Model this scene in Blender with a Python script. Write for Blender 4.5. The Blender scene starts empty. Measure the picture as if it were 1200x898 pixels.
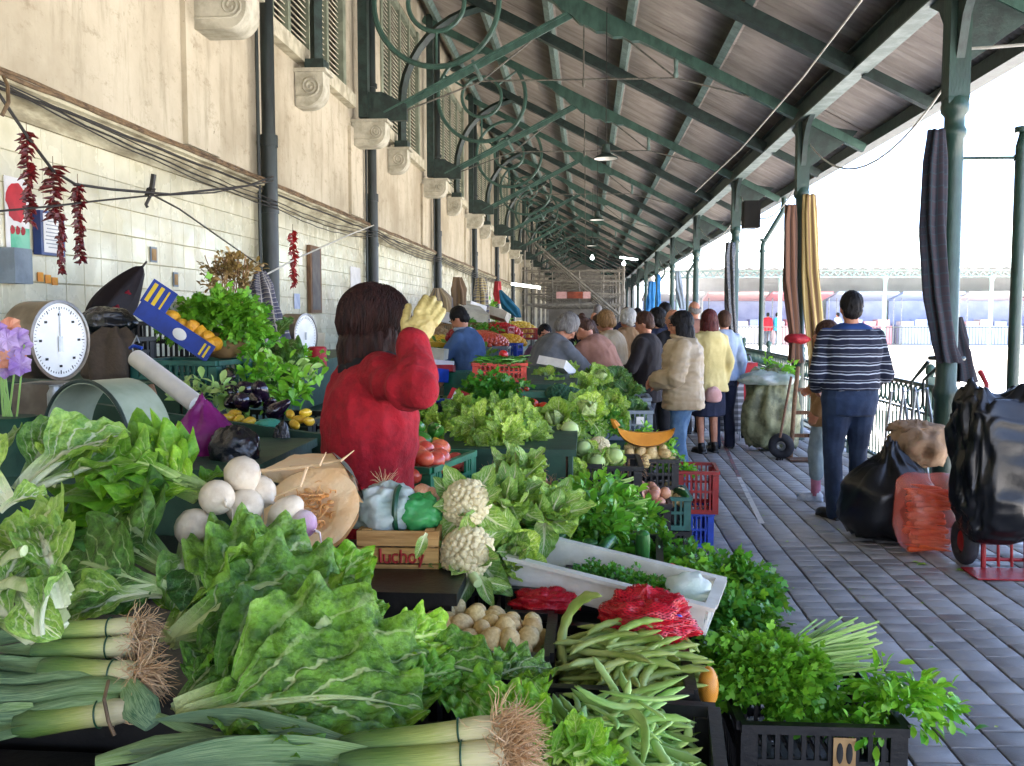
import bpy, bmesh, math, random
import numpy as np
from mathutils import Vector as V, Matrix as M4, noise as MN
R = math.radians
PI = math.pi
rnd = random.Random(7)
SC = bpy.context.scene
COL = SC.collection

# ------------------------------------------------------------------ camera
CAMH = 1.58
FPX = 1100.0                                  # focal length in pixels of a 1200 px wide picture
cam_d = bpy.data.cameras.new('camera')
cam = bpy.data.objects.new('camera', cam_d)
COL.objects.link(cam)
cam_d.sensor_width = 36.0
cam_d.lens = FPX / 1200 * 36
cam_d.clip_start = 0.05
cam_d.clip_end = 2000
cam.location = (0, 0, CAMH)
cam.rotation_euler = (R(90 - 4.16), 0, R(4.51))
SC.camera = cam
CR = cam.rotation_euler.to_matrix()


def pt(px, py, Y=None, Z=None, X=None):
 """world point seen at that place of the photograph, on a plane at depth Y, height Z or side X"""
 d = CR @ V(((px - 600) / FPX, (449 - py) / FPX, -1.0))
 if Y is not None:
  t = Y / d.y
 elif Z is not None:
  t = (Z - CAMH) / d.z
 else:
  t = X / d.x
 return V((d.x * t, d.y * t, CAMH + d.z * t))


# ------------------------------------------------------------------ world, sun, exposure
SUN_EL, SUN_AZ = R(52), R(232)                # azimuth clockwise from +Y: the sun stands behind the market wall
w = bpy.data.worlds.new('World')
SC.world = w
w.use_nodes = True
nt = w.node_tree
bg = nt.nodes['Background']
sky = nt.nodes.new('ShaderNodeTexSky')
sky.sky_type = 'NISHITA'
sky.sun_disc = False
sky.sun_elevation = SUN_EL
sky.sun_rotation = SUN_AZ
sky.air_density = 0.45
sky.dust_density = 3.0
sky.ozone_density = 1.0
nt.links.new(sky.outputs[0], bg.inputs[0])
bg.inputs[1].default_value = 0.15
sd = bpy.data.lights.new('sun', 'SUN')
sd.energy = 3.2
sd.angle = R(0.5)
sd.color = (1.0, 0.94, 0.85)
so = bpy.data.objects.new('sun', sd)
COL.objects.link(so)
sdir = V((math.sin(SUN_AZ) * math.cos(SUN_EL), math.cos(SUN_AZ) * math.cos(SUN_EL), math.sin(SUN_EL)))
so.rotation_euler = sdir.to_track_quat('Z', 'Y').to_euler()
so.location = (-20, -20, 30)
SC.view_settings.view_transform = 'Standard'
SC.view_settings.look = 'None'
SC.view_settings.exposure = 3.65
SC.view_settings.gamma = 1.0
SC.cycles.use_denoising = True
SC.cycles.denoising_prefilter = 'ACCURATE'
SC.cycles.denoising_quality = 'HIGH'
SC.cycles.use_adaptive_sampling = False
SC.cycles.use_guiding = True
SC.cycles.sample_clamp_indirect = 0.5
w.cycles.sampling_method = 'NONE'
SC.cycles.max_bounces = 8
SC.cycles.diffuse_bounces = 5
SC.cycles.glossy_bounces = 3
SC.cycles.transparent_max_bounces = 8
SC.cycles.caustics_reflective = False
SC.cycles.caustics_refractive = False


# ------------------------------------------------------------------ mesh helpers
class MB:
 def __init__(self):
  self.v, self.f, self.uv, self.mi = [], [], [], []

 def add(self, vs, fs, uvs=None, mi=0):
  o = len(self.v)
  self.v += [tuple(p) for p in vs]
  self.uv += uvs if uvs else [(0.5, 0.5)] * len(vs)
  for f in fs:
   self.f.append(tuple(i + o for i in f))
   self.mi.append(mi)
  return self

 def box(self, c, s, m=None, mi=0):
  hx, hy, hz = s[0] / 2, s[1] / 2, s[2] / 2
  vs = [V((x * hx, y * hy, z * hz)) for z in (-1, 1) for y in (-1, 1) for x in (-1, 1)]
  if m is not None:
   vs = [m @ p for p in vs]
  vs = [p + V(c) for p in vs]
  uv = [((x + 1) / 2, (y + 1) / 2) for z in (-1, 1) for y in (-1, 1) for x in (-1, 1)]
  return self.add(vs, [(0, 2, 3, 1), (4, 5, 7, 6), (0, 1, 5, 4), (2, 6, 7, 3), (0, 4, 6, 2), (1, 3, 7, 5)], uv, mi)

 def bar(self, a, b, w, h, up=(0, 0, 1), mi=0):
  a, b = V(a), V(b)
  d = b - a
  L = d.length
  y = d / L
  x = y.cross(V(up))
  if x.length < 1e-5:
   x = y.cross(V((1, 0, 0)))
  x.normalize()
  z = x.cross(y)
  m = M4((x, y, z)).transposed()
  return self.box((a + b) / 2, (w, L, h), m, mi)

 def tube(self, path, rad, n=8, cap=True, mi=0, flat=1.0, up=None, uvx=None):
  path = [V(p) for p in path]
  k = len(path)
  if not hasattr(rad, '__len__'):
   rad = [rad] * k
  vs, uvs, fs = [], [], []
  prev = V(up) if up is not None else None
  for i, p in enumerate(path):
   t = path[min(i + 1, k - 1)] - path[max(i - 1, 0)]
   if t.length < 1e-9:
    t = V((0, 0, 1))
   t.normalize()
   if prev is None:
    prev = V((0, 0, 1)) if abs(t.z) < 0.9 else V((1, 0, 0))
   a = t.cross(prev)
   if a.length < 1e-6:
    a = t.orthogonal()
   a.normalize()
   b = a.cross(t)
   prev = b
   for j in range(n):
    th = 2 * PI * j / n
    vs.append(p + a * (math.cos(th) * rad[i]) + b * (math.sin(th) * rad[i] * flat))
    uvs.append((j / n if uvx is None else uvx, i / max(1, k - 1)))
  for i in range(k - 1):
   for j in range(n):
    j2 = (j + 1) % n
    fs.append((i * n + j, i * n + j2, (i + 1) * n + j2, (i + 1) * n + j))
  if cap:
   fs.append(tuple(range(n - 1, -1, -1)))
   fs.append(tuple((k - 1) * n + j for j in range(n)))
  return self.add(vs, fs, uvs, mi)

 def ring(self, c, r, t, ax, ay, n=24, m=6, mi=0):
  """torus of radius r, wire t, in the plane of ax, ay"""
  c, ax, ay = V(c), V(ax).normalized(), V(ay).normalized()
  nz = ax.cross(ay)
  vs, fs = [], []
  for i in range(n):
   a = 2 * PI * i / n
   d = ax * math.cos(a) + ay * math.sin(a)
   for j in range(m):
    b = 2 * PI * j / m
    vs.append(c + d * (r + t * math.cos(b)) + nz * (t * math.sin(b)))
  for i in range(n):
   for j in range(m):
    i2, j2 = (i + 1) % n, (j + 1) % m
    fs.append((i * m + j, i2 * m + j, i2 * m + j2, i * m + j2))
  return self.add(vs, fs, None, mi)

 def ell(self, c, r, nu=12, nv=8, m=None, mi=0, fn=None):
  if not hasattr(r, '__len__'):
   r = (r, r, r)
  vs, uvs, fs = [], [], []
  for i in range(nv + 1):
   ph = -PI / 2 + PI * i / nv
   for j in range(nu):
    th = 2 * PI * j / nu
    p = V((math.cos(ph) * math.cos(th) * r[0], math.cos(ph) * math.sin(th) * r[1], math.sin(ph) * r[2]))
    if i in (0, nv):
     p = V((0, 0, math.sin(ph) * r[2]))
    if fn:
     p = fn(p)
    if m is not None:
     p = m @ p
    vs.append(p + V(c))
    uvs.append((j / nu, i / nv))
  for i in range(nv):
   for j in range(nu):
    j2 = (j + 1) % nu
    if i == 0:
     fs.append((j, (i + 1) * nu + j2, (i + 1) * nu + j))
    elif i == nv - 1:
     fs.append((i * nu + j, i * nu + j2, (i + 1) * nu + j))
    else:
     fs.append((i * nu + j, i * nu + j2, (i + 1) * nu + j2, (i + 1) * nu + j))
  return self.add(vs, fs, uvs, mi)

 def lathe(self, prof, n=16, c=(0, 0, 0), m=None, mi=0, cap=True):
  vs, fs, uvs = [], [], []
  k = len(prof)
  for i, (r, z) in enumerate(prof):
   for j in range(n):
    a = 2 * PI * j / n
    p = V((r * math.cos(a), r * math.sin(a), z))
    if m is not None:
     p = m @ p
    vs.append(p + V(c))
    uvs.append((j / n, i / (k - 1)))
  for i in range(k - 1):
   for j in range(n):
    j2 = (j + 1) % n
    fs.append((i * n + j, i * n + j2, (i + 1) * n + j2, (i + 1) * n + j))
  if cap:
   fs.append(tuple(range(n - 1, -1, -1)))
   fs.append(tuple((k - 1) * n + j for j in range(n)))
  return self.add(vs, fs, uvs, mi)

 def prism(self, poly, a, axis='y', w=0.1, mi=0):
  """polygon (2d list) in the plane across axis, extruded w along it from offset a"""
  def p3(u, v, t):
   return (u, t, v) if axis == 'y' else ((t, u, v) if axis == 'x' else (u, v, t))
  n = len(poly)
  vs = [p3(u, v, a) for u, v in poly] + [p3(u, v, a + w) for u, v in poly]
  fs = [tuple(range(n)), tuple(range(2 * n - 1, n - 1, -1))]
  for i in range(n):
   j = (i + 1) % n
   fs.append((i, i + n, j + n, j))
  return self.add(vs, fs, None, mi)

 def mesh(self, name, mats, angle=40):
  me = bpy.data.meshes.new(name)
  me.from_pydata(self.v, [], self.f)
  fin(me, mats, angle)
  ul = me.uv_layers.new(name='UVMap')
  n = len(me.loops)
  li = np.empty(n, dtype=np.int32)
  me.loops.foreach_get('vertex_index', li)
  ul.data.foreach_set('uv', np.asarray(self.uv, dtype=np.float32)[li].ravel())
  if any(self.mi):
   me.polygons.foreach_set('material_index', self.mi)
  return me


def fin(me, mats, angle=40):
 for m in (mats if isinstance(mats, (list, tuple)) else [mats]):
  me.materials.append(m)
 me.polygons.foreach_set('use_smooth', [True] * len(me.polygons))
 if angle is not None and angle < 180:
  me.set_sharp_from_angle(angle=R(angle))
 me.update()


def setp(o, label=None, cat=None, group=None, kind=None):
 if label:
  o['label'] = label
 if cat:
  o['category'] = cat
 if group:
  o['group'] = group
 if kind:
  o['kind'] = kind
 return o


def ob(name, me, mats=None, parent=None, loc=(0, 0, 0), rot=(0, 0, 0), mat4=None, **k):
 """links one mesh object; me is a mesh or an MB"""
 if isinstance(me, MB):
  me = me.mesh(name, mats, k.pop('angle', 40))
 o = bpy.data.objects.new(name, me)
 COL.objects.link(o)
 if parent is not None:
  o.parent = parent
 if mat4 is not None:
  o.matrix_basis = mat4
 else:
  o.location = loc
  o.rotation_euler = rot
 return setp(o, **k)


def thing(name, label, cat, loc=(0, 0, 0), rotz=0.0, group=None, rot=None):
 o = bpy.data.objects.new(name, None)
 o.empty_display_size = 0.1
 COL.objects.link(o)
 o.location = loc
 o.rotation_euler = rot if rot else (0, 0, rotz)
 return setp(o, label, cat, group)


def struct(name, me, mats=None, **k):
 return ob(name, me, mats, kind='structure', **k)


def copy_tree(o, parent=None):
 c = o.copy()
 COL.objects.link(c)
 c.parent = parent
 for ch in o.children:
  copy_tree(ch, c)
 return c


def dup(o, loc, rotz=0.0, label=None, rot=None):
 c = copy_tree(o)
 c.location = loc
 c.rotation_euler = rot if rot else (0, 0, rotz)
 if label:
  c['label'] = label
 return c


def frame(d, n, base=(0, 0, 0), s=1.0):
 """matrix whose Y runs along d and whose Z is near n"""
 y = V(d).normalized()
 z = V(n) - y * V(n).dot(y)
 if z.length < 1e-5:
  z = y.orthogonal()
 z.normalize()
 x = y.cross(z)
 m = M4((x, y, z)).transposed().to_4x4()
 m = m @ M4.Scale(s, 4)
 m.translation = V(base)
 return m


def rot3(ax, ay, az):
 return (M4.Rotation(az, 3, 'Z') @ M4.Rotation(ay, 3, 'Y') @ M4.Rotation(ax, 3, 'X'))


def scatter(name, tv, tf, mats3, pos, mat, col=None, uvt=None, angle=180):
 """one mesh of many small copies of a template; uv.x is a random tint per copy, uv.y the template's own"""
 tv = np.asarray(tv, float)
 N, k = len(pos), len(tv)
 vs = (np.einsum('nij,kj->nki', np.asarray(mats3), tv) + np.asarray(pos)[:, None, :]).reshape(-1, 3)
 fl = [len(f) for f in tf]
 flat = np.array([i for f in tf for i in f])
 idx = (np.arange(N)[:, None] * k + flat[None, :]).ravel()
 me = bpy.data.meshes.new(name)
 me.vertices.add(N * k)
 me.vertices.foreach_set('co', vs.ravel())
 me.loops.add(len(idx))
 me.loops.foreach_set('vertex_index', idx.astype(np.int32))
 tot = np.tile(np.array(fl), N)
 me.polygons.add(len(tot))
 me.polygons.foreach_set('loop_start', np.concatenate([[0], np.cumsum(tot)[:-1]]).astype(np.int32))
 me.polygons.foreach_set('loop_total', tot.astype(np.int32))
 me.update(calc_edges=True)
 me.validate()
 ul = me.uv_layers.new(name='UVMap')
 uv = np.zeros((N, k, 2), np.float32)
 uv[:, :, 0] = (np.asarray(col) if col is not None else np.random.RandomState(3).rand(N))[:, None]
 uv[:, :, 1] = (np.asarray(uvt) if uvt is not None else np.linspace(0, 1, k))[None, :]
 ul.data.foreach_set('uv', uv.reshape(-1, 2)[idx].ravel())
 fin(me, mat, angle)
 return me


def rot_mats(dirs, roll, scale=None):
 """(N,3,3) matrices whose Y column follows dirs, rolled at random, scaled"""
 d = np.asarray(dirs, float)
 d /= np.linalg.norm(d, axis=1, keepdims=True) + 1e-9
 ref = np.where(np.abs(d[:, 2:3]) < 0.95, np.array([[0, 0, 1.0]]), np.array([[1.0, 0, 0]]))
 x = np.cross(d, ref)
 x /= np.linalg.norm(x, axis=1, keepdims=True) + 1e-9
 z = np.cross(x, d)
 c, s = np.cos(roll)[:, None], np.sin(roll)[:, None]
 x2, z2 = x * c + z * s, -x * s + z * c
 m = np.stack([x2, d, z2], axis=2)
 if scale is not None:
  m = m * np.asarray(scale)[:, None, None]
 return m


# ------------------------------------------------------------------ materials
def lin(h):
 h = h.lstrip('#')
 c = [int(h[i:i + 2], 16) / 255 for i in (0, 2, 4)]
 return tuple((x / 12.92 if x <= 0.04045 else ((x + 0.055) / 1.055) ** 2.4) for x in c) + (1.0,)


def _new(name):
 m = bpy.data.materials.new(name)
 m.use_nodes = True
 t = m.node_tree
 return m, t, t.nodes['Principled BSDF'], t.nodes['Material Output']


def N(t, typ, **k):
 n = t.nodes.new(typ)
 for a, b in k.items():
  setattr(n, a, b)
 return n


def mth(t, op, a, b=None, clamp=False):
 n = N(t, 'ShaderNodeMath', operation=op, use_clamp=clamp)
 for i, x in enumerate((a, b)):
  if x is None:
   continue
  if isinstance(x, (int, float)):
   n.inputs[i].default_value = x
  else:
   t.links.new(x, n.inputs[i])
 return n.outputs[0]


def smooth(t, x, a, b, lo=0.0, hi=1.0):
 n = N(t, 'ShaderNodeMapRange', interpolation_type='SMOOTHSTEP')
 t.links.new(x, n.inputs[0])
 for i, q in enumerate((a, b, lo, hi)):
  n.inputs[i + 1].default_value = q
 return n.outputs[0]


def mixc(t, f, a, b, blend='MIX'):
 n = N(t, 'ShaderNodeMix', data_type='RGBA', blend_type=blend)
 if isinstance(f, (int, float)):
  n.inputs[0].default_value = f
 else:
  t.links.new(f, n.inputs[0])
 for i, x in ((6, a), (7, b)):
  if isinstance(x, (tuple, list)):
   n.inputs[i].default_value = x
  else:
   t.links.new(x, n.inputs[i])
 return n.outputs[2]


def noise_n(t, co, scale, detail=4, rough=0.55, vec_scale=None):
 n = N(t, 'ShaderNodeTexNoise')
 n.inputs['Scale'].default_value = scale
 n.inputs['Detail'].default_value = detail
 n.inputs['Roughness'].default_value = rough
 if vec_scale:
  mp = N(t, 'ShaderNodeMapping')
  mp.inputs['Scale'].default_value = vec_scale
  t.links.new(co, mp.inputs[0])
  co = mp.outputs[0]
 t.links.new(co, n.inputs['Vector'])
 return n.outputs['Fac']


def pm(name, c1, c2=None, scale=6, rough=0.6, bump=0.0, bscale=40, metal=0.0, var=0.0, lo=0.35, hi=0.65, stretch=None,
  trans=0.0, spec=0.5, coat=0.0, alpha=None, sss=0.0, detail=4):
 """the common procedural material: two colours over noise, noise relief, a random tint per object"""
 m, t, p, out = _new(name)
 tc = N(t, 'ShaderNodeTexCoord')
 co = tc.outputs['Object']
 c1 = lin(c1) if isinstance(c1, str) else c1
 c2 = c1 if c2 is None else (lin(c2) if isinstance(c2, str) else c2)
 f = smooth(t, noise_n(t, co, scale, detail, 0.6, stretch), lo, hi)
 col = mixc(t, f, c1, c2)
 if var:
  oi = N(t, 'ShaderNodeObjectInfo')
  hs = N(t, 'ShaderNodeHueSaturation')
  t.links.new(mth(t, 'ADD', mth(t, 'MULTIPLY', oi.outputs['Random'], 2 * var), 1 - var), hs.inputs['Value'])
  t.links.new(mth(t, 'ADD', mth(t, 'MULTIPLY', oi.outputs['Random'], 0.12 * var), 0.5 - 0.06 * var), hs.inputs['Hue'])
  t.links.new(col, hs.inputs['Color'])
  col = hs.outputs[0]
 t.links.new(col, p.inputs['Base Color'])
 p.inputs['Roughness'].default_value = rough
 p.inputs['Metallic'].default_value = metal
 p.inputs['Specular IOR Level'].default_value = spec
 p.inputs['Coat Weight'].default_value = coat
 if alpha is not None:
  p.inputs['Alpha'].default_value = alpha
 if sss:
  p.inputs['Subsurface Weight'].default_value = sss
  p.inputs['Subsurface Radius'].default_value = (0.02, 0.01, 0.006)
  p.inputs['Subsurface Scale'].default_value = 1.0
 if bump:
  b = N(t, 'ShaderNodeBump')
  b.inputs['Strength'].default_value = bump
  b.inputs['Distance'].default_value = 0.01
  t.links.new(noise_n(t, co, bscale, 5, 0.6, stretch), b.inputs['Height'])
  t.links.new(b.outputs[0], p.inputs['Normal'])
 if trans:
  tr = N(t, 'ShaderNodeBsdfTranslucent')
  t.links.new(col, tr.inputs[0])
  mx = N(t, 'ShaderNodeMixShader')
  mx.inputs[0].default_value = trans
  t.links.new(p.outputs[0], mx.inputs[1])
  t.links.new(tr.outputs[0], mx.inputs[2])
  t.links.new(mx.outputs[0], out.inputs[0])
 return m


def leaf_mat(name, dark, light, vein, nveins=7, slope=0.45, midw=0.10, sidew=0.13, base=0.25, trans=0.25, rough=0.42, net=0.25, bump=0.5,
    tip=None):
 """leaf: uv.x across, uv.y from stalk to tip; pale midrib, side veins and a fine vein net"""
 m, t, p, out = _new(name)
 uv = N(t, 'ShaderNodeUVMap')
 sx = N(t, 'ShaderNodeSeparateXYZ')
 t.links.new(uv.outputs[0], sx.inputs[0])
 x, y = sx.outputs[0], sx.outputs[1]
 tc = N(t, 'ShaderNodeTexCoord')
 co = tc.outputs['Object']
 oi = N(t, 'ShaderNodeObjectInfo')
 a = mth(t, 'MULTIPLY', mth(t, 'ABSOLUTE', mth(t, 'SUBTRACT', x, 0.5)), 2.0)
 wob = mth(t, 'MULTIPLY', mth(t, 'SUBTRACT', noise_n(t, co, 12, 2), 0.5), 0.16)
 mid = mth(t, 'SUBTRACT', 1.0, smooth(t, mth(t, 'DIVIDE', a, mth(t, 'SUBTRACT', 1.15, y)), midw * 0.45, midw))
 ph = mth(t, 'MULTIPLY', mth(t, 'ADD', mth(t, 'SUBTRACT', y, mth(t, 'MULTIPLY', a, slope)), wob), nveins)
 fr = mth(t, 'ABSOLUTE', mth(t, 'SUBTRACT', mth(t, 'FRACT', ph), 0.5))
 side = mth(t, 'MULTIPLY', mth(t, 'SUBTRACT', 1.0, smooth(t, fr, sidew * 0.3, sidew)), smooth(t, a, 1.0, 0.3, 0.15, 1.0))
 vo = N(t, 'ShaderNodeTexVoronoi', feature='DISTANCE_TO_EDGE')
 vo.inputs['Scale'].default_value = 26
 t.links.new(co, vo.inputs['Vector'])
 netm = mth(t, 'SUBTRACT', 1.0, smooth(t, vo.outputs['Distance'], 0.02, 0.12))
 veins = mth(t, 'MAXIMUM', mid, mth(t, 'MAXIMUM', mth(t, 'MULTIPLY', side, 0.75), mth(t, 'MULTIPLY', netm, net)), True)
 n1 = smooth(t, noise_n(t, co, 11, 7, 0.7), 0.34, 0.66)
 col = mixc(t, n1, lin(dark), lin(light))
 if tip:
  col = mixc(t, smooth(t, y, 0.55, 1.0, 0, 0.8), col, lin(tip))
 col = mixc(t, veins, col, lin(vein))
 if base:
  col = mixc(t, smooth(t, y, base, 0.0), col, lin(vein))
 hs = N(t, 'ShaderNodeHueSaturation')
 t.links.new(col, hs.inputs['Color'])
 t.links.new(mth(t, 'ADD', mth(t, 'MULTIPLY', oi.outputs['Random'], 0.75), 0.66), hs.inputs['Value'])
 t.links.new(mth(t, 'ADD', mth(t, 'MULTIPLY', oi.outputs['Random'], -0.035), 0.503), hs.inputs['Hue'])
 col = hs.outputs[0]
 t.links.new(col, p.inputs['Base Color'])
 p.inputs['Roughness'].default_value = rough
 p.inputs['Specular IOR Level'].default_value = .65
 h = mth(t, 'ADD', mth(t, 'MULTIPLY', veins, -0.35), mth(t, 'ADD', mth(t, 'MULTIPLY', smooth(t, vo.outputs['Distance'], 0.0, 0.5), 0.22), mth(t, 'MULTIPLY', noise_n(t, co, 18, 6, .65), 1.5)))
 b = N(t, 'ShaderNodeBump')
 b.inputs['Strength'].default_value = bump
 b.inputs['Distance'].default_value = 0.011
 t.links.new(h, b.inputs['Height'])
 t.links.new(b.outputs[0], p.inputs['Normal'])
 tr = N(t, 'ShaderNodeBsdfTranslucent')
 t.links.new(mixc(t, 0.4, col, lin('#b8d92a')), tr.inputs[0])
 mx = N(t, 'ShaderNodeMixShader')
 mx.inputs[0].default_value = trans
 t.links.new(p.outputs[0], mx.inputs[1])
 t.links.new(tr.outputs[0], mx.inputs[2])
 t.links.new(mx.outputs[0], out.inputs[0])
 return m


def herb_mat(name, dark, light, pale=None, trans=0.25, rough=0.45):
 """many small leaves in one mesh: uv.x a tint per leaf, uv.y along it"""
 m, t, p, out = _new(name)
 uv = N(t, 'ShaderNodeUVMap')
 sx = N(t, 'ShaderNodeSeparateXYZ')
 t.links.new(uv.outputs[0], sx.inputs[0])
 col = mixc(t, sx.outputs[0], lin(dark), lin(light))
 if pale:
  col = mixc(t, smooth(t, sx.outputs[1], 0.35, 0.0), col, lin(pale))
 t.links.new(col, p.inputs['Base Color'])
 p.inputs['Roughness'].default_value = rough
 tr = N(t, 'ShaderNodeBsdfTranslucent')
 t.links.new(mixc(t, 0.4, col, lin('#b0d830')), tr.inputs[0])
 mx = N(t, 'ShaderNodeMixShader')
 mx.inputs[0].default_value = trans
 t.links.new(p.outputs[0], mx.inputs[1])
 t.links.new(tr.outputs[0], mx.inputs[2])
 t.links.new(mx.outputs[0], out.inputs[0])
 return m


def grad_mat(name, stops, rough=0.5, bump=0.0, streak=0.0, axis=1):
 """colour runs along uv.y (axis 1) or uv.x through stops [(pos, hex)], with streaks along it"""
 m, t, p, out = _new(name)
 uv = N(t, 'ShaderNodeUVMap')
 sx = N(t, 'ShaderNodeSeparateXYZ')
 t.links.new(uv.outputs[0], sx.inputs[0])
 rp = N(t, 'ShaderNodeValToRGB')
 e = rp.color_ramp.elements
 e[0].position, e[0].color = stops[0][0], lin(stops[0][1])
 e[1].position, e[1].color = stops[-1][0], lin(stops[-1][1])
 for pos, c in stops[1:-1]:
  q = e.new(pos)
  q.color = lin(c)
 mp = N(t, 'ShaderNodeMapping')
 mp.inputs['Scale'].default_value = (14, 1.2, 1)
 t.links.new(uv.outputs[0], mp.inputs[0])
 nz = noise_n(t, mp.outputs[0], 5, 4)
 t.links.new(mth(t, 'ADD', sx.outputs[axis], mth(t, 'MULTIPLY', mth(t, 'SUBTRACT', nz, 0.5), 0.25 + streak)), rp.inputs[0])
 col = rp.outputs[0]
 oi = N(t, 'ShaderNodeObjectInfo')
 hs = N(t, 'ShaderNodeHueSaturation')
 t.links.new(col, hs.inputs['Color'])
 t.links.new(mth(t, 'ADD', mth(t, 'MULTIPLY', oi.outputs['Random'], 0.35), 0.82), hs.inputs['Value'])
 col = hs.outputs[0]
 if streak > .2:
  mp2 = N(t, 'ShaderNodeMapping')
  mp2.inputs['Scale'].default_value = (9, .5, 1)
  t.links.new(uv.outputs[0], mp2.inputs[0])
  col = mixc(t, smooth(t, noise_n(t, mp2.outputs[0], 8, 5, .7), .35, .65, 0, .75), col, lin('#9fb98a'))
 t.links.new(col, p.inputs['Base Color'])
 p.inputs['Roughness'].default_value = rough
 if bump:
  b = N(t, 'ShaderNodeBump')
  b.inputs['Strength'].default_value = bump
  b.inputs['Distance'].default_value = 0.004
  t.links.new(nz, b.inputs['Height'])
  t.links.new(b.outputs[0], p.inputs['Normal'])
 return m


def weave_mat(name, base, stripes, axis='X', period=0.1, rough=0.85):
 """cloth with stripes across one object axis: stripes [(from, to, hex)] as shares of a period"""
 m, t, p, out = _new(name)
 tc = N(t, 'ShaderNodeTexCoord')
 sx = N(t, 'ShaderNodeSeparateXYZ')
 t.links.new(tc.outputs['Object' if len(axis) == 1 else 'UV'], sx.inputs[0])
 fr = mth(t, 'FRACT', mth(t, 'DIVIDE', sx.outputs['XYZ'.index(axis[-1])], period))
 nz = noise_n(t, tc.outputs['Object'], 60, 3)
 col = mixc(t, mth(t, 'MULTIPLY', nz, 0.5), lin(base), tuple(c * 0.55 for c in lin(base)[:3]) + (1,))
 for a, b, h in stripes:
  msk = mth(t, 'MULTIPLY', mth(t, 'GREATER_THAN', fr, a), mth(t, 'LESS_THAN', fr, b))
  col = mixc(t, msk, col, lin(h))
 t.links.new(col, p.inputs['Base Color'])
 p.inputs['Roughness'].default_value = rough
 bp = N(t, 'ShaderNodeBump')
 bp.inputs['Strength'].default_value = 0.25
 bp.inputs['Distance'].default_value = 0.004
 t.links.new(nz, bp.inputs['Height'])
 t.links.new(bp.outputs[0], p.inputs['Normal'])
 return m


def plaid_mat(name, base, c1, c2, pu=0.12, pv=0.12, coord='UV'):
 m, t, p, out = _new(name)
 tc = N(t, 'ShaderNodeTexCoord')
 sx = N(t, 'ShaderNodeSeparateXYZ')
 t.links.new(tc.outputs[coord], sx.inputs[0])
 a = mth(t, 'FRACT', mth(t, 'DIVIDE', sx.outputs[0], pu))
 b = mth(t, 'FRACT', mth(t, 'DIVIDE', sx.outputs[1 if coord == 'UV' else 2], pv))
 col = mixc(t, mth(t, 'MULTIPLY', mth(t, 'LESS_THAN', a, 0.45), 0.6), lin(base), lin(c1))
 col = mixc(t, mth(t, 'MULTIPLY', mth(t, 'LESS_THAN', b, 0.45), 0.6), col, lin(c1))
 col = mixc(t, mth(t, 'MULTIPLY', mth(t, 'GREATER_THAN', mth(t, 'MAXIMUM', a, b), 0.88), 0.8), col, lin(c2))
 t.links.new(col, p.inputs['Base Color'])
 p.inputs['Roughness'].default_value = 0.85
 return m


# building
def plaster_mat(name='plaster'):
 m, t, p, out = _new(name)
 tc = N(t, 'ShaderNodeTexCoord')
 co = tc.outputs['Object']
 big = smooth(t, noise_n(t, co, 0.8, 6, 0.6), 0.32, 0.7)
 col = mixc(t, big, lin('#c1b8a2'), lin('#9d927b'))
 drip = smooth(t, noise_n(t, co, 3.0, 7, 0.7, (1, 2.0, 0.35)), 0.48, 0.72, 0, 0.8)
 col = mixc(t, drip, col, lin('#938a74'))
 scr = smooth(t, noise_n(t, co, 5.0, 8, 0.8, (1, 0.8, 1.5)), 0.52, 0.68, 0, 0.55)
 col = mixc(t, scr, col, lin('#7d7158'))
 spots = smooth(t, noise_n(t, co, 20, 5, 0.75, (1, 1, 0.6)), 0.64, 0.72, 0, 0.85)
 col = mixc(t, spots, col, lin('#4f4738'))
 t.links.new(col, p.inputs['Base Color'])
 p.inputs['Roughness'].default_value = 0.9
 b = N(t, 'ShaderNodeBump')
 b.inputs['Strength'].default_value = 0.5
 b.inputs['Distance'].default_value = 0.012
 t.links.new(noise_n(t, co, 9, 8, 0.65), b.inputs['Height'])
 t.links.new(b.outputs[0], p.inputs['Normal'])
 return m


mat_plaster = plaster_mat()
mat_stone = pm('carved_stone', '#c2beac', '#9c9886', 7, 0.85, 0.4, 50, lo=0.3, hi=0.7)
mat_cornice = pm('cornice_stone', '#bdb698', '#857c62', 4, 0.85, 0.5, 30, stretch=(1, 0.6, 2))
def tile_mat():
 m, t, p, out = _new('cream_tile')
 ge, oi = N(t, 'ShaderNodeNewGeometry'), N(t, 'ShaderNodeObjectInfo')
 co = ge.outputs['Position']
 col = mixc(t, smooth(t, noise_n(t, co, 2.2, 6, .65), .35, .7), lin('#d6d0b4'), lin('#bfb896'))
 col = mixc(t, smooth(t, noise_n(t, co, 3.5, 6, .7, (1, 1, .3)), .56, .75, 0, .45), col, lin('#8f8768'))
 col = mixc(t, smooth(t, noise_n(t, co, 26, 4, .7), .68, .76, 0, .6), col, lin('#6d654e'))
 hs = N(t, 'ShaderNodeHueSaturation')
 t.links.new(col, hs.inputs['Color'])
 t.links.new(mth(t, 'ADD', mth(t, 'MULTIPLY', oi.outputs['Random'], .12), .93), hs.inputs['Value'])
 t.links.new(hs.outputs[0], p.inputs['Base Color'])
 t.links.new(smooth(t, noise_n(t, co, 3, 4), .3, .7, .14, .4), p.inputs['Roughness'])
 return m


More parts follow.
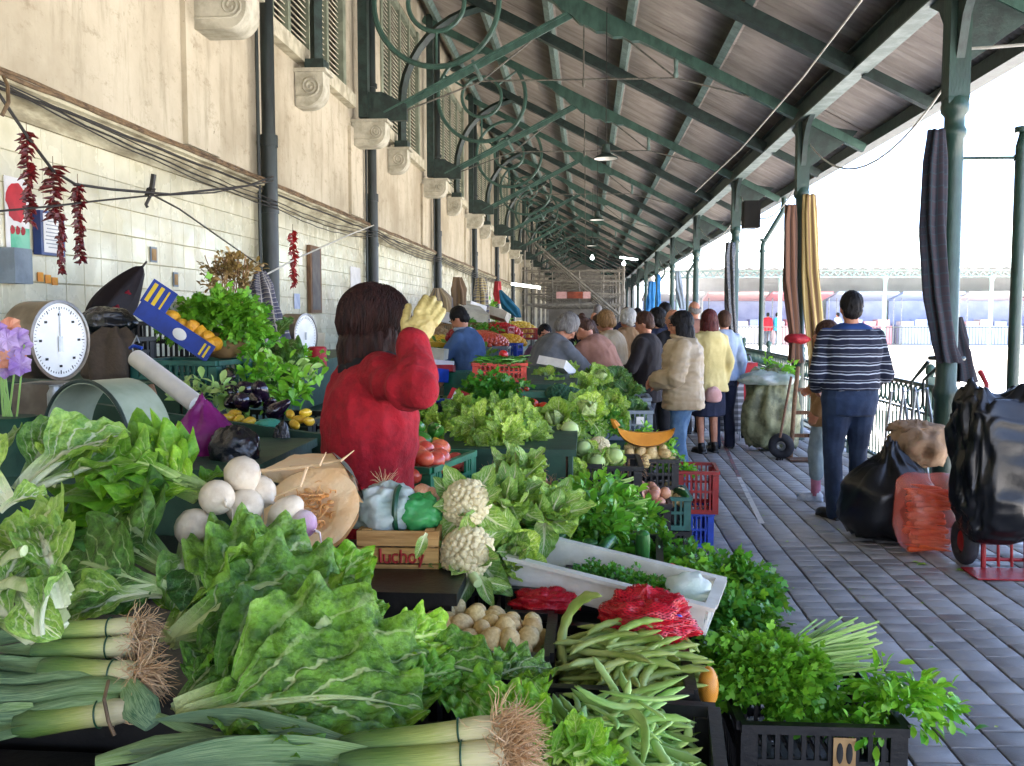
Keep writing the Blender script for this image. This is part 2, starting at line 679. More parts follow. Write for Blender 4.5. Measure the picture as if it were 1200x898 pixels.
mat_wtile = tile_mat()
mat_grout = pm('grout', '#b7b094', '#9a937a', 20, 0.9)
mat_green = pm('green_iron', '#436457', '#2c463d', 9, 0.42, 0.35, 40, lo=0.3, hi=0.75, stretch=(1, 1, 0.4))
mat_greenl = pm('green_purlin', '#7b928b', '#586d67', 8, 0.5, 0.3, 40, lo=0.3, hi=0.7)
mat_greend = pm('dark_green_iron', '#2a3d37', '#1b2925', 9, 0.5, 0.3, 40)
mat_pipe = pm('dark_pipe', '#26312f', '#171f1e', 8, 0.4, 0.3, 30, stretch=(1, 1, 0.3))
mat_roof = pm('fibre_cement', '#b5aa9f', '#91877c', 2.5, 0.9, 0.5, 60, stretch=(0.4, 2, 1), lo=0.25, hi=0.75)
mat_colg = pm('column_green', '#264238', '#182c25', 9, .4, .35, 40, lo=.3, hi=.75, stretch=(1, 1, .4))
mat_strip = pm('pale_beam_face', '#7c8983', '#5d6b65', 6, 0.6, 0.3, 40)
mat_rod = pm('rod_iron', '#6d6a5e', '#4c4a43', 20, 0.6)
mat_cable = pm('black_cable', '#23211f', '#332f2b', 20, 0.6)
mat_cableb = pm('brown_cable', '#7e6648', '#55432f', 12, 0.7)
mat_wwire = pm('white_wire', '#cfcdc4', '#b5b3aa', 12, 0.5)
mat_louv = pm('louvre_paint', '#cdc7ae', '#aaa48c', 5, 0.6, 0.2, 30)
mat_frame = pm('window_frame_paint', '#8a917c', '#6f7664', 5, 0.6, 0.2, 30)
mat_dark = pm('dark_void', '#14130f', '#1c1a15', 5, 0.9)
mat_sill = pm('sill_stone', '#c2bca4', '#9b957f', 6, 0.8, 0.3, 40)


def paver_mat():
 m, t, p, out = _new('cement_paver')
 tc = N(t, 'ShaderNodeTexCoord')
 oi = N(t, 'ShaderNodeObjectInfo')
 ge = N(t, 'ShaderNodeNewGeometry')
 co = ge.outputs['Position']
 col = mixc(t, smooth(t, noise_n(t, co, 2.2, 5, 0.6), 0.3, 0.7), lin('#a3a2a1'), lin('#878685'))
 col = mixc(t, smooth(t, noise_n(t, co, 0.9, 3, 0.6), 0.45, 0.75, 0, 0.5), col, lin('#6c6c6f'))
 rv = mth(t, 'ADD', mth(t, 'MULTIPLY', oi.outputs['Random'], 0.22), 0.88)
 hs = N(t, 'ShaderNodeHueSaturation')
 t.links.new(col, hs.inputs['Color'])
 t.links.new(rv, hs.inputs['Value'])
 spk = smooth(t, noise_n(t, co, 140, 3, 0.7), 0.62, 0.72, 0, 0.5)
 col = mixc(t, spk, hs.outputs[0], lin('#9c9a94'))
 t.links.new(col, p.inputs['Base Color'])
 t.links.new(smooth(t, noise_n(t, co, 5, 4), 0.3, 0.7, 0.34, 0.62), p.inputs['Roughness'])
 b = N(t, 'ShaderNodeBump')
 b.inputs['Strength'].default_value = 0.4
 b.inputs['Distance'].default_value = 0.006
 t.links.new(noise_n(t, co, 70, 6, 0.7), b.inputs['Height'])
 t.links.new(b.outputs[0], p.inputs['Normal'])
 return m


mat_paver = paver_mat()
mat_joint = pm('joint_dirt', '#2b2926', '#3a3732', 12, 0.95)
mat_whitepaint = pm('worn_white_paint', '#d8d5ce', '#9a9a9c', 14, 0.7, 0.3, 60, lo=0.5, hi=0.7)
mat_redpaint = pm('worn_red_paint', '#9c6a6a', '#6a6668', 10, 0.7, 0.3, 60, lo=0.4, hi=0.6)
# plastics, wood, metals
mat_blackpl = pm('black_crate_plastic', '#0b0b0c', '#131314', 8, 0.4, 0.15, 60)
mat_greenpl = pm('green_crate_plastic', '#1c7a55', '#146044', 8, 0.4, 0.15, 60)
mat_tealpl = pm('teal_crate_plastic', '#2f6a5e', '#245348', 8, 0.45, 0.15, 60)
mat_redpl = pm('red_crate_plastic', '#a3201c', '#841815', 8, 0.4, 0.15, 60)
mat_orangepl = pm('orange_crate_plastic', '#d8432b', '#bd3620', 8, 0.4, 0.15, 60)
mat_bluepl = pm('blue_crate_plastic', '#1c49b8', '#153994', 8, 0.4, 0.15, 60)
mat_greypl = pm('grey_crate_plastic', '#7d8a94', '#68747e', 8, 0.5, 0.15, 60)
mat_whitepl = pm('white_tray_plastic', '#d9d8d0', '#c4c2b6', 8, 0.45, 0.15, 60)
mat_wood = pm('box_wood', '#c99f62', '#a87c44', 6, 0.7, 0.4, 40, stretch=(1, 12, 12), var=0.15)
mat_oldwood = pm('old_wood', '#7d5c42', '#59402d', 6, 0.75, 0.4, 40, stretch=(12, 12, 1), var=0.15)
mat_gboard = pm('green_stall_board', '#1f4a38', '#16382a', 5, 0.55, 0.3, 30)
mat_chrome = pm('scale_metal', '#8c857c', '#6a625a', 6, 0.35, 0.1, 30, metal=0.8)
mat_white = pm('white_enamel', '#e4e6e2', '#d6d8d4', 8, 0.4)
mat_paper = pm('white_paper', '#e6e4df', '#d8d6d2', 8, 0.8, 0.2, 30)
mat_ink = pm('black_ink', '#1a1a1a', '#222222', 8, 0.8)
mat_redink = pm('red_ink', '#8e1f1d', '#a8302a', 12, 0.8)
mat_card = pm('brown_card', '#a98a5e', '#8f7148', 6, 0.85, 0.2, 40)
mat_rubber = pm('tyre_rubber', '#23242a', '#303238', 12, 0.8, 0.3, 60)
mat_steel = pm('steel_tube', '#9ea3a5', '#80868a', 12, 0.35, metal=0.7)
# ================================================================== the setting
FLOOR_X0, FLOOR_X1 = -3.45, 3.30
fl = struct('walkway_floor', MB().box(((FLOOR_X0 + FLOOR_X1) / 2, 22, -0.16), (FLOOR_X1 - FLOOR_X0, 104, 0.30)), mat_joint)
PW, PL = 0.1725, 0.125
near_list, far_list = [], []
ncol = int((FLOOR_X1 - 0.02 + 2.98) / PW)
for ci in range(ncol):
 x = -2.98 + PW * (ci + 0.5)
 off = rnd.uniform(0, PL)
 for ri in range(-30, 250):
  y = ri * PL + off
  big = rnd.random()
  near_list.append((x, y)) if (3.3 < y < 6.62 and 0.72 < x < 2.75) else far_list.append((x, y))
near_list.sort(key=lambda q: q[1])
far_list += near_list[300:]
near_list = near_list[:300]


def paver_v(mb, x, y, w, l, dz, tx, ty):
 vs = []
 for z, k in ((-0.03, 1), (dz, 1), (dz + 0.003, 0.94)):
  for sy in (-1, 1):
   for sx_ in (-1, 1):
    vs.append((x + sx_ * w / 2 * k, y + sy * l / 2 * k, z + (sx_ * tx + sy * ty if z > -0.02 else 0)))
 mb.add(vs, [(4, 5, 1, 0), (5, 7, 3, 1), (7, 6, 2, 3), (6, 4, 0, 2), (8, 9, 5, 4), (9, 11, 7, 5), (11, 10, 6, 7), (10, 8, 4, 6), (9, 8, 10, 11)])


paver_meshes = []
for k in range(5):
 mb = MB()
 paver_v(mb, 0, 0, PW - 0.010 - 0.003 * (k % 3), PL - 0.0045, 0.001 * (k % 3), 0.0008 * (k - 2), 0.0006 * (2 - k))
 paver_meshes.append(mb.mesh('paver', mat_paver))
for x, y in near_list:
 ob('paver', rnd.choice(paver_meshes), None, fl, (x + rnd.uniform(-0.001, 0.001), y, 0))
mb = MB()
for x, y in far_list:
 paver_v(mb, x, y, PW - rnd.choice((0.009, 0.013)), PL - 0.005, rnd.uniform(0, 0.003), rnd.uniform(-.001, .001), rnd.uniform(-.001, .001))
ob('paver', mb, mat_paver, fl, kind='stuff')
# worn painted line between walkway and stalls
a, b = pt(893, 615, Z=0), pt(866, 560, Z=0)
c, d = pt(858, 535, Z=0), pt(838, 497, Z=0)
mb = MB()
mb.bar(a + V((0, 0, .006)), b + V((0, 0, .006)), 0.042, 0.004)
ob('white_line', mb, mat_whitepaint, fl)
mb = MB()
mb.bar(b + V((0, 0, .0061)), d + V((0, 0, .0061)), 0.036, 0.004)
ob('red_line', mb, mat_redpaint, fl)

TY = [-2.6, 2.3, 7.2, 12.1, 17.3, 23.4, 29.8, 36.3, 42.8, 49.3, 55.8, 62.3, 68.8, 75.3]
MIDY = [(TY[i] + TY[i + 1]) / 2 for i in range(len(TY) - 1)]
MIDY[2], MIDY[3] = 9.75, 14.3
YB, YE = -13.0, 74.0


def roof_z(x):
 return 5.60 - 0.517 * x


# ------------------------------------------------------------------ market wall
wall = thing('market_wall', 'long cream plastered wall with a tiled lower half, louvred windows and stone corbels', 'wall', (-3.0, 7, 0))


def wpart(name, mb, mat, **k):
 o = ob(name, mb, mat, k.pop('parent', wall), **k)
 o.location = (3.0, -7, 0)
 return o


wins = []
for i in range(len(TY) - 1):
 wins.append((TY[i] + 1.62, TY[i + 1] - 0.42))
ZW0, ZW1 = 4.34, 6.55
mb = MB()
mb.box((-3.25, (YB + YE) / 2, ZW0 / 2), (0.5, YE - YB, ZW0))
prev = YB
for a, b in wins + [(YE, YE)]:
 if a > prev:
  mb.box((-3.25, (a + prev) / 2, (ZW0 + ZW1) / 2), (0.5, a - prev, ZW1 - ZW0))
 prev = b
mb.box((-3.25, (YB + YE) / 2, (ZW1 + 7.4) / 2), (0.5, YE - YB, 7.4 - ZW1))
wpart('plaster', mb, mat_plaster)
# shallow pilaster strips behind the trusses
mb = MB()
for y in TY:
 mb.box((-2.985, y, 3.4), (0.05, 0.62, 1.1))
wpart('pilaster', mb, mat_plaster, kind='stuff')
# cornice
prof = [(-3.01, 2.60), (-2.975, 2.60), (-2.965, 2.66), (-2.93, 2.69), (-2.93, 2.735), (-2.90, 2.745), (-2.90, 2.765), (-3.01, 2.80)]
mb = MB().prism(prof, YB, 'y', YE - YB)
wpart('cornice', mb, mat_cornice)
# cream tiles
TW, TH = 0.20, 0.168
mbg = MB().box((-2.996, 31, 1.30), (0.012, 76, 2.60))
wpart('tile_bed', mbg, mat_grout)
tlist = []
for r in range(15):
 z = 2.595 - TH * (r + 0.5)
 for c_ in range(190):
  y = 2.0 + TW * (c_ + 0.5) + (r % 2) * 0.0
  tlist.append((y, z, r))
vis = [q for q in tlist if 4.7 < q[0] < 12.6 and q[2] < 8]
vis.sort(key=lambda q: q[0])
vis, rest = vis[:300], None
vs_ = set((q[0], q[1]) for q in vis)
tm = []
for k in range(4):
 mb = MB()
 t2 = 0.0013
 w2, h2 = TW / 2 - t2, TH / 2 - t2
 mb.add([(0, -w2, -h2), (0, w2, -h2), (0, w2, h2), (0, -w2, h2), (.012, -w2, -h2), (.012, w2, -h2), (.012, w2, h2), (.012, -w2, h2),
   (.0145, -w2 + .004, -h2 + .004), (.0145, w2 - .004, -h2 + .004), (.0145, w2 - .004, h2 - .004), (.0145, -w2 + .004, h2 - .004)],
   [(0, 1, 5, 4), (1, 2, 6, 5), (2, 3, 7, 6), (3, 0, 4, 7), (4, 5, 9, 8), (5, 6, 10, 9), (6, 7, 11, 10), (7, 4, 8, 11), (8, 9, 10, 11)])
 tm.append(mb)
tmesh = tm[0].mesh('tile', mat_wtile, 1)
for y, z, r in vis:
 ob('tile', tmesh, None, wall, (3.0 - 2.992, y - 7, z), (0, rnd.uniform(-.006, .006), rnd.uniform(-.007, .007)))
mb = MB()
for y, z, r in tlist:
 if (y, z) in vs_:
  continue
 q = MB()
 q.v, q.f = tm[0].v, tm[0].f
 e = rnd.uniform(-.01, .01)
 mb.add([(p[0] - 2.992 + e * p[1], p[1] + y, p[2] + z) for p in q.v], q.f)
wpart('tile', mb, mat_wtile, kind='stuff', angle=1)

# windows with louvred shutters: wall > window > frame, slat
slat_w = {}


def window(a, b, near):
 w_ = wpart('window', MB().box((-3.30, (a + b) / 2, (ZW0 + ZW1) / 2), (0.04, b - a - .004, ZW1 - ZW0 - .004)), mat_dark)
 n = 4
 pw_ = (b - a) / n
 fm = MB()
 for i in range(n + 1):
  y = a + pw_ * i
  ww = 0.14 if i in (0, n) else 0.085
  y = min(max(y, a + ww / 2), b - ww / 2)
  fm.box((-3.06 + (0.03 if i in (0, n) else 0.0), y, (ZW0 + ZW1) / 2), (0.10, ww, ZW1 - ZW0 - 0.006))
 fm.box((-3.062, (a + b) / 2, ZW1 - 0.05), (0.09, b - a - .3, 0.10))
 fm.box((-3.062, (a + b) / 2, ZW0 + 0.05), (0.09, b - a - .3, 0.10))
 ob('frame', fm, mat_frame, w_)
 sl = MB().box((-2.965, (a + b) / 2, ZW0 - 0.09), (0.14, b - a + 0.3, 0.16))
 ob('sill', sl, mat_sill, w_)
 mbs = MB()
 L = pw_ - 0.11
 key = round(L, 3)
 if key not in slat_w:
  slat_w[key] = MB().box((0, 0, 0), (0.075, L, 0.010)).mesh('slat', mat_louv)
 for i in range(n):
  yc = a + pw_ * (i + 0.5)
  for k in range(int((ZW1 - ZW0 - 0.2) / 0.062)):
   z = ZW0 + 0.13 + 0.062 * k
   if near and z < 5.9:
    ob('slat', slat_w[key], None, w_, (-3.07, yc, z), (0, R(38), 0))
   else:
    mbs.box((-3.07, yc, z), (0.075, L, 0.010), rot3(0, R(38), 0))
 if mbs.v:
  ob('slat', mbs, mat_louv, w_, kind='stuff')


for i, (a, b) in enumerate(wins):
 window(a, b, i in (2, 3))


# corbels
def corbel(y, x1, ztop, h, wy):
 """stone scroll bracket"""
 x0 = -2.99
 r_ = h * 0.55
 poly = [(x0, ztop - h), (x0, ztop), (x1, ztop), (x1, ztop - h + r_)]
 for k in range(1, 9):
  a = PI / 2 * k / 8
  poly.append((x1 - r_ + r_ * math.cos(a), ztop - h + r_ - r_ * math.sin(a)))
 mb_ = MB().prism([(p[0], p[1]) for p in poly], y - wy / 2, 'y', wy)
 mb_.box(((x0 + x1) / 2 + 0.012, y, ztop + 0.019), (x1 - x0 + 0.05, wy + 0.05, 0.036))
 for s in (-1, 1):                          # spiral volute on both cheeks, and a line under it
  pth = []
  cx, cz = x1 - h * 0.40, ztop - h * 0.42
  for k in range(26):
   a = k / 25 * 2.2 * 2 * PI
   rr = h * 0.30 * (1 - k / 25 * 0.85)
   pth.append((cx + rr * math.cos(a - PI / 2), y + s * (wy / 2 + 0.002), cz + rr * math.sin(a - PI / 2)))
  pth = [(x0 + 0.02, y + s * (wy / 2 + 0.002), cz - h * 0.30)] + pth
  mb_.tube(pth, 0.011 + 0.004 * (h > .3), 5)
 return wpart('corbel', mb_, mat_stone)


for y in TY:
 corbel(y, -2.56, 4.02, 0.29, 0.30)
for y in MIDY:
 corbel(y, -2.70, 4.06, 0.34, 0.26)
# drain pipes
for i, y in enumerate([8.45, 12.6, 18.2, 24.3, 30.4, 37, 43.5, 50]):
 mb = MB()
 mb.tube([(-2.88, y, 0), (-2.88, y, 3.15)], 0.075, 12)
 mb.tube([(-2.88, y, 3.12), (-2.88, y, 7.1)], 0.062, 12)
 mb.tube([(-2.88, y, 3.10), (-2.88, y, 3.20)], 0.084, 12)
 for z in (1.2, 2.5, 4.6):
  mb.tube([(-2.88, y, z), (-2.88, y, z + 0.05)], 0.084, 12)
 wpart('drain_pipe', mb, mat_pipe)
 mb = MB().tube([(-2.93, y - 0.13, 1.6), (-2.93, y - 0.13, 4.2)], 0.016, 6)
 wpart('conduit', mb, mat_pipe)


# cables along the cornice
def sag(a, b, s, n=12, wob=0.0, seed=0):
 q = random.Random(seed)
 a, b = V(a), V(b)
 out = []
 for i in range(n + 1):
  u = i / n
  p = a.lerp(b, u)
  p.z -= s * 4 * u * (1 - u)
  p += V((q.uniform(-wob, wob), 0, q.uniform(-wob, wob))) * (0 if i in (0, n) else 1)
  out.append(p)
 return out


def cable(path, r, mat, label, parent=None, name='cable'):
 return ob(name, MB().tube(path, r, 6), mat, label=label, cat='cable')


for i, (x, z, r, m_) in enumerate([(-2.895, 2.775, 0.012, mat_cableb), (-2.90, 2.80, 0.010, mat_cableb), (-2.915, 2.71, .009, mat_cable)]):
 p = []
 for k in range(120):
  y = 3.0 + k * 0.36
  p.append((x + rnd.uniform(-.004, .006), y, z + rnd.uniform(-.007, .007)))
 o = MB().tube(p, r, 6)
 wpart('conduit', o, m_)
for k in range(3):                              # bundle drooping under the cornice between the pipes
 y0, y1 = 4.2, 8.4
 p = sag((-2.87, y0, 2.74 - 0.01 * k), (-2.80, y1, 2.60 - 0.03 * k), 0.03 + 0.010 * k, 16, .006, k)
 wpart('hanging_wire', MB().tube(p, 0.0045 + .002 * (k % 2), 5), mat_cable)
 p = sag((-2.80, y1, 2.60 - 0.03 * k), (-2.80, 12.6, 2.70 - .03 * k), 0.06 + .015 * k, 16, .006, k + 9)
 wpart('hanging_wire', MB().tube(p, 0.005, 5), mat_cable)
 p = sag((-2.80, 12.6, 2.70 - .03 * k), (-2.80, 18.2, 2.68 - .03 * k), 0.07 + .015 * k, 16, .006, k + 29)
 wpart('hanging_wire', MB().tube(p, 0.007, 5), mat_cable)
 p = sag((-2.80, 18.2, 2.68 - .03 * k), (-2.80, 30.4, 2.68 - .03 * k), 0.07 + .015 * k, 16, .006, k + 39)
 wpart('hanging_wire', MB().tube(p, 0.009, 5), mat_cable)
# the wires that cross in front of the tiles
WD = 4.3
def wire_px(pts, r, mat, label):
 return cable([pt(x, y, Y=D) for x, y, D in pts], r, mat, label)


wire_px([(-8, 100, 4.25), (32, 160, 4.4), (62, 200, 4.6), (88, 216, 4.8), (130, 222, 5.1), (200, 228, 5.7), (290, 218, 7.4), (320, 207, 8.3)],
  0.008, mat_cable, 'black cable looping from the wall top down past the chilli strings')
wire_px([(-5, 248, 4.2), (60, 242, 4.5), (110, 236, 5.0), (170, 230, 5.5), (250, 226, 6.5), (320, 212, 8.3)],
  0.006, mat_cable, 'thin cable stretched level across the tiles behind the chilli strings')
wire_px([(178, 228, 5.6), (210, 245, 6.1), (260, 280, 7.0), (300, 308, 7.9)], 0.006, mat_cable, 'thin cable slanting down the tiles to the drain pipe')
wire_px([(306, 325, 7.2), (350, 302, 8.0), (410, 275, 9.4), (438, 264, 12.4)], 0.007, mat_wwire, 'pale cord running from the folded parasols up to the second drain pipe')
wire_px([(4, 90, 4.3), (9, 100, 4.25), (10, 120, 4.2), (2, 136, 4.2)], 0.009, mat_cableb, 'short brown cable hanging off the cornice end')
# clamp on the cable
cl = MB()
cl.box(pt(179, 213, Y=5.55), (0.02, 0.03, 0.09), rot3(0, R(10), 0))
cl.box(pt(176, 225, Y=5.55), (0.03, 0.05, 0.05), rot3(R(20), R(30), 0))
cl.tube([pt(176, 230, Y=5.5), pt(171, 240, Y=5.5), pt(173, 243, Y=5.5)], 0.01, 6)
ob('cable_clamp', cl, mat_cable, label='small black clamp hanging where the cables cross on the tiles', cat='clamp')

# ------------------------------------------------------------------ canopy roof
roof = thing('canopy_roof', 'sloping canopy of corrugated sheets on green iron rafters over the walkway', 'roof', (0, 31, 5))


def rpart(name, mb, mat, parent=None, **k):
 o = ob(name, mb, mat, parent or roof, **k)
 if parent is None:
  o.location = (0, -31, -5)
 return o


purl_x = [-2.72, -1.63, -0.55, 0.53, 1.61]
edges_x = [-3.02, -1.63, -0.55, 0.53, 1.61, 2.67, 3.52]
ys = sorted(TY + MIDY)
sheet_cache = {}


def sheet(x0, x1, L, lap):
 key = (round(x0, 2), round(L, 2))
 if key in sheet_cache:
  return sheet_cache[key]
 n = int(L / 0.115 * 6)
 mb_ = MB()
 vs, fs = [], []
 for i in range(n + 1):
  y = L * i / n
  wv = 0.016 * math.sin(2 * PI * y / 0.115)
  for x, dz in ((x0, 0.022), (x1 + 0.09, -0.004)):
   vs.append((x, y, roof_z(x) + wv + dz))
  for x, dz in ((x0, 0.030), (x1 + 0.09, 0.004)):
   vs.append((x, y, roof_z(x) + wv + dz))
 for i in range(n):
  a_ = i * 4
  fs += [(a_, a_ + 1, a_ + 5, a_ + 4), (a_ + 2, a_ + 6, a_ + 7, a_ + 3)]
  fs.append((a_ + 1, a_ + 3, a_ + 7, a_ + 5))
 mb_.add(vs, fs)
 sheet_cache[key] = mb_.mesh('roof_sheet', mat_roof, 180)
 return sheet_cache[key]


for i in range(len(ys) - 1):
 for k in range(len(edges_x) - 1):
  o = ob('roof_sheet', sheet(edges_x[k], edges_x[k + 1], ys[i + 1] - ys[i] + 0.05, 0), None, roof)
  o.location = (rnd.uniform(-.01, .01), ys[i] - 31, -5 + rnd.uniform(-.002, .002) + .004 * (i % 2))
LY = TY[-1] - TY[0]
MYC = (TY[-1] + TY[0]) / 2
sl = math.atan(0.517)
for x in purl_x:
 mb = MB().box((x, MYC, roof_z(x) - 0.078), (0.09, LY, 0.11), rot3(0, sl, 0))
 rpart('purlin', mb, mat_greenl)


def along_roof(mb_, y, x0, x1, w_, h_, drop):
 a_, b_ = V((x0, y, roof_z(x0) - drop)), V((x1, y, roof_z(x1) - drop))
 mb_.bar(a_, b_, w_, h_, up=(0, 0, 1))


for y in MIDY:                                   # plain wide rafters with a curved knee
 mb = MB()
 along_roof(mb, y, -2.98, 2.61, 0.15, 0.14, 0.225)
 along_roof(mb, y, 2.74, 3.40, 0.10, 0.10, 0.20)
 rpart('rafter', mb, mat_greend)
 mb = MB()
 p = [(-2.80, y, 4.10), (-2.80, y, 4.75)]
 for k in range(1, 11):
  a = PI - PI / 2 * k / 10 * 0.98
  p.append((-1.36 + 1.44 * math.cos(a), y, 4.75 + 1.42 * math.sin(a)))
 mb.tube(p, 0.066, 4, up=(0, 1, 0))
 mb.box((-2.80, y, 4.14), (0.2, 0.2, 0.12))
 rpart('knee_brace', mb, mat_greend)
for y in TY:
 mb = MB()
 along_roof(mb, y, -2.98, 2.58, 0.10, 0.12, 0.21)
 along_roof(mb, y, 2.75, 3.42, 0.09, 0.10, 0.20)
 tr = rpart('truss', mb, mat_green)
 m2 = MB()                                     # strut of angle section
 A, B = V((-2.60, y, 4.16)), V((-0.16, y, roof_z(-0.16) - 0.28))
 m2.bar(A, B, 0.10, 0.025)
 m2.bar(A + V((0, 0, -.05)), B + V((0, 0, -.05)), 0.022, 0.08)
 ob('strut', m2, mat_green, tr)
 m2 = MB().box((-2.86, y, 5.55), (0.12, 0.14, 2.9))
 m2.prism([(-2.80, 4.06), (-2.30, 4.06), (-2.30, 4.26), (-2.62, 4.42), (-2.80, 4.42)], y - 0.045, 'y', 0.09)
 ob('wall_post', m2, mat_greend, tr)
 g = []
 n = 14
 for k in range(n + 1):
  x = -0.75 + 1.5 * k / n
  dz = 0.28 + 0.17 * (1 - (abs(x) / 0.75) ** 1.3) - (0.03 if k % 2 else 0)
  g.append((x, roof_z(x) - dz))
 poly = g + [(0.75, roof_z(0.75) - 0.22), (-0.75, roof_z(-0.75) - 0.22)]
 m2 = MB()
 for k in range(n):
  x0, x1 = g[k][0], g[k + 1][0]
  q = [(x0, g[k][1]), (x1, g[k + 1][1]), (x1, roof_z(x1) - 0.20), (x0, roof_z(x0) - 0.20)]
  m2.prism(q, y - 0.057, 'y', 0.114)
 ob('gusset_plate', m2, mat_green, tr)
 c0 = (-1.92, y, 5.53)
 m2 = MB().ring(c0, 0.80, 0.036, (1, 0, 0), (0, 0, 1), 48, 6)
 ob('ring', m2, mat_green, tr)
 m2 = MB().ring(c0, 0.36, 0.030, (1, 0, 0), (0, 0, 1), 32, 6)
 for a in (35, 150, 270):
  ca, sa = math.cos(R(a)), math.sin(R(a))
  m2.tube([(c0[0] + .37 * ca, y, c0[2] + .37 * sa), (c0[0] + .8 * ca, y, c0[2] + .8 * sa)], 0.02, 6)
 ob('ring', m2, mat_green, tr)
 nd = V((-1.34, y, 4.54))
 m2 = MB()
 for a_, b_ in (((-2.45, y, 4.14), nd), (nd, (1.10, y, 4.53)), ((1.10, y, 4.53), (2.55, y, 4.14)), (nd, (-0.20, y, 5.42)),
     ((-0.05, y, 5.30), (-0.05, y, 4.50)), ((1.10, y, 4.53), (0.10, y, 5.32))):
  m2.tube([a_, b_], 0.0115, 6)
 m2.ell((-0.05, y, 4.50), (.02, .02, .07), 8, 6)
 ob('tie_rod', m2, mat_rod, tr)
 m2 = MB().lathe([(.02, 0), (.035, .04), (.022, .10), (.03, .2), (.03, .3), (.02, .36)], 10, m=rot3(0, 0, 0), c=(1.10, y, 4.53))
 m2.tube([(1.10, y, 4.86), (1.14, y, roof_z(1.14) - .26)], 0.022, 8)
 m2.tube([nd, nd + V((-.12, 0, .26))], [.03, .022], 8)
 ob('stay', m2, mat_greenl, tr)
# eave beam and gutter
mb = MB().box((2.67, MYC, 4.075), (0.10, LY, 0.20))
mb.box((2.67, MYC, 4.181), (0.20, LY, 0.012))
rpart('eave_beam', mb, mat_greend)
mb = MB().box((2.668, MYC, 3.966), (0.17, LY, 0.018))
rpart('beam_flange', mb, mat_strip)
mb = MB()
pr = [(3.44, 3.66), (3.60, 3.66), (3.62, 3.80), (3.60, 3.80), (3.585, 3.675), (3.455, 3.675), (3.455, 3.80), (3.44, 3.80)]
mb.prism(pr, TY[0], 'y', LY)
rpart('gutter', mb, mat_greend)
# outer face of the roof, above the sheets, keeps the daylight out at the laps
vs = [(-3.02, YB, roof_z(-3.02) + .07), (3.55, YB, roof_z(3.55) + .07), (3.55, TY[-1], roof_z(3.55) + .07), (-3.02, TY[-1], roof_z(-3.02) + .07)]
rpart('weather_sheet', MB().add(vs, [(0, 1, 2, 3)]), mat_roof)

# pendant lamps
lamp_mesh = {}
mat_bulb = pm('lamp_inside', '#f4f2ea', '#e9e6da', 8, 0.4)
for D, px, py, lb in ((12.0, 710, 183, 'nearest green enamel lamp hanging under the canopy'), (19.5, 700, 256, 'second green enamel lamp hanging under the canopy'),
      (29, 694, 287, 'third and smallest green lamp hanging under the canopy')):
 p = pt(px, py, Y=D)
 t_ = thing('pendant_lamp', lb, 'lamp', p, group='pendant lamps under the canopy')
 ob('lamp_shade', MB().lathe([(.155, -.035), (.15, -.02), (.06, .03), (.05, .09), (.045, .14), (.02, .15)], 24, cap=False), mat_greend, t_)
 ob('reflector', MB().lathe([(.146, -.034), (.058, .02), (.0, .025)], 24, cap=False), mat_bulb, t_)
 zt = roof_z(p.x) - p.z - 0.1
 ob('cord', MB().tube([(0, 0, .15), (0, 0, zt)], 0.006, 6), mat_cable, t_)
mat_glow = bpy.data.materials.new('lit_tube')
mat_glow.use_nodes = True
mat_glow.node_tree.nodes['Principled BSDF'].inputs['Emission Color'].default_value = (0.85, 1, 0.95, 1)
mat_glow.node_tree.nodes['Principled BSDF'].inputs['Emission Strength'].default_value = 3.0
for D, px, py, k in ((34, 694, 302, 0), (33, 737, 303, 1), (36, 731, 309, 0), (20.0, 616, 335, 1)):
 p = pt(px, py, Y=D)
 if k:
  o = ob('tube_light', MB().bar((-.3, 0, .04), (.3, .12, -.04), .06, .05), mat_glow, None, p)
  setp(o, 'lit white strip lamp ' + ('under the far canopy eave' if px > 700 else 'on the wall beside the far stalls'), 'lamp')
 else:
  o = ob('light_bulb', MB().lathe([(.02, .1), (.03, .06), (.07, .0), (.05, -.06), (0, -.08)], 12), mat_glow, None, p)
  setp(o, 'lit bulb hanging ' + ('left of the far roof ridge lamps' if px < 700 else 'below the lit strip at the far eave'), 'lamp')

# ------------------------------------------------------------------ columns
def column_parts(t_):
 mb_ = MB()
 mb_.lathe([(.11, 0), (.11, .06), (.088, .09), (.082, .40), (.080, .46), (.076, .95), (.092, .98), (.092, 1.02), (.074, 1.06), (.068, 2.7), (.068, 2.86),
    (.085, 2.88), (.085, 2.92), (.070, 2.95), (.070, 3.02), (.095, 3.05), (.098, 3.10), (.075, 3.16)], 16)
 ob('shaft', mb_, mat_colg, t_)
 mb_ = MB().box((0, 0, 3.565), (0.15, 0.15, 0.82))
 mb_.lathe([(.098, 0), (.106, .05), (.075, .10)], 4, (0, 0, 3.10), rot3(0, 0, R(45)))
 ob('head', mb_, mat_colg, t_)
 mb_ = MB()
 for s in (-1, 1):                              # curved bracket plates along the beam
  poly = [(s * 0.075, 3.42), (s * 0.075, 3.955), (s * 0.50, 3.955), (s * 0.30, 3.86), (s * 0.17, 3.70), (s * 0.11, 3.52)]
  if s < 0:
   poly = poly[::-1]
  mb_.prism(poly, -0.03, 'x', 0.06)
 poly = [(0.075, 3.40), (0.60, 3.77), (0.66, 3.84), (0.30, 3.90), (0.075, 3.95)]
 mb_.prism(poly, -0.025, 'y', 0.05)
 ob('bracket', mb_, mat_greend, t_)


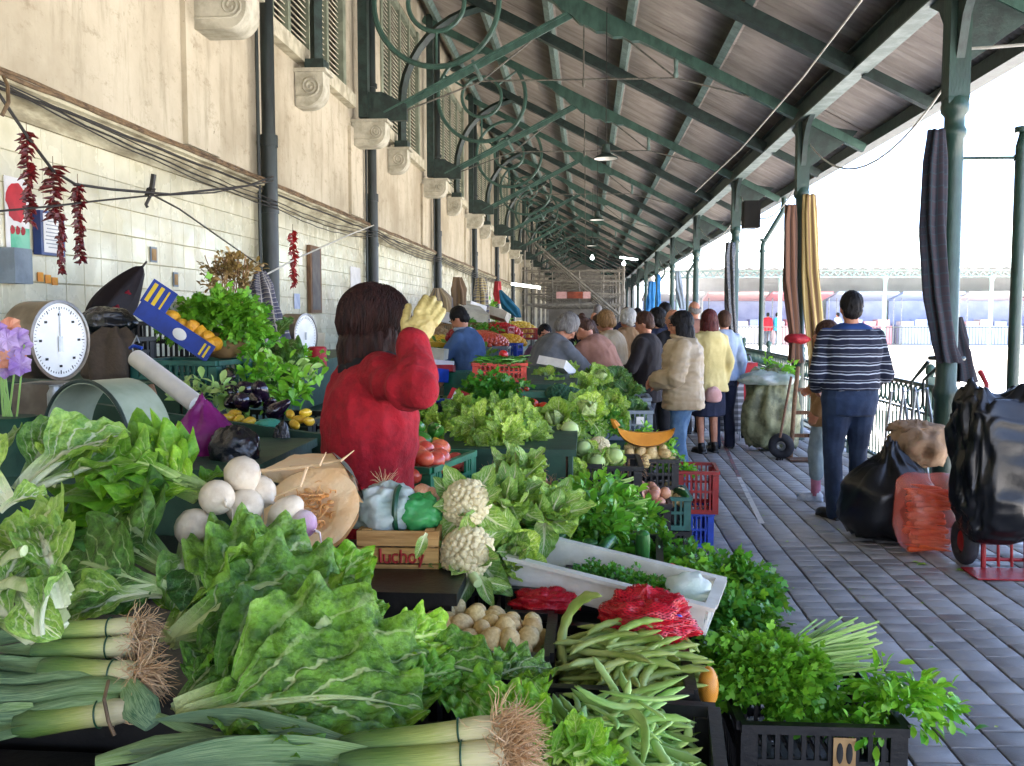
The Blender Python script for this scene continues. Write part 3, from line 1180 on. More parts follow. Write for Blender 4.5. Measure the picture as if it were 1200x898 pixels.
cols = []
for i, y in enumerate(TY):
 ordw = {2: 'nearest in the frame, tartan cloth tied to it', 3: 'second along the walkway, brown and yellow cloths tied to it',
   4: 'third along the walkway, black cloth tied to it'}.get(i)
 t_ = thing('iron_column', 'green cast iron column of the canopy' + (', ' + ordw if ordw else ', one of the plain far row' if i > 4 else ' behind the camera side of the walkway'),
    'column', (2.67, y, 0), group='iron columns along the walkway edge')
 column_parts(t_)
 cols.append(t_)
 if i in (2, 4, 6, 8):
  t2 = thing('down_pipe', 'slim green rain pipe bending up to the gutter ' + ('beside the nearest column' if i == 2 else 'beside the third column' if i == 4 else 'at the seventh column' if i == 6 else 'at the ninth column'),
     'pipe', (3.15, y, -0.3), group='rain pipes at the eaves')
  p = [(0, 0, 0), (0, 0, 3.10), (.02, 0, 3.18), (.07, 0, 3.26), (.34, 0, 3.72), (.36, 0, 3.88), (.36, 0, 3.97)]
  ob('tube', MB().tube(p, 0.043, 12), mat_colg, t2)
  mb = MB().tube([(-.47, 0, 3.02), (0, 0, 3.02)], 0.012, 6)
  for z in (1.2, 3.0, 3.2):
   mb.tube([(0, 0, z), (0, 0, z + .04)], 0.052, 12)
  ob('clip', mb, mat_colg, t2, kind='stuff')
# white wires sagging from column to column under the eave
for i in range(2, 7):
 y0, y1 = TY[i], TY[i + 1]
 cable(sag((2.75, y0, 3.50), (2.75, y1, 3.70), 0.55 if i < 4 else .4, 14), 0.010, mat_wwire,
   'white wire sagging between the ' + ('first and second', 'second and third', 'third and fourth', 'fourth and fifth', 'fifth and sixth')[i - 2] + ' canopy columns')
cable(sag((2.68, 7.2, 3.5), (4.2, 6.2, 3.45), 0.04, 8), 0.011, mat_wwire, 'white wire leaving the nearest column to the right')
wire_px([(1010, 0, 6.2), (940, 92, 8.2), (868, 175, 11.2), (815, 225, 14.2)], 0.008, mat_wwire, 'thin taut pale wire crossing below the roof sheets')
# loudspeaker box on the eave
p = pt(889, 250, Y=11.6)
o = ob('loudspeaker', MB().box((0, 0, 0), (.20, .24, .34)), mat_dark, None, pt(880, 252, Y=12.4))
setp(o, 'small dark speaker box fixed beside the second column head', 'speaker')

# ------------------------------------------------------------------ railing
rail = thing('balcony_railing', 'green iron railing with an oval frieze along the open edge of the walkway', 'railing', (3.02, 20, 0))


def ralpart(name, mb, mat=mat_green, **k):
 o = ob(name, mb, mat, rail, **k)
 o.location = (-3.02, -20, 0)
 return o


RX = 3.02
mb = MB()
for z, h in ((0.95, .035), (0.70, .02), (0.12, .025)):
 mb.box((RX, 32, z), (0.045 if z > .9 else .03, 60, h))
ralpart('rail', mb)
for k in range(26):
 y = 3.6 + 2.45 * k
 mb = MB().box((RX, y, 0.52), (0.06, 0.06, 1.04))
 mb.ell((RX, y, 1.09), (.045, .045, .06), 10, 8)
 ralpart('post', mb)
barm = MB().tube([(0, 0, .13), (0, 0, .69)], 0.009, 6).mesh('bar', mat_green)
ovm = MB().ring((0, 0, 0), 1, 0.12, (0, 0.062, 0), (0, 0, 1), 16, 5)
ovm = MB()
for i in range(18):
 pass
pth = [(0, .058 * math.cos(2 * PI * i / 18), .825 + .10 * math.sin(2 * PI * i / 18)) for i in range(19)]
ovm = MB().tube(pth, 0.011, 6, up=(1, 0, 0)).mesh('oval', mat_green)
mb, mo = MB(), MB()
for k in range(520):
 y = 3.7 + 0.105 * k
 if y < 22:
  ob('bar', barm, None, rail, (0, y - 20, 0))
 else:
  mb.tube([(RX, y, .13), (RX, y, .69)], 0.009, 4)
for k in range(400):
 y = 3.72 + 0.132 * k
 if y < 22:
  ob('oval', ovm, None, rail, (0, y - 20, 0))
 else:
  mo.tube([(RX, y + p[1], p[2]) for p in pth[::2]], 0.011, 4, up=(1, 0, 0))
ralpart('bar', mb, kind='stuff')
ralpart('oval', mo, kind='stuff')
struct('walkway_edge', MB().box((3.19, 31, -0.10), (0.215, 84, 0.24)), mat_cornice)

# ------------------------------------------------------------------ courtyard beyond
mat_yard = pm('courtyard_paving', '#d2d0cc', '#c2c0bc', 0.6, 0.85, 0.2, 10)
mat_pale = pm('pale_render', '#e2e0dc', '#d4d2ce', 0.8, 0.85)  # whitened render: the courtyard's flare is put into the colour
mat_galg = pm('haze_paled_green', '#8ea59f', '#7b918c', 4, .7)  # iron green paled, with flare and haze painted into it
mat_tiles = pm('grey_green_roof', '#a9b9b9', '#93a3a4', 1.5, 0.8, stretch=(1, 6, 1))
g_ = MB().add([(-600, -300, -4.6), (900, -300, -4.6), (900, 1200, -4.6), (-600, 1200, -4.6)], [(0, 1, 2, 3)])
struct('ground', g_, mat_yard)
GY = 47.0
gal = thing('cross_gallery', 'pale two storey market gallery crossing the far side of the bright courtyard', 'building', (25, GY, -4.6))


def gp(name, mb, mat, parent=None, **k):
 o = ob(name, mb, mat, parent or gal, **k)
 if parent is None:
  o.location = (-25, -GY, 4.6)
 return o


gp('floor_slab', MB().box((35, GY + 3.6, -.25), (63, 7.4, 0.5)), mat_pale)
gp('wall', MB().box((35, GY + 7.4, 0.5), (63, .3, 10.2)), mat_pale)
gp('lower_wall', MB().box((35, GY + 2.5, -2.55), (63, .3, 4.1)), mat_pale)
for k in range(20):
 mb = MB().box((6 + 3.2 * k, GY + 2.33, -2.9), (1.9, .06, 2.6))
 gp('window', mb, mat_dark if k % 3 else mat_greend)
mb = MB()
for k in range(13):
 mb = MB().lathe([(.14, 0), (.1, .3), (.09, 3.2), (.2, 3.5)], 10, (4.5 + 5 * k, GY + .2, 0))
 gp('pillar', mb, mat_galg)
mb = MB().box((35, GY + .1, 3.72), (63, .14, .06)).box((35, GY + .1, 3.42), (63, .14, .06))
for k in range(180):
 x = 3.8 + .35 * k
 mb.bar((x, GY + .1, 3.45), (x + .17, GY + .1, 3.69), .05, .05)
 mb.bar((x + .17, GY + .1, 3.69), (x + .35, GY + .1, 3.45), .05, .05)
gp('lattice_beam', mb, mat_galg)
vs, fs = [], []
for i in range(640):
 x = 3.5 + i * 0.1
 wv = .05 * math.sin(i * PI / 3)
 vs += [(x, GY - .5, 3.82 + wv), (x, GY + 7.4, 6.4 + wv)]
for i in range(639):
 fs.append((2 * i, 2 * i + 2, 2 * i + 3, 2 * i + 1))
gp('roof', MB().add(vs, fs), mat_tiles)
mb = MB().box((35, GY, .98), (63, .05, .05)).box((35, GY, .15), (63, .05, .04))
for k in range(420):
 mb.box((3.6 + .15 * k, GY, .56), (.025, .025, .84))
gp('railing', mb, mat_pipe)
# stalls and awnings on it, each a thing
cc = ['#e09aa0', '#a3b1dc', '#e0b4bc', '#b2c0d6', '#eae8e4', '#dba6ae', '#b2c2e4', '#e8bfba', '#bccad4', '#dfd8d4']  # stall colours washed out to stand in for haze
stall_m = [pm('awning_%d' % i, c, None, 3, 0.8) for i, c in enumerate(cc)]
mat_shade = pm('stall_back', '#aebad4', '#98a6c6', 1.5, .9)  # shade colour behind the counters, paled and blued to imitate haze
words = ['red', 'blue', 'pinkish', 'slate blue', 'cream', 'dark red', 'mid blue', 'salmon', 'grey blue', 'beige']
for k in range(14):
 x = 4.6 + 3.3 * k
 i = (k * 3 + 1) % 10
 t_ = thing('gallery_stall', words[i] + ' fronted stall on the cross gallery, ' + ['by the corner', 'second along', 'third along', 'fourth along', 'fifth along', 'sixth along', 'seventh along',
    'eighth along', 'ninth along', 'tenth along', 'eleventh along', 'twelfth along', 'thirteenth along', 'last along'][k] + ' beyond the courtyard', 'market stall', (x, GY + 4.2, 0), group='stalls on the cross gallery')
 ob('counter', MB().box((0, 0, .5), (2.9, 1.2, 1.0)), stall_m[i], t_)
 ob('back', MB().box((0, 1.2, 1.25), (3.0, .1, 2.5)), mat_shade, t_)
 ob('canopy', MB().box((0, -.1, 2.55), (3.1, 2.4, .12), rot3(R(-8), 0, 0)), stall_m[(i + 3) % 10], t_)
 mb = MB()
 for s in (-1, 1):
  mb.tube([(s * 1.45, -.8, 0), (s * 1.45, -.8, 2.45)], .03, 6)
 ob('pole', mb, mat_steel, t_)
 for s in range(4):
  ob('display_box', MB().box((-1.05 + .7 * s, -.1, 1.12 + .05 * (s % 2)), (.6, .9, .22 + .1 * (s % 2))), stall_m[(i + s * 2 + 1) % 10], t_)
# lower market roofs in the courtyard
for k, (x, y, w_, d_, z) in enumerate([(14, 24, 9, 7, -1.6), (26, 27, 10, 8, -1.5), (16, 36, 12, 6, -1.7), (32, 38, 12, 6, -1.6)]):
 t_ = thing('courtyard_pavilion', 'low pale pavilion roof standing down in the courtyard, ' + ['nearest', 'right of the nearest', 'behind the nearest', 'farthest right'][k], 'pavilion', (x, y, -4.6), group='pavilions in the courtyard')
 h = z + 4.6
 ob('roof', MB().add([(-w_ / 2, -d_ / 2, h), (w_ / 2, -d_ / 2, h), (w_ / 2, d_ / 2, h), (-w_ / 2, d_ / 2, h), (-w_ / 2, 0, h + 1), (w_ / 2, 0, h + 1)],
      [(0, 1, 5, 4), (2, 3, 4, 5), (0, 4, 3), (1, 2, 5), (3, 2, 1, 0)]), mat_pale, t_)
 ob('wall', MB().box((0, 0, h / 2), (w_ - 1, d_ - 1, h - .02)), mat_pale, t_)

# ------------------------------------------------------------------ end of the hall: wall and scaffolding
endw = thing('end_wall', 'grey end wall closing the far end of the covered walkway', 'wall', (0, 74, 0))
ob('wall', MB().box((0, 0, 4), (7.5, .3, 8)), pm('dim_end_wall', '#8f8a80', '#7a756b', 1.5, .9), endw)
mat_scaf = pm('scaffold_tube', '#8f8b80', '#6d695f', 5, 0.6)
scw = ['nearest', 'second', 'third', 'fourth', 'fifth']
for k in range(5):
 y = 42 + 6 * k
 t_ = thing('scaffold', scw[k] + ' bay of pale tube scaffolding at the far end of the walkway', 'scaffold', (-0.55, y, 0), group='scaffold bays at the far end')
 for s in (-1, 1):
  for yy in (0, 1.6):
   ob('upright', MB().tube([(s * 2.2, yy, 0), (s * 2.2, yy, 4.9 - .9 * s)], .045, 8), mat_scaf, t_)
 for z in (2.0, 2.5, 3.1, 3.55):
  for yy in (0, 1.6):
   ob('ledger', MB().tube([(-2.3, yy, z), (2.3, yy, z)], .03, 6), mat_scaf, t_)
 for s in (-1, -.45, .1, .6):
  ob('upright', MB().tube([(s * 2.2, .8, 1.9), (s * 2.2, .8, 3.6)], .03, 6), mat_scaf, t_)
 ob('brace', MB().tube([(-1.9, -.06, 4.9), (2.1, -.06, 1.5)], .05, 8), mat_scaf, t_)
 ob('deck', MB().box((0, .8, 2.05), (4.4, 1.3, .06)), mat_scaf, t_)
mat_pinkb = pm('pink_board', '#d3a8a4', '#c49690', 6, .8)
mat_rustb = pm('rust_board', '#9a4a32', '#6f3524', 3, .8)
for x0, x1, m_, lb in ((652, 664, mat_pinkb, 'pale pink board hung on the scaffold, left of the rust one'), (664.5, 683, mat_rustb, 'rust brown board hung on the scaffold between two pink boards'),
      (683.5, 692, mat_pinkb, 'pale pink board hung on the scaffold, right of the rust one')):
 a, b = pt(x0, 350, Y=41.9), pt(x1, 342, Y=41.9)
 o = ob('sign_board', MB().box((a + b) / 2, (b.x - a.x, .04, b.z - a.z)), m_)
 setp(o, lb, 'board')
# ================================================================== people
mat_skin = pm('skin', '#c98f70', '#b97c5e', 12, 0.5, 0.1, 80, sss=0.15)
mat_skin2 = pm('skin_pale', '#d9a88c', '#c99378', 12, 0.5, 0.1, 80, sss=0.15)
mat_lip = pm('lips', '#a05a50', None, 10, .5)
mat_eye = pm('eye_dark', '#1a1412', None, 10, .3)


def cloth(name, a, b=None, sc=5, bump=0.4, bs=18, rough=0.9):
 return pm(name, a, b, sc, rough, bump, bs, lo=0.3, hi=0.7)


def remesh(mb, voxel, mat, it=6, amp=0.0, fs=9.0, stretch=(1, 1, .6), seed=0):
 me = bpy.data.meshes.new('tmp')
 me.from_pydata(mb.v, [], mb.f)
 o = bpy.data.objects.new('tmp', me)
 COL.objects.link(o)
 md = o.modifiers.new('r', 'REMESH')
 md.mode = 'VOXEL'
 md.voxel_size = voxel
 if it:
  sm = o.modifiers.new('s', 'SMOOTH')
  sm.factor = 0.5
  sm.iterations = it
 dg = bpy.context.evaluated_depsgraph_get()
 ev = o.evaluated_get(dg)
 out = bpy.data.meshes.new_from_object(ev)
 bpy.data.objects.remove(o)
 bpy.data.meshes.remove(me)
 if amp:
  n = len(out.vertices)
  co = np.empty(n * 3, np.float32)
  no = np.empty(n * 3, np.float32)
  out.vertices.foreach_get('co', co)
  out.vertex_normals.foreach_get('vector', no)
  co, no = co.reshape(-1, 3), no.reshape(-1, 3)
  d = np.empty(n, np.float32)
  for i in range(n):
   p = V(co[i])
   q = V((p.x * fs * stretch[0], p.y * fs * stretch[1], p.z * fs * stretch[2] + seed * 7.3))
   a = MN.noise(q)
   d[i] = (1 - abs(a) * 2.6) * 0.65 + MN.noise(q * 2.3) * 0.3 + (1 - 3 * abs(MN.noise(q * 1.7 + V((4, 4, 4))))) * .25
  co += no * (d * amp)[:, None]
  out.vertices.foreach_set('co', co.ravel())
 out.materials.clear()
 fin(out, mat, 180)
 return out


def ik(S, T, l1, l2, pole):
 S, T = V(S), V(T)
 d = T - S
 L = min(d.length, (l1 + l2) * 0.995)
 d = d.normalized() * L
 T = S + d
 a = (l1 * l1 - l2 * l2 + L * L) / (2 * L)
 h = math.sqrt(max(0.0, l1 * l1 - a * a))
 p = V(pole) - d.normalized() * V(pole).dot(d.normalized())
 p = p.normalized() if p.length > 1e-4 else d.orthogonal().normalized()
 return S + d.normalized() * a + p * h, T


def loft(mb, rings, fn, n=16):
 """rings (x, y, z, rx, ry) stacked and capped"""
 vs, fs = [], []
 for x, y, z, rx, ry in rings:
  for j in range(n):
   a = 2 * PI * j / n
   c, s = math.cos(a), math.sin(a)
   c = math.copysign(abs(c) ** 0.85, c)
   s = math.copysign(abs(s) ** 0.85, s)
   vs.append(fn(V((x + rx * c, y + ry * s, z))))
 k = len(rings)
 for i in range(k - 1):
  for j in range(n):
   j2 = (j + 1) % n
   fs.append((i * n + j, i * n + j2, (i + 1) * n + j2, (i + 1) * n + j))
 fs.append(tuple(range(n - 1, -1, -1)))
 fs.append(tuple((k - 1) * n + j for j in range(n)))
 mb.add(vs, fs)


def limb(mb, pts, rad, n=10, sub=3):
 """tapered limb through joints with round ends"""
 P, Q = [], []
 for i in range(len(pts) - 1):
  for k in range(sub):
   u = k / sub
   P.append(V(pts[i]).lerp(V(pts[i + 1]), u))
   Q.append(rad[i] + (rad[i + 1] - rad[i]) * u)
 P.append(V(pts[-1]))
 Q.append(rad[-1])
 mb.tube(P, Q, n)
 mb.ell(pts[0], rad[0], 10, 8)
 mb.ell(pts[-1], rad[-1], 10, 8)
 for i in range(1, len(pts) - 1):
  mb.ell(pts[i], rad[i] * 1.0, 10, 8)


def hand(mb, W, d, nrm, side, r=0.0095, curl=0.45, spread=0.08, s=1.0, thumb=True):
 """palm, four fingers and a thumb; d points to the fingertips, nrm out of the back of the hand"""
 d = V(d).normalized()
 nrm = V(nrm)
 nrm = (nrm - d * nrm.dot(d)).normalized()
 x = d.cross(nrm) * side
 palm = W + d * 0.05 * s
 m = M4((x, d, nrm)).transposed()
 mb.ell(palm, (0.040 * s, 0.052 * s, 0.016 * s + r * .3), 12, 8, m)
 mb.ell(W + d * .015 * s, (0.029 * s, 0.035 * s, 0.020 * s), 12, 8, m)
 for k, (o, L) in enumerate(((0.029, .070), (0.010, .080), (-0.010, .075), (-0.028, .058))):
  b = palm + x * o * s + d * 0.034 * s
  pts = [b]
  a = 0.12
  dirn = (d + x * (o * spread * 26)).normalized()
  for q in range(3):
   a += curl * (0.75, 1.0, 0.8)[q]
   v = dirn * math.cos(a) - nrm * math.sin(a)
   pts.append(pts[-1] + v * L * s * (0.45, .31, .24)[q])
  limb(mb, pts, [r * 1.08, r, r * .92, r * .8], 8, 2)
 if thumb:
  b = palm + x * .030 * s - d * .028 * s
  v = (x * .5 + d * .7 - nrm * .45).normalized()
  p1 = b + v * .034 * s
  v2 = (x * .25 + d * .85 - nrm * .35).normalized()
  limb(mb, [b, p1, p1 + v2 * .030 * s, p1 + v2 * .052 * s], [r * 1.35, r * 1.2, r * 1.05, r * .85], 8, 2)


def person(label, loc, yaw, H=1.68, lean=0, sidelean=0, head=(0, 0), arms=None, feet=None, sex='f', build=1.0, top=None, bottom=None, hair=None, shoe=None,
   skin=None, vox=0.011, group=None, hands=None, collar=None, amp=0.010, face=True, hairstrands=0, glove=None, sit=0.0):
 arms = arms or {}
 t_ = thing('person', label, 'person', loc, yaw, group)
 s = H / 1.72
 skin = skin or mat_skin
 inv = (M4.Translation(V(loc)) @ M4.Rotation(yaw, 4, 'Z')).inverted()
 piv = V((0, 0, 0.97))
 Rl = M4.Rotation(-R(lean), 3, 'X') @ M4.Rotation(R(sidelean), 3, 'Y')

 def U(p):                                       # bends what lies above the waist, smoothly from the hips up
  p = V(p)
  k = min(1.0, max(0.0, (p.z - 0.86) / 0.26))
  k = k * k * (3 - 2 * k)
  q = piv + Rl @ (p - piv)
  return p.lerp(q, k)

 sw = (0.172 if sex == 'm' else 0.150) * build ** .5
 hc0 = U((0, 0.015, 1.575))
 Rh = Rl @ M4.Rotation(R(head[1]), 3, 'Z') @ M4.Rotation(-R(head[0]), 3, 'X')

 def Hd(p):                                      # head space, origin at the skull's middle
  return hc0 + Rh @ V(p)

 def scaled(mb):
  mb.v = [(a * s, b * s, c * s) for a, b, c in mb.v]
  return mb
 B = MB()
 bd = build
 loft(B, [(0, 0, .80, .14 * bd, .10 * bd), (0, 0, .90, .165 * bd, .115 * bd), (0, 0, 1.02, .145 * bd, .10 * bd), (0, .005, 1.12, .14 * bd, .10 * bd), (0, .01, 1.27, .16 * bd, .115 * bd),
    (0, 0, 1.37, .15 * bd, .10 * bd), (0, -.005, 1.42, .09, .07)], U)
 limb(B, [U((0, -.01, 1.38)), U((0, 0, 1.46)), hc0 + Rh @ V((0, -.01, -.07))], [.062, .053, .052])
 B.ell(hc0, (.072, .092, .102), 18, 14, Rh)
 B.ell(Hd((0, .030, -.058)), (.052, .056, .062), 14, 10, Rh)
 B.ell(Hd((0, .070, -.096)), (.024, .020, .020), 10, 8, Rh)
 B.tube([Hd((0, .088, .012)), Hd((0, .102, -.018)), Hd((0, .112, -.034)), Hd((0, .098, -.044))], [.007, .011, .014, .010], 8)
 B.ell(Hd((0, .088, .018)), (.045, .012, .010), 10, 8, Rh)
 B.ell(Hd((0, .086, -.066)), (.024, .012, .010), 10, 8, Rh)
 for q in (-1, 1):
  B.ell(Hd((q * .072, -.005, -.02)), (.010, .018, .030), 10, 8, Rh)
  B.ell(Hd((q * .036, .070, -.028)), (.024, .016, .022), 10, 8, Rh)
 elb, wri, arm_t = {}, {}, {}
 hd = hands or {}
 for side, q in (('R', 1), ('L', -1)):
  S = U((q * sw, -.005, 1.352))
  tgt = arms.get(side)
  if tgt is None:
   T = U((q * (sw + .055), .03, .86)) if lean < 25 else S + V((q * .03, .08, -.50))
   pole = (q * .25, -1, 0)
  else:
   T = V(tgt[0])
   if len(tgt) > 2 and tgt[2] == 'world':
    T = (inv @ T) / s
   pole = tgt[1] if len(tgt) > 1 and tgt[1] else (q * .4, -.6, -1)
  if tgt is not None and len(tgt) > 3:            # a raised arm with its elbow given
   S = U((q * (sw - .01), 0, 1.41))
   E = (inv @ V(tgt[3])) / s
  else:
   E, T = ik(S, T, .285, .255, pole)
  elb[side], wri[side] = E, T
  limb(B, [S, E, T], [.050, .040, .027])
  dh = (T - E).normalized()
  hs = hd.get(side, {})
  dh = V(hs.get('d', dh)).normalized()
  nn = V(hs.get('n', V((q * 1, -.2, .2))))
  hand(B, T, dh, nn, hs.get('side', -q if tgt is None else q), .0095 if vox < .01 else .0115, hs.get('curl', .35), hs.get('spread', .05), 1.0)
  arm_t[side] = (S, E, T, dh, nn)
 feet = feet or {}
 legs = {}
 for side, q in (('R', 1), ('L', -1)):
  f = feet.get(side, (q * .095, q * .02, 0, q * 8))
  hip = V((q * .088, 0, .88))
  ank = V((f[0], f[1], f[2] + .085))
  K, A = ik(hip, ank, .402, .40, (q * .08, 1, 0))
  legs[side] = (hip, K, A, R(f[3]))
  limb(B, [hip, K, A], [.085 * bd, .052, .036])
  fm = M4.Rotation(-R(f[3]), 3, 'Z')
  B.ell(A + fm @ V((0, .06, -.05)), (.036, .115, .030), 10, 8, fm)
 ob('body', remesh(scaled(B), vox * .9, skin, 3), None, t_)
 if face:
  for q in (-1, 1):
   mb = MB().ell(Hd((q * .031, .083, .002)), (.013, .008, .0055), 8, 6, Rh)
   ob('eye', scaled(mb), mat_eye, t_)
   mb = MB().tube([Hd((q * .014, .096, .022)), Hd((q * .034, .093, .027)), Hd((q * .052, .078, .020))], [.004, .005, .003], 6)
   ob('eyebrow', scaled(mb), hair[1] if hair else mat_eye, t_)
  mb = MB().ell(Hd((0, .098, -.066)), (.022, .005, .006), 10, 6, Rh)
  ob('mouth', scaled(mb), mat_lip, t_)
 # upper garment
 if top:
  kind, m_, hem = top[0], top[1], top[2]
  th = top[3] if len(top) > 3 else 0.02
  C = MB()
  b2 = bd
  e = th
  rings = []
  zz = hem
  flare = top[4] if len(top) > 4 else 0.0
  for z, rx, ry in ((hem, None, None), (.90, .168, .120), (1.02, .155, .112), (1.12, .152, .112), (1.27, .168, .124), (1.35, .156, .112), (1.405, .118, .090), (1.435, .085, .072)):
   if rx is None:
    k = max(0, (.9 - hem))
    rx, ry = .168 + flare + .03 * k, .120 + flare + .03 * k
    if hem > .9:
     rx, ry = .16, .114
   elif z <= hem + .02:
    continue
   rings.append((0, 0.0, z, rx * b2 + e, ry * b2 + e))
  rings.append((0, -.005, 1.455, .070 + e * .4, .060 + e * .4))
  loft(C, rings, U, 20)
  for side, q in (('R', 1), ('L', -1)):
   S, E, T, dh, nn = arm_t[side]
   dd = (T - E).normalized()
   limb(C, [S - V((q * .02, 0, 0)), S, E, T - dd * .012], [.050 + e * .8, .050 + e * .8, .043 + e * .85, .034 + e * .9], 12)
  if kind == 'puffer':
   pass
  ob({'coat': 'coat', 'sweater': 'sweater', 'puffer': 'jacket', 'jacket': 'jacket', 'shirt': 'shirt'}[kind], remesh(scaled(C), vox, m_, 4, amp, 9.0, (1, 1, .5) if kind != 'puffer' else (.5, .5, 1.6), len(label)), None, t_)
  if collar:
   mb = MB()
   mb.ring(U((0, 0, 1.452)), .068 + e * .5, .022, Rl @ V((1, 0, 0)), Rl @ V((0, 1, .25)), 20, 8)
   ob('collar', scaled(mb), collar, t_)
 if bottom:
  kind, m_ = bottom[0], bottom[1]
  C = MB()
  if kind == 'trousers':
   loft(C, [(0, 0, .78, .15 * bd, .115 * bd), (0, 0, .90, .172 * bd, .124 * bd), (0, 0, 1.0, .155 * bd, .112 * bd)], lambda p: p)
   cut = bottom[2] if len(bottom) > 2 else 0.0
   for side in 'RL':
    hip, K, A, a = legs[side]
    end = A.lerp(K, cut) + V((0, -.01, -.035 if cut == 0 else 0))
    limb(C, [hip, K, end], [.097 * bd, .067, .060 if cut == 0 else .062], 12)
  else:
   hem = bottom[2]
   loft(C, [(0, 0.02, hem, .20, .17), (0, 0.01, .75, .19 * bd, .15 * bd), (0, 0, .9, .17 * bd, .125 * bd), (0, 0, 1.0, .15 * bd, .11 * bd)], lambda p: p)
  ob('trousers' if kind == 'trousers' else 'skirt', remesh(scaled(C), vox, m_, 3, amp, 8.0, (1, 1, .5), 3), None, t_)
 if shoe:
  for side in 'RL':
   hip, K, A, a = legs[side]
   fm = M4.Rotation(-a, 3, 'Z')
   C = MB()
   C.ell(A + fm @ V((0, .085, -.048)), (.047, .10, .038), 12, 8, fm)
   C.ell(A + fm @ V((0, -.01, -.035)), (.043, .062, .050), 12, 8, fm)
   C.box(A + fm @ V((0, .05, -.075)), (.075, .24, .020), fm)
   limb(C, [A + V((0, 0, -.02)), A + V((0, 0, .02))], [.045, .044])
   ob('shoe', remesh(scaled(C), vox * .8, shoe, 2), None, t_)
 if hair:
  kind, m_ = hair[0], hair[1]
  C = MB()
  if kind == 'short':
   C.ell(Hd((0, -.016, .022)), (.081, .096, .098), 20, 14, Rh)
   C.ell(Hd((0, -.045, -.03)), (.070, .060, .065), 16, 12, Rh)
  elif kind == 'bald':
   for q in (-1, 1):
    C.ell(Hd((q * .055, -.030, -.005)), (.024, .055, .040), 12, 8, Rh)
   C.ell(Hd((0, -.072, -.02)), (.055, .028, .042), 12, 8, Rh)
  elif kind == 'full':                          # wavy set hair
   C.ell(Hd((0, -.022, .030)), (.096, .108, .104), 20, 14, Rh)
   C.ell(Hd((0, -.060, -.035)), (.085, .062, .075), 16, 12, Rh)
   for q in (-1, 1):
    C.ell(Hd((q * .078, -.012, -.02)), (.026, .060, .062), 12, 8, Rh)
  else:                                         # bob, shoulder length
   C.ell(Hd((0, -.022, .028)), (.094, .108, .104), 20, 14, Rh)
   C.ell(Hd((0, -.062, -.08)), (.090, .062, .115), 16, 12, Rh)
   for q in (-1, 1):
    C.ell(Hd((q * .078, -.006, -.075)), (.030, .062, .110), 12, 10, Rh)
  if C.v:
   ob('hair', remesh(scaled(C), vox * .75, m_, 2, .007, 22, (1.6, 1.6, .5), 5), None, t_)
 return t_, dict(U=U, Hd=Hd, s=s, Rh=Rh, Rl=Rl, arms=arm_t, legs=legs, scaled=scaled)


def hair_mat(name, a, b):
 return pm(name, a, b, 30, 0.55, 0.6, 90, stretch=(2.5, 2.5, .35), lo=.3, hi=.7, spec=.22)


h_brown = hair_mat('hair_dark_brown', '#3a201a', '#1c100d')
h_black = hair_mat('hair_black', '#1b1817', '#0d0b0b')
h_grey = hair_mat('hair_grey', '#8d8984', '#5f5b57')
h_white = hair_mat('hair_white', '#cfccc4', '#a7a49c')
h_blond = hair_mat('hair_dark_blond', '#a17c4f', '#6f5232')
h_red = hair_mat('hair_red_brown', '#5a2320', '#361413')
h_mid = hair_mat('hair_brown', '#54392a', '#33221a')
c_red = cloth('red_wool', '#a30d20', '#86081a', 26, .6, 60)
c_blue = cloth('blue_knit', '#4a6690', '#3a5379', 6)
c_grey = cloth('grey_knit', '#74777c', '#5d6065', 8)
c_pink = cloth('dusty_pink_coat', '#a67a6a', '#8d6455', 6)
c_dark = cloth('charcoal_coat', '#302b2c', '#211e20', 6)
c_black = cloth('black_cloth', '#17171a', '#0f0f12', 6)
c_navy = cloth('navy_cloth', '#232b45', '#181e33', 6)
c_puff = pm('cream_puffer', '#c9b594', '#b09a78', 4, .55, .4, 14)
c_yell = cloth('pale_yellow_coat', '#d4c589', '#c0b074', 5)
c_jean = cloth('light_jeans', '#6c8cac', '#4f7196', 9, .4, 30)
c_jeand = cloth('dark_jeans', '#2a3c58', '#1c2b44', 9, .4, 30)
c_tan = cloth('tan_jacket', '#a5825c', '#8c6b47', 8)
c_lblue = cloth('pale_blue_shirt', '#a3b3cb', '#8c9cb6', 6)
c_purp = cloth('dull_purple_cloth', '#705070', '#553a56', 6)
c_slate = cloth('slate_trousers', '#3c4452', '#2d3440', 8)
c_cyan = cloth('cyan_top', '#35a0c8', '#2a86ab', 6)
c_shoe = pm('black_shoe', '#15130f', '#0d0c0b', 8, .4)
c_sneak = pm('white_sneaker', '#cdd3dc', '#9aa8bd', 12, .6)
c_glove = pm('yellow_rubber_glove', '#c6b573', '#ab995a', 14, .5, .3, 60)
c_cap = cloth('capri_jeans', '#8a9ba0', '#71838a', 9)

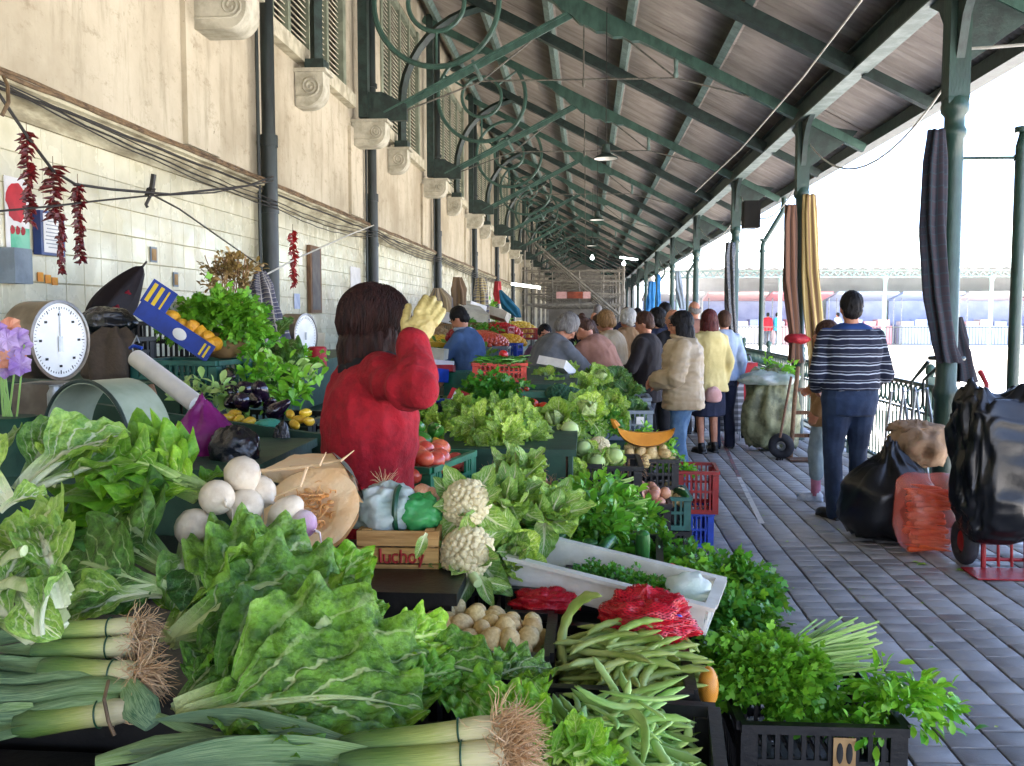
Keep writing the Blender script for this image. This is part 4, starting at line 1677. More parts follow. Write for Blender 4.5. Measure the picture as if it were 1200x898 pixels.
# navy jumper with pairs of white stripes
m, t, p, out = _new('navy_stripes')
tc = N(t, 'ShaderNodeTexCoord')
sx = N(t, 'ShaderNodeSeparateXYZ')
t.links.new(tc.outputs['Object'], sx.inputs[0])
wz = mth(t, 'ADD', sx.outputs[2], mth(t, 'MULTIPLY', mth(t, 'SUBTRACT', noise_n(t, tc.outputs['Object'], 6, 2), .5), .035))
fr = mth(t, 'FRACT', mth(t, 'DIVIDE', wz, 0.066))
s1 = mth(t, 'MULTIPLY', mth(t, 'GREATER_THAN', fr, .12), mth(t, 'LESS_THAN', fr, .25))
s2 = mth(t, 'MULTIPLY', mth(t, 'GREATER_THAN', fr, .46), mth(t, 'LESS_THAN', fr, .54))
yoke = mth(t, 'LESS_THAN', sx.outputs[2], 1.465)
msk = mth(t, 'MULTIPLY', mth(t, 'MAXIMUM', s1, mth(t, 'MULTIPLY', s2, .55)), yoke)
t.links.new(mixc(t, msk, mixc(t, mth(t, 'GREATER_THAN', sx.outputs[2], 1.470), lin('#131a30'), lin('#22407c')), lin('#b9c0cc')), p.inputs['Base Color'])
p.inputs['Roughness'].default_value = .9
c_stripe = m

FACE_R, FACE_L, FACE_AWAY, FACE_CAM = R(-90), R(90), 0.0, R(180)


def gx(px, D):
 return pt(px, 369, Y=D).x


# --- the woman in the red coat at the near stall
LW = V((-0.725, 3.02, 0))
YW = R(-66)
sW = 1.69 / 1.72
wrist = pt(483, 402, Y=2.87)
elbow = pt(489, 458, Y=2.72)
tW, kW = person('woman in a red wool coat with long dark hair, yellow glove raised to brow', LW, YW, 1.69, lean=4, head=(8, -4), build=1.06,
    arms={'R': (wrist, None, 'world', elbow), 'L': (V((-.22, .14, .84)), (-.6, -1, 0))},
    hands={'R': {'d': V((-.1, 0.62, 1)), 'n': V((1, -.15, 0.25)), 'curl': .30, 'spread': .07, 'side': -1}},
    top=('coat', c_red, .60, .024, .02), bottom=('trousers', c_navy), hair=('bob', h_brown), shoe=c_shoe, vox=.0075, amp=.016)
S, E, T, dh, nn = kW['arms']['R']
mb = MB()
hand(mb, T, dh, nn, -1, .0132, .30, .07, 1.12)
limb(mb, [T - (T - E).normalized() * .035, T, T + dh * .03], [.036, .036, .034], 14)
ob('glove', remesh(kW['scaled'](mb), .0035, c_glove, 3, .0022, 60, (1, 1, 1), 2), None, tW)
# sleeve cuff, scarf and loose locks
mb = MB()
U_, Hd_ = kW['U'], kW['Hd']
mb.ring(U_((-.0, -.010, 1.455)), .078, .036, V((1, 0, 0)), V((0, 1, .35)), 24, 10)
ob('scarf', remesh(kW['scaled'](mb), .008, c_black, 2, .008, 18, (1, 1, 1), 3), None, tW)
mb = MB()
q = random.Random(11)
for i in range(1000):
 a = q.uniform(0, 2 * PI)
 el = q.uniform(-.1, 1.35)
 if abs(((a - PI / 2 + PI) % (2 * PI)) - PI) < .75 and el < 1.0:
  continue
 d0 = V((math.cos(a) * math.cos(el), math.sin(a) * math.cos(el), math.sin(el)))
 P = []
 Lh = .115 * max(0, el) + q.uniform(.10, .18)
 p0 = V((d0.x * .110, d0.y * .124 - .026, d0.z * .114 + .026))
 cur = p0
 out_ = V((d0.x, d0.y, 0)).normalized() if abs(d0.x) + abs(d0.y) > .01 else V((0, -1, 0))
 ph = q.uniform(0, 6)
 for k in range(8):
  P.append(Hd_(cur))
  n_ = V((cur.x / .0121, (cur.y + .026) / .0154, (cur.z - .026) / .013)).normalized()
  tg = V((0, 0, -1)) + n_ * n_.z
  tg = out_ if tg.length < .15 else tg.normalized()
  cur = cur + (tg + out_.cross(V((0, 0, 1))) * (.30 * math.sin(ph + 1.1 * k))) * (Lh / 7)
  rr = math.sqrt((cur.x / .110) ** 2 + ((cur.y + .026) / .124) ** 2 + ((cur.z - .026) / .114) ** 2)
  if cur.z > -.02:
   cur = V((cur.x / rr, (cur.y + .026) / rr - .026, (cur.z - .026) / rr + .026))
  elif k > 5:
   cur -= out_ * .006
 mb.tube(P, [.0014, .0021, .0024, .0024, .0022, .002, .0015, .0007], 4, cap=False)
ob('hair_lock', kW['scaled'](mb), h_brown, tW, kind='stuff')
# pocket flap and seam of the coat
mb = MB()

# --- man in the striped jumper
tM, kM = person('man in navy and white striped jumper and dark jeans, seen from behind', V((gx(998, 7.4), 7.4, 0)), R(8), 1.79, sex='m', build=1.22, lean=0, head=(4, -8),
    arms={'L': (V((-.17, .20, .97)), (-.5, -1, 0)), 'R': (V((.17, .18, .97)), (.5, -1, 0))}, top=('sweater', c_stripe, .97, .022), bottom=('trousers', c_jeand),
    hair=('short', h_black), shoe=c_shoe, vox=.010, amp=.006, feet={'L': (-.11, -.03, 0, -18), 'R': (.12, .06, 0, 10)})
tB, kB = person('person in tan jacket, short jeans and pink socks, half hidden by the striped man', V((gx(972, 8.1), 8.1, 0)), R(60), 1.55, build=.95, lean=2,
    arms={'R': (V((.22, .2, 1.05)), (1, -.5, 0))}, top=('jacket', c_tan, .72, .03), bottom=('trousers', c_cap, .42), hair=('bob', h_mid), shoe=c_sneak, vox=.011,
    feet={'L': (-.09, .06, 0, -5), 'R': (.08, -.08, 0, 5)})
mat_sock = cloth('pink_sock', '#b8788c', '#9e6076', 12)
for sd_ in 'RL':
 hip, K, A, a = kB['legs'][sd_]
 mb = MB().tube([A + V((0, 0, -.03)), A.lerp(K, .46)], [.044, .050], 10)
 ob('sock', kB['scaled'](mb), mat_sock, tB)
# --- woman in the cream puffer jacket
mp_ = c_puff
tP, kP = person('woman with a dark bob and glasses in a cream quilted jacket and light jeans', V((gx(802, 8.4), 8.4, 0)), R(82), 1.63, build=1.12, lean=2, head=(6, 4),
    arms={'L': (V((-.10, .24, 1.06)), (-1, -.6, -.4)), 'R': (V((.06, .26, 1.03)), (1, -.8, -.5))}, top=('puffer', c_puff, .80, .055), bottom=('trousers', c_jean),
    hair=('bob', h_black), shoe=c_shoe, vox=.010, amp=.014, collar=c_puff)
mb = MB()
for z in (.90, 1.0, 1.10, 1.20, 1.30):
 pass
for q_ in (-1, 1):
 mb.ring(kP['Hd']((q_ * .033, .104, .002)), .021, .0025, kP['Rh'] @ V((1, 0, 0)), kP['Rh'] @ V((0, 0, 1)), 16, 5)
 mb.tube([kP['Hd']((q_ * .054, .100, .004)), kP['Hd']((q_ * .078, .0, .004))], .0022, 5)
ob('glasses', kP['scaled'](mb), mat_cable, tP)
# --- the shoppers along the stalls
PPL = [
 # label, px, D, yaw, H, kw
 ('man with short dark hair in a blue jumper bent over the wall-side stall', 556, 9.4, R(68), 1.72, dict(sex='m', lean=16, head=(22, 0), build=1.08, top=('sweater', c_blue, .92, .022), bottom=('trousers', c_black), hair=('short', h_black), shoe=c_shoe,
  arms={'L': (V((-.14, .45, .92)), (-1, -.5, -.3)), 'R': (V((.12, .46, .90)), (1, -.6, -.5))}, collar=c_lblue)),
 ('stooping person with grey hair in a grey jumper reaching across the middle stall', 630, 8.6, R(-62), 1.70, dict(sex='m', lean=30, head=(16, 0), build=1.22, top=('sweater', c_grey, .86, .024), bottom=('trousers', c_dark), hair=('full', h_grey), shoe=c_shoe,
  arms={'R': (V((.20, .62, .86)), (1, -.3, .2)), 'L': (V((-.16, .64, .86)), (-1, -.3, .2))})),
 ('dark haired person in a dusty pink coat leaning over the greens', 716, 8.9, R(62), 1.68, dict(lean=30, head=(24, 0), build=1.15, top=('coat', c_pink, .62, .030), bottom=('trousers', c_dark), hair=('short', h_mid), shoe=c_shoe,
  arms={'L': (V((-.16, .70, .98)), (-1, -.3, .2)), 'R': (V((.16, .72, .96)), (1, -.3, .2))})),
 ('woman with short brown hair in a charcoal jacket and slate trousers in profile', 760, 9.6, R(70), 1.64, dict(lean=3, head=(16, 0), build=1.05, top=('jacket', c_dark, .74, .028), bottom=('trousers', c_slate), hair=('short', h_mid), shoe=c_shoe,
  arms={'R': (V((.14, .28, 1.0)), (1, -.7, -.4)), 'L': (V((-.12, .30, 1.02)), (-1, -.7, -.4))})),
 ('woman with wine red hair in a pale yellow coat and dark skirt seen from behind', 832, 10.8, R(20), 1.66, dict(build=1.05, head=(0, -30), top=('coat', c_yell, .74, .03, .02), bottom=('skirt', c_navy, .45), hair=('bob', h_red), shoe=c_shoe)),
 ('person in a pale blue shirt and dark trousers beside the yellow coat', 849, 11.2, R(10), 1.66, dict(build=.95, top=('shirt', c_lblue, .84, .02), bottom=('trousers', c_navy), hair=('short', h_mid), shoe=c_shoe)),
 ('woman with wavy dark blond hair in a beige coat at the stall', 722, 10.6, R(60), 1.66, dict(lean=12, head=(16, 0), top=('coat', c_puff, .74, .04), bottom=('trousers', c_slate), hair=('full', h_blond), shoe=c_shoe,
  arms={'L': (V((-.12, .42, 1.0)), (-1, -.5, -.3)), 'R': (V((.12, .42, 1.0)), (1, -.5, -.3))})),
 ('white haired woman in a beige coat behind the dark blond one', 736, 12.0, R(50), 1.68, dict(top=('coat', c_tan, .74, .03), bottom=('skirt', c_dark, .45), hair=('full', h_white), shoe=c_shoe)),
 ('woman with curly dark hair in a navy coat behind the charcoal jacket', 770, 10.9, R(55), 1.68, dict(build=1.1, top=('coat', c_navy, .66, .03), bottom=('trousers', c_black), hair=('full', h_black), shoe=c_shoe)),
 ('bald man in a black jacket standing behind the cream jacket woman', 790, 10.2, R(35), 1.68, dict(sex='m', build=1.12, head=(10, 10), top=('jacket', c_black, .78, .03), bottom=('trousers', c_black), hair=('bald', h_grey), shoe=c_shoe)),
 ('balding grey man in a dusty brown jacket among the far shoppers', 814, 12.6, R(15), 1.80, dict(sex='m', build=1.15, top=('jacket', c_pink, .78, .03), bottom=('trousers', c_dark), hair=('bald', h_grey), shoe=c_shoe)),
 ('dark haired man in a violet blue jacket among the far shoppers', 779, 13.6, R(40), 1.79, dict(sex='m', top=('jacket', c_navy, .78, .03), bottom=('trousers', c_dark), hair=('short', h_black), shoe=c_shoe)),
 ('dark haired woman in black behind the stooping pink coat', 697, 10.4, R(150), 1.56, dict(lean=14, head=(20, 0), top=('coat', c_black, .72, .03), bottom=('skirt', c_black, .45), hair=('bob', h_mid), shoe=c_shoe)),
 ('stall keeper in black with a dusty purple shawl facing us', 676, 12.4, R(185), 1.60, dict(top=('coat', c_black, .72, .03), bottom=('skirt', c_black, .45), hair=('short', h_black), shoe=c_shoe)),
 ('dark haired stall keeper crouching low behind the grey jumper', 637, 9.8, R(190), 1.52, dict(lean=10, top=('coat', c_purp, .74, .03), bottom=('skirt', c_black, .45), hair=('short', h_black), shoe=c_shoe)),
 ('man in a dull blue jacket with a balding head far down the aisle', 697, 17.0, R(160), 1.66, dict(sex='m', top=('jacket', c_navy, .78, .03), bottom=('trousers', c_dark), hair=('bald', h_grey), shoe=c_shoe)),
 ('grey haired man in a blue jacket far down the aisle seen from behind', 700, 19.0, R(5), 1.82, dict(sex='m', top=('jacket', c_blue, .78, .03), bottom=('trousers', c_dark), hair=('short', h_grey), shoe=c_shoe)),
 ('tiny distant shopper in grey near the scaffolding', 682, 26.0, R(100), 1.66, dict(top=('jacket', c_grey, .78, .03), bottom=('trousers', c_dark), hair=('short', h_mid), shoe=c_shoe)),
 ('distant man in a dark coat between the scaffolding and the blue awning', 747, 18.0, R(30), 1.74, dict(sex='m', top=('jacket', c_dark, .78, .03), bottom=('trousers', c_dark), hair=('short', h_black), shoe=c_shoe)),
 ('distant dark haired woman in red just behind the white haired one', 752, 15.0, R(60), 1.66, dict(top=('coat', c_red, .72, .03), bottom=('trousers', c_dark), hair=('short', h_mid), shoe=c_shoe)),
 ('distant person in navy behind the wavy blond woman', 734, 16.4, R(20), 1.74, dict(top=('jacket', c_navy, .78, .03), bottom=('trousers', c_dark), hair=('short', h_mid), shoe=c_shoe)),
 ('distant woman in brown at the greens far down the aisle', 712, 15.2, R(80), 1.62, dict(lean=14, head=(14, 0), top=('coat', c_tan, .74, .03), bottom=('trousers', c_dark), hair=('full', h_mid), shoe=c_shoe)),
 ('small far shopper in white before the blue awning', 766, 24.0, R(10), 1.68, dict(top=('shirt', c_lblue, .8, .02), bottom=('trousers', c_slate), hair=('short', h_black), shoe=c_shoe)),
]
for lb, px, D, yaw, H, kw in PPL:
 person(lb, V((gx(px, D), D, 0)), yaw, H, vox=.012 if D < 13 else .017, face=(D < 13), **kw)
for k, (px, c_, lb) in enumerate(((911, c_cyan, 'person in a cyan top walking on the cross gallery'), (900, c_red, 'person in red at the left end of the cross gallery'), (982, c_lblue, 'person in pale blue on the cross gallery behind the striped man'))):
 person(lb, V((gx(px, 48.2), 48.2, 0)), R(-70 + 50 * k), 1.72, vox=.022, face=False, top=('jacket', c_, .78, .03), bottom=('trousers', c_slate), hair=('short', h_black), shoe=c_shoe,
   feet={'L': (-.1, .15, 0, 0), 'R': (.1, -.15, 0, 0)})
# ================================================================== leaves, crates and produce: the kinds
def leaf_mb(L=1.0, W=0.7, pet=0.2, petw=0.09, c0=10, c1=-30, cup=0.25, ruf=0.10, rf=4, lob=0.0, nu=18, nv=10, seed=0, crk=0.02, tipw=0.35, pett=0.6):
 """one leaf: stalk at the origin, blade along +Y, upper face +Z; edges waved, blade puckered, thick midrib"""
 q = random.Random(seed)
 ph = [q.uniform(0, 6.3) for _ in range(6)]
 mb = MB()
 vs, uvs, fs = [], [], []
 y = z = 0.0
 ctr = []
 so_ = V((seed * 3.7, seed * 1.9, 0))
 for i in range(nu + 1):
  u = i / nu
  a = R(c0 + c1 * u)
  ctr.append((y, z, a))
  y += math.cos(a) * L / nu
  z += math.sin(a) * L / nu
 for i in range(nu + 1):
  u = i / nu
  cy, cz, a = ctr[i]
  if u < pet:
   w_ = petw * (0.9 + .3 * u / pet)
  else:
   b = (u - pet) / (1 - pet)
   w_ = petw * 1.1 * (1 - b) + W / 2 * (math.sin(PI * min(1, b ** (0.75 + .0 * tipw)) * .93 + .07 * PI * b) ** 0.75 if b < 1 else 0)
   if b > .93:
    w_ *= max(.0, 1 - ((b - .93) / .07) ** 2 * .75)
   if lob:
    w_ *= 1 - lob * (0.5 + .5 * math.sin(u * 34 + ph[0]))
  k = min(1, max(0, (u - pet) / .12))
  side = 0.10 * L * MN.noise(V((u * 2.2, seed * 5.1, 0))) * u
  for j in range(nv + 1):
   v = -1 + 2 * j / nv
   av = abs(v)
   e = ruf * L * (av ** 2.2) * k * (math.sin(2 * PI * rf * u + ph[1 if v > 0 else 2] + 2 * math.sin(5 * u + ph[3])) + .3 * math.sin(2 * PI * rf * 1.9 * u + ph[4]))
   h = cup * w_ * av ** 1.6 + e + crk * L * k * MN.noise(V((v * w_ * 16 / L, u * 13, seed * 2.3))) * (av > .08)
   wx = v * w_ * (1 - .25 * abs(cup) * av) + side + .10 * e * (1 if v > 0 else -1)
   vs.append((wx, cy - math.sin(a) * h, cz + math.cos(a) * h))
   uvs.append((j / nv, u))
 for i in range(nu):
  for j in range(nv):
   p0 = i * (nv + 1) + j
   fs.append((p0, p0 + 1, p0 + nv + 2, p0 + nv + 1))
 mb.add(vs, fs, uvs)
 P, Rr = [], []
 for i in range(0, int(nu * .85)):
  u = i / nu
  cy, cz, a = ctr[i]
  side = 0.10 * L * MN.noise(V((u * 2.2, seed * 5.1, 0))) * u
  r = petw * (1.0 if u < pet else max(.12, 1.0 - (u - pet) / (.8 - pet) * .9)) * .55
  P.append((side, cy + math.sin(a) * r * .5, cz - math.cos(a) * r * .5))
  Rr.append(r)
 mb.tube(P, Rr, 6, uvx=.5, flat=pett, up=(0, 0, 1))
 return mb


M_collard = leaf_mat('collard_leaf', '#235c14', '#6cb038', '#c4da98', nveins=5, base=.22, trans=.24, rough=.27, net=.04, bump=.9, sidew=.11)
M_lettuce = leaf_mat('lettuce_leaf', '#5c9c22', '#b0da58', '#dbe8ac', nveins=7, base=.3, trans=.3, net=.05, bump=.6)
M_pale = leaf_mat('pale_cabbage_leaf', '#92b85a', '#bfd88a', '#e2ebc4', nveins=7, base=.35, trans=.25, net=.15, bump=.4)
M_chard = leaf_mat('stalky_cabbage_leaf', '#4a8c24', '#97c857', '#e4ecc8', nveins=6, midw=.26, sidew=.12, base=.45, trans=.22, rough=.32, net=.05)
M_dark = leaf_mat('dark_kale_leaf', '#133f10', '#468a34', '#a0bd86', nveins=6, base=.2, trans=.15, rough=.36, net=.04, sidew=.09)
M_turnipg = leaf_mat('turnip_green', '#3a8020', '#70b436', '#a8c87e', nveins=8, base=.3, trans=.3, rough=.4, net=.05)
M_caul = leaf_mat('cauliflower_leaf', '#559632', '#95c25e', '#dfe8bc', nveins=8, midw=.2, base=.4, trans=.22, net=.04)
M_bright = leaf_mat('bright_leaf', '#52a31c', '#8ad036', '#c4e48a', nveins=7, base=.2, trans=.35, net=.05)


def variants(fn, n, mat, name='leaf'):
 return [fn(k).mesh(name, mat, 180) for k in range(n)]


LV = {
 'collard': variants(lambda k: leaf_mb(1, .78, .22, .072, 18, -50 - 8 * k, .25, .06, 4.2 + .6 * k, 0, 56, 30, 10 + k, .06), 4, M_collard),
 'collardB': variants(lambda k: leaf_mb(1, .72, .15, .055, 14, -40 - 10 * k, .25, .08, 4.6 + .5 * k, 0, 44, 22, 50 + k, .08), 3, M_bright),
 'chard': variants(lambda k: leaf_mb(1, .62, .36, .10, 8, -25 - 20 * k, .45, .05, 3 + .4 * k, 0, 44, 22, 20 + k, .05), 4, M_chard),
 'lettuce': variants(lambda k: leaf_mb(1, .95, .10, .08, 30, -70 - 12 * k, .35, .10, 4.0, 0, 32, 14, 30 + k, .05), 4, M_lettuce),
 'wrap': variants(lambda k: leaf_mb(1, 1.05, .08, .09, -25, 105 + 8 * k, .55, .05, 3.0, 0, 26, 12, 35 + k, .02), 3, M_pale),
 'wrapo': variants(lambda k: leaf_mb(1, 1.0, .10, .09, 25, -40 - 14 * k, .35, .09, 3.2, 0, 28, 12, 38 + k, .03), 3, M_lettuce),
 'romaine': variants(lambda k: leaf_mb(1, .40, .2, .07, 16, -45 - 12 * k, .3, .06, 4.5, 0, 32, 10, 40 + k, .03), 4, M_lettuce),
 'dark': variants(lambda k: leaf_mb(1, .60, .25, .05, 20, -60 - 12 * k, .25, .07, 3.5, 0, 30, 12, 60 + k, .04), 4, M_dark),
 'turnipg': variants(lambda k: leaf_mb(1, .46, .32, .03, 22, -60 - 14 * k, .15, .06, 4, .42, 44, 10, 70 + k, .03), 4, M_turnipg),
 'caul': variants(lambda k: leaf_mb(1, .46, .15, .09, 5, 40 - 25 * k, .45, .05, 3.2, 0, 26, 10, 80 + k, .02), 4, M_caul),
 'bright': variants(lambda k: leaf_mb(1, .75, .2, .04, 20, -50 - 10 * k, .3, .08, 3.4, .10, 34, 12, 90 + k, .04), 3, M_bright),
}


def leaf_ob(parent, kind, base, d, n, s, wx=1.0, local=False):
 m = frame(d, n, base, s) @ M4.Diagonal((wx, 1, 1, 1))
 if parent is not None and not local:
  m = M4.Translation(-parent.location) @ m
 me = rnd.choice(LV[kind]) if isinstance(kind, str) else kind
 return ob('leaf', me, None, parent, mat4=m)


def hero(parent, kind, b, t_, n=(0, -.55, .85), wx=1.0, k=None):
 """a leaf from stalk point b to tip t_, each (px, py, depth)"""
 B, T = pt(b[0], b[1], Y=b[2]), pt(t_[0], t_[1], Y=t_[2])
 me = LV[kind][k % len(LV[kind])] if k is not None else rnd.choice(LV[kind])
 # the mesh's own chord: rotate so that the curved leaf ends at the tip
 tipy = max(v.co.y for v in me.vertices)
 zt = sum(v.co.z for v in me.vertices if v.co.y > tipy * .93) / max(1, sum(1 for v in me.vertices if v.co.y > tipy * .93))
 ch = math.hypot(tipy, zt)
 d = T - B
 m = frame(d, n, B, d.length / ch)
 m = m @ M4.Rotation(-math.atan2(zt, tipy), 4, 'X') @ M4.Diagonal((wx, 1, 1, 1))
 return ob('leaf', me, None, parent, mat4=M4.Translation(-parent.location) @ m)


def rosette(name, label, cat, loc, axis, Rr, layers, group=None, core=None):
 """a head of leaves round an axis; layers (kind, count, tilt deg, scale, lift)"""
 t_ = thing(name, label, cat, loc, 0, group)
 ax = V(axis).normalized()
 e1 = ax.orthogonal().normalized()
 e2 = ax.cross(e1)
 a0 = rnd.uniform(0, 6)
 for kind, n, tilt, sc, lift in layers:
  a0 += 0.7
  for i in range(n):
   a = a0 + 2 * PI * i / n + rnd.uniform(-.25, .25)
   rad = e1 * math.cos(a) + e2 * math.sin(a)
   t2 = R(tilt + rnd.uniform(-9, 9))
   d = ax * math.cos(t2) + rad * math.sin(t2)
   nn = ax * math.sin(t2) - rad * math.cos(t2)
   leaf_ob(t_, kind, ax * (lift * Rr) + rad * (.08 * Rr), d, nn, Rr * sc * rnd.uniform(.88, 1.12), local=True)
 if core:
  core(t_, ax, Rr)
 return t_


LETTUCE = [('lettuce', 4, 22, .8, .12), ('lettuce', 5, 48, 1.0, .05), ('lettuce', 6, 76, 1.1, 0)]
ROMAINE = [('romaine', 4, 12, 1.3, .1), ('romaine', 6, 28, 1.5, .05), ('romaine', 6, 52, 1.5, 0)]
OPENCAB = [('wrap', 4, 30, 1.0, .2), ('wrapo', 5, 55, 1.15, .05), ('collard', 5, 82, 1.35, 0)]
DARKH = [('dark', 5, 25, 1.1, .1), ('dark', 6, 55, 1.25, .05), ('dark', 5, 80, 1.2, 0)]
CHICORY = [('romaine', 5, 25, 1.6, 0), ('romaine', 7, 45, 1.7, 0), ('turnipg', 5, 65, 1.7, 0)]
mat_cabcore = pm('cabbage_core', '#c3d59a', '#a9c277', 6, .45, .2, 30)


def ballcore(t_, ax, Rr):
 ob('heart', MB().ell(ax * Rr * .55, (Rr * .55, Rr * .55, Rr * .52), 16, 12), mat_cabcore, t_)


def cabbage_layers():
 return [('wrap', 6, 62, 1.15, .02), ('wrap', 5, 72, 1.05, .0), ('wrapo', 5, 78, 1.1, -.02)]


mat_curd = pm('cauliflower_curd', '#f0e4bc', '#e3d39e', 30, .7, .5, 120, sss=.1)


def curd_mesh(Rr, seed, n=90):
 q = random.Random(seed)
 mb = MB()
 mb.ell((0, 0, 0), (Rr * .86, Rr * .86, Rr * .62), 16, 10)
 for i in range(n):
  z = 1 - (i + .5) / n * 1.05
  a = i * 2.39996
  r_ = math.sqrt(max(0, 1 - z * z))
  p = V((r_ * math.cos(a) * Rr * .86, r_ * math.sin(a) * Rr * .86, z * Rr * .64))
  s_ = Rr * q.uniform(.13, .20)
  mb.ell(p, s_, 7, 5)
  for k in range(5):
   o = V((q.uniform(-1, 1), q.uniform(-1, 1), q.uniform(-.2, 1))).normalized()
   mb.ell(p + o * s_ * .7, s_ * q.uniform(.35, .5), 6, 4)
 return mb.mesh('curd', mat_curd, 180)


CURD = [curd_mesh(1.0, 3), curd_mesh(1.0, 8)]


def cauliflower(label, loc, axis, Rr, group='cauliflowers', nl=9, open_=55):
 open_ += 14
 t_ = rosette('cauliflower', label, 'cauliflower', loc, axis, Rr, [('caul', nl // 2, open_ - 12, 1.7, -.35), ('caul', nl - nl // 2, open_ + 18, 1.9, -.45)], group)
 ax = V(axis).normalized()
 m = ax.to_track_quat('Z', 'Y').to_matrix().to_4x4() @ M4.Scale(Rr, 4)
 ob('curd', rnd.choice(CURD), None, t_, mat4=m)
 return t_


# small leaves in one mass
TREFOIL_V = [(0, 0, 0), (-.10, .45, .06), (0, .42, 0), (.10, .45, .06), (-.42, .62, -.02), (-.52, .95, -.10), (-.20, 1.0, .02), (0, .78, .03), (.20, 1.0, .02), (.52, .95, -.10), (.42, .62, -.02), (-.16, 1.35, -.05), (.16, 1.35, -.05)]
TREFOIL_F = [(0, 2, 1), (0, 3, 2), (1, 2, 4), (4, 2, 6, 5), (2, 7, 6), (2, 3, 10), (2, 10, 9, 8), (2, 8, 7), (7, 8, 12, 11), (6, 7, 11)]
OVAL_V = [(0, 0, 0), (-.16, .3, .06), (0, .3, 0), (.16, .3, .06), (-.26, .65, .07), (0, .65, -.01), (.26, .65, .07), (-.18, .95, .0), (0, .95, -.06), (.18, .95, .0), (0, 1.15, -.14)]
OVAL_F = [(0, 2, 1), (0, 3, 2), (1, 2, 5, 4), (2, 3, 6, 5), (4, 5, 8, 7), (5, 6, 9, 8), (7, 8, 10), (8, 9, 10)]
M_parsley = herb_mat('parsley_leaf', '#2c7212', '#84c438')
M_parsleyd = herb_mat('parsley_dark', '#1a5814', '#4c962e')
M_spin = herb_mat('spinach_leaf', '#246212', '#64aa34', trans=.18, rough=.35)
M_herbl = herb_mat('watercress_leaf', '#429418', '#90d03c')
M_stem = herb_mat('pale_stem', '#8fbf5a', '#c3dc90', trans=.1)
M_root = herb_mat('root_fibre', '#7d5a3d', '#c39a70', trans=0, rough=.9)
M_rootl = herb_mat('leek_root', '#b08a60', '#dcc09a', trans=0, rough=.9)


def mound(name, n, rx, ry, h, size, mat, tmpl='t', seed=1, droop=0.0, up=.5, low=-.15, spread=1.0):
 """mesh of n little leaves over a low dome rx by ry by h"""
 rs = np.random.RandomState(seed)
 a = rs.rand(n) * 2 * PI
 r_ = np.sqrt(rs.rand(n)) * 1.0
 lump = 1 + .22 * np.sin(3 * a + seed) + .15 * np.sin(5 * a + 2 * seed)
 dep = 1 - .45 * rs.rand(n) ** 2
 z = h * np.sqrt(np.clip(1 - r_ ** 2, 0, 1)) * dep + low * h * (r_ > .9)
 bump = 1 + .30 * np.sin(9 * r_ * np.cos(a) + seed) * np.cos(8 * r_ * np.sin(a))
 pos = np.stack([rx * r_ * np.cos(a) * lump, ry * r_ * np.sin(a) * lump, z * bump], 1)
 d = np.stack([np.cos(a) * r_ * spread, np.sin(a) * r_ * spread, up * (1 - r_) + .15 - droop * r_], 1)
 K = max(6, n // 14)
 sp = rs.randint(0, K, n)
 ax = d[:K] + rs.randn(K, 3) * .45
 ax /= np.linalg.norm(ax, axis=1, keepdims=True) + 1e-9
 pos = pos[:K][sp] + ax[sp] * (rs.rand(n)[:, None] * 2.3 - .8) * size * (.6 + .8 * rs.rand(K))[sp][:, None] + rs.randn(n, 3) * size * .42
 d = ax[sp] + rs.randn(n, 3) * .55
 roll = rs.randn(n) * .7
 m = rot_mats(d, roll, size * (.65 + .7 * rs.rand(n)))
 T, F = (TREFOIL_V, TREFOIL_F) if tmpl == 't' else (OVAL_V, OVAL_F)
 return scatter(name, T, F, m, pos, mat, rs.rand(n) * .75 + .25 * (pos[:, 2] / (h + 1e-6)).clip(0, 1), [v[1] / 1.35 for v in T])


def strands(n, L, spread, r0, seed, axis=(0, 0, 1), base_r=.01, wig=.25, segs=4):
 """fine roots or stalks fanning out of a point"""
 q = random.Random(seed)
 mb = MB()
 ax = V(axis).normalized()
 for i in range(n):
  e = V((q.gauss(0, 1), q.gauss(0, 1), q.gauss(0, 1)))
  d = (ax + e * spread).normalized()
  b = V((q.uniform(-1, 1), q.uniform(-1, 1), q.uniform(-1, 1))) * base_r
  P = [b]
  for k in range(segs):
   d = (d + V((q.gauss(0, 1), q.gauss(0, 1), q.gauss(0, 1))) * wig + V((0, 0, -.10))).normalized()
   P.append(P[-1] + d * L * q.uniform(.6, 1.1) / segs)
  o = len(mb.v)
  mb.tube(P, [r0 * (1 - .75 * k / segs) for k in range(segs + 1)], 3, cap=False, uvx=q.random())
 return mb


# ------------------------------------------------------------------ crates
crate_cache = {}


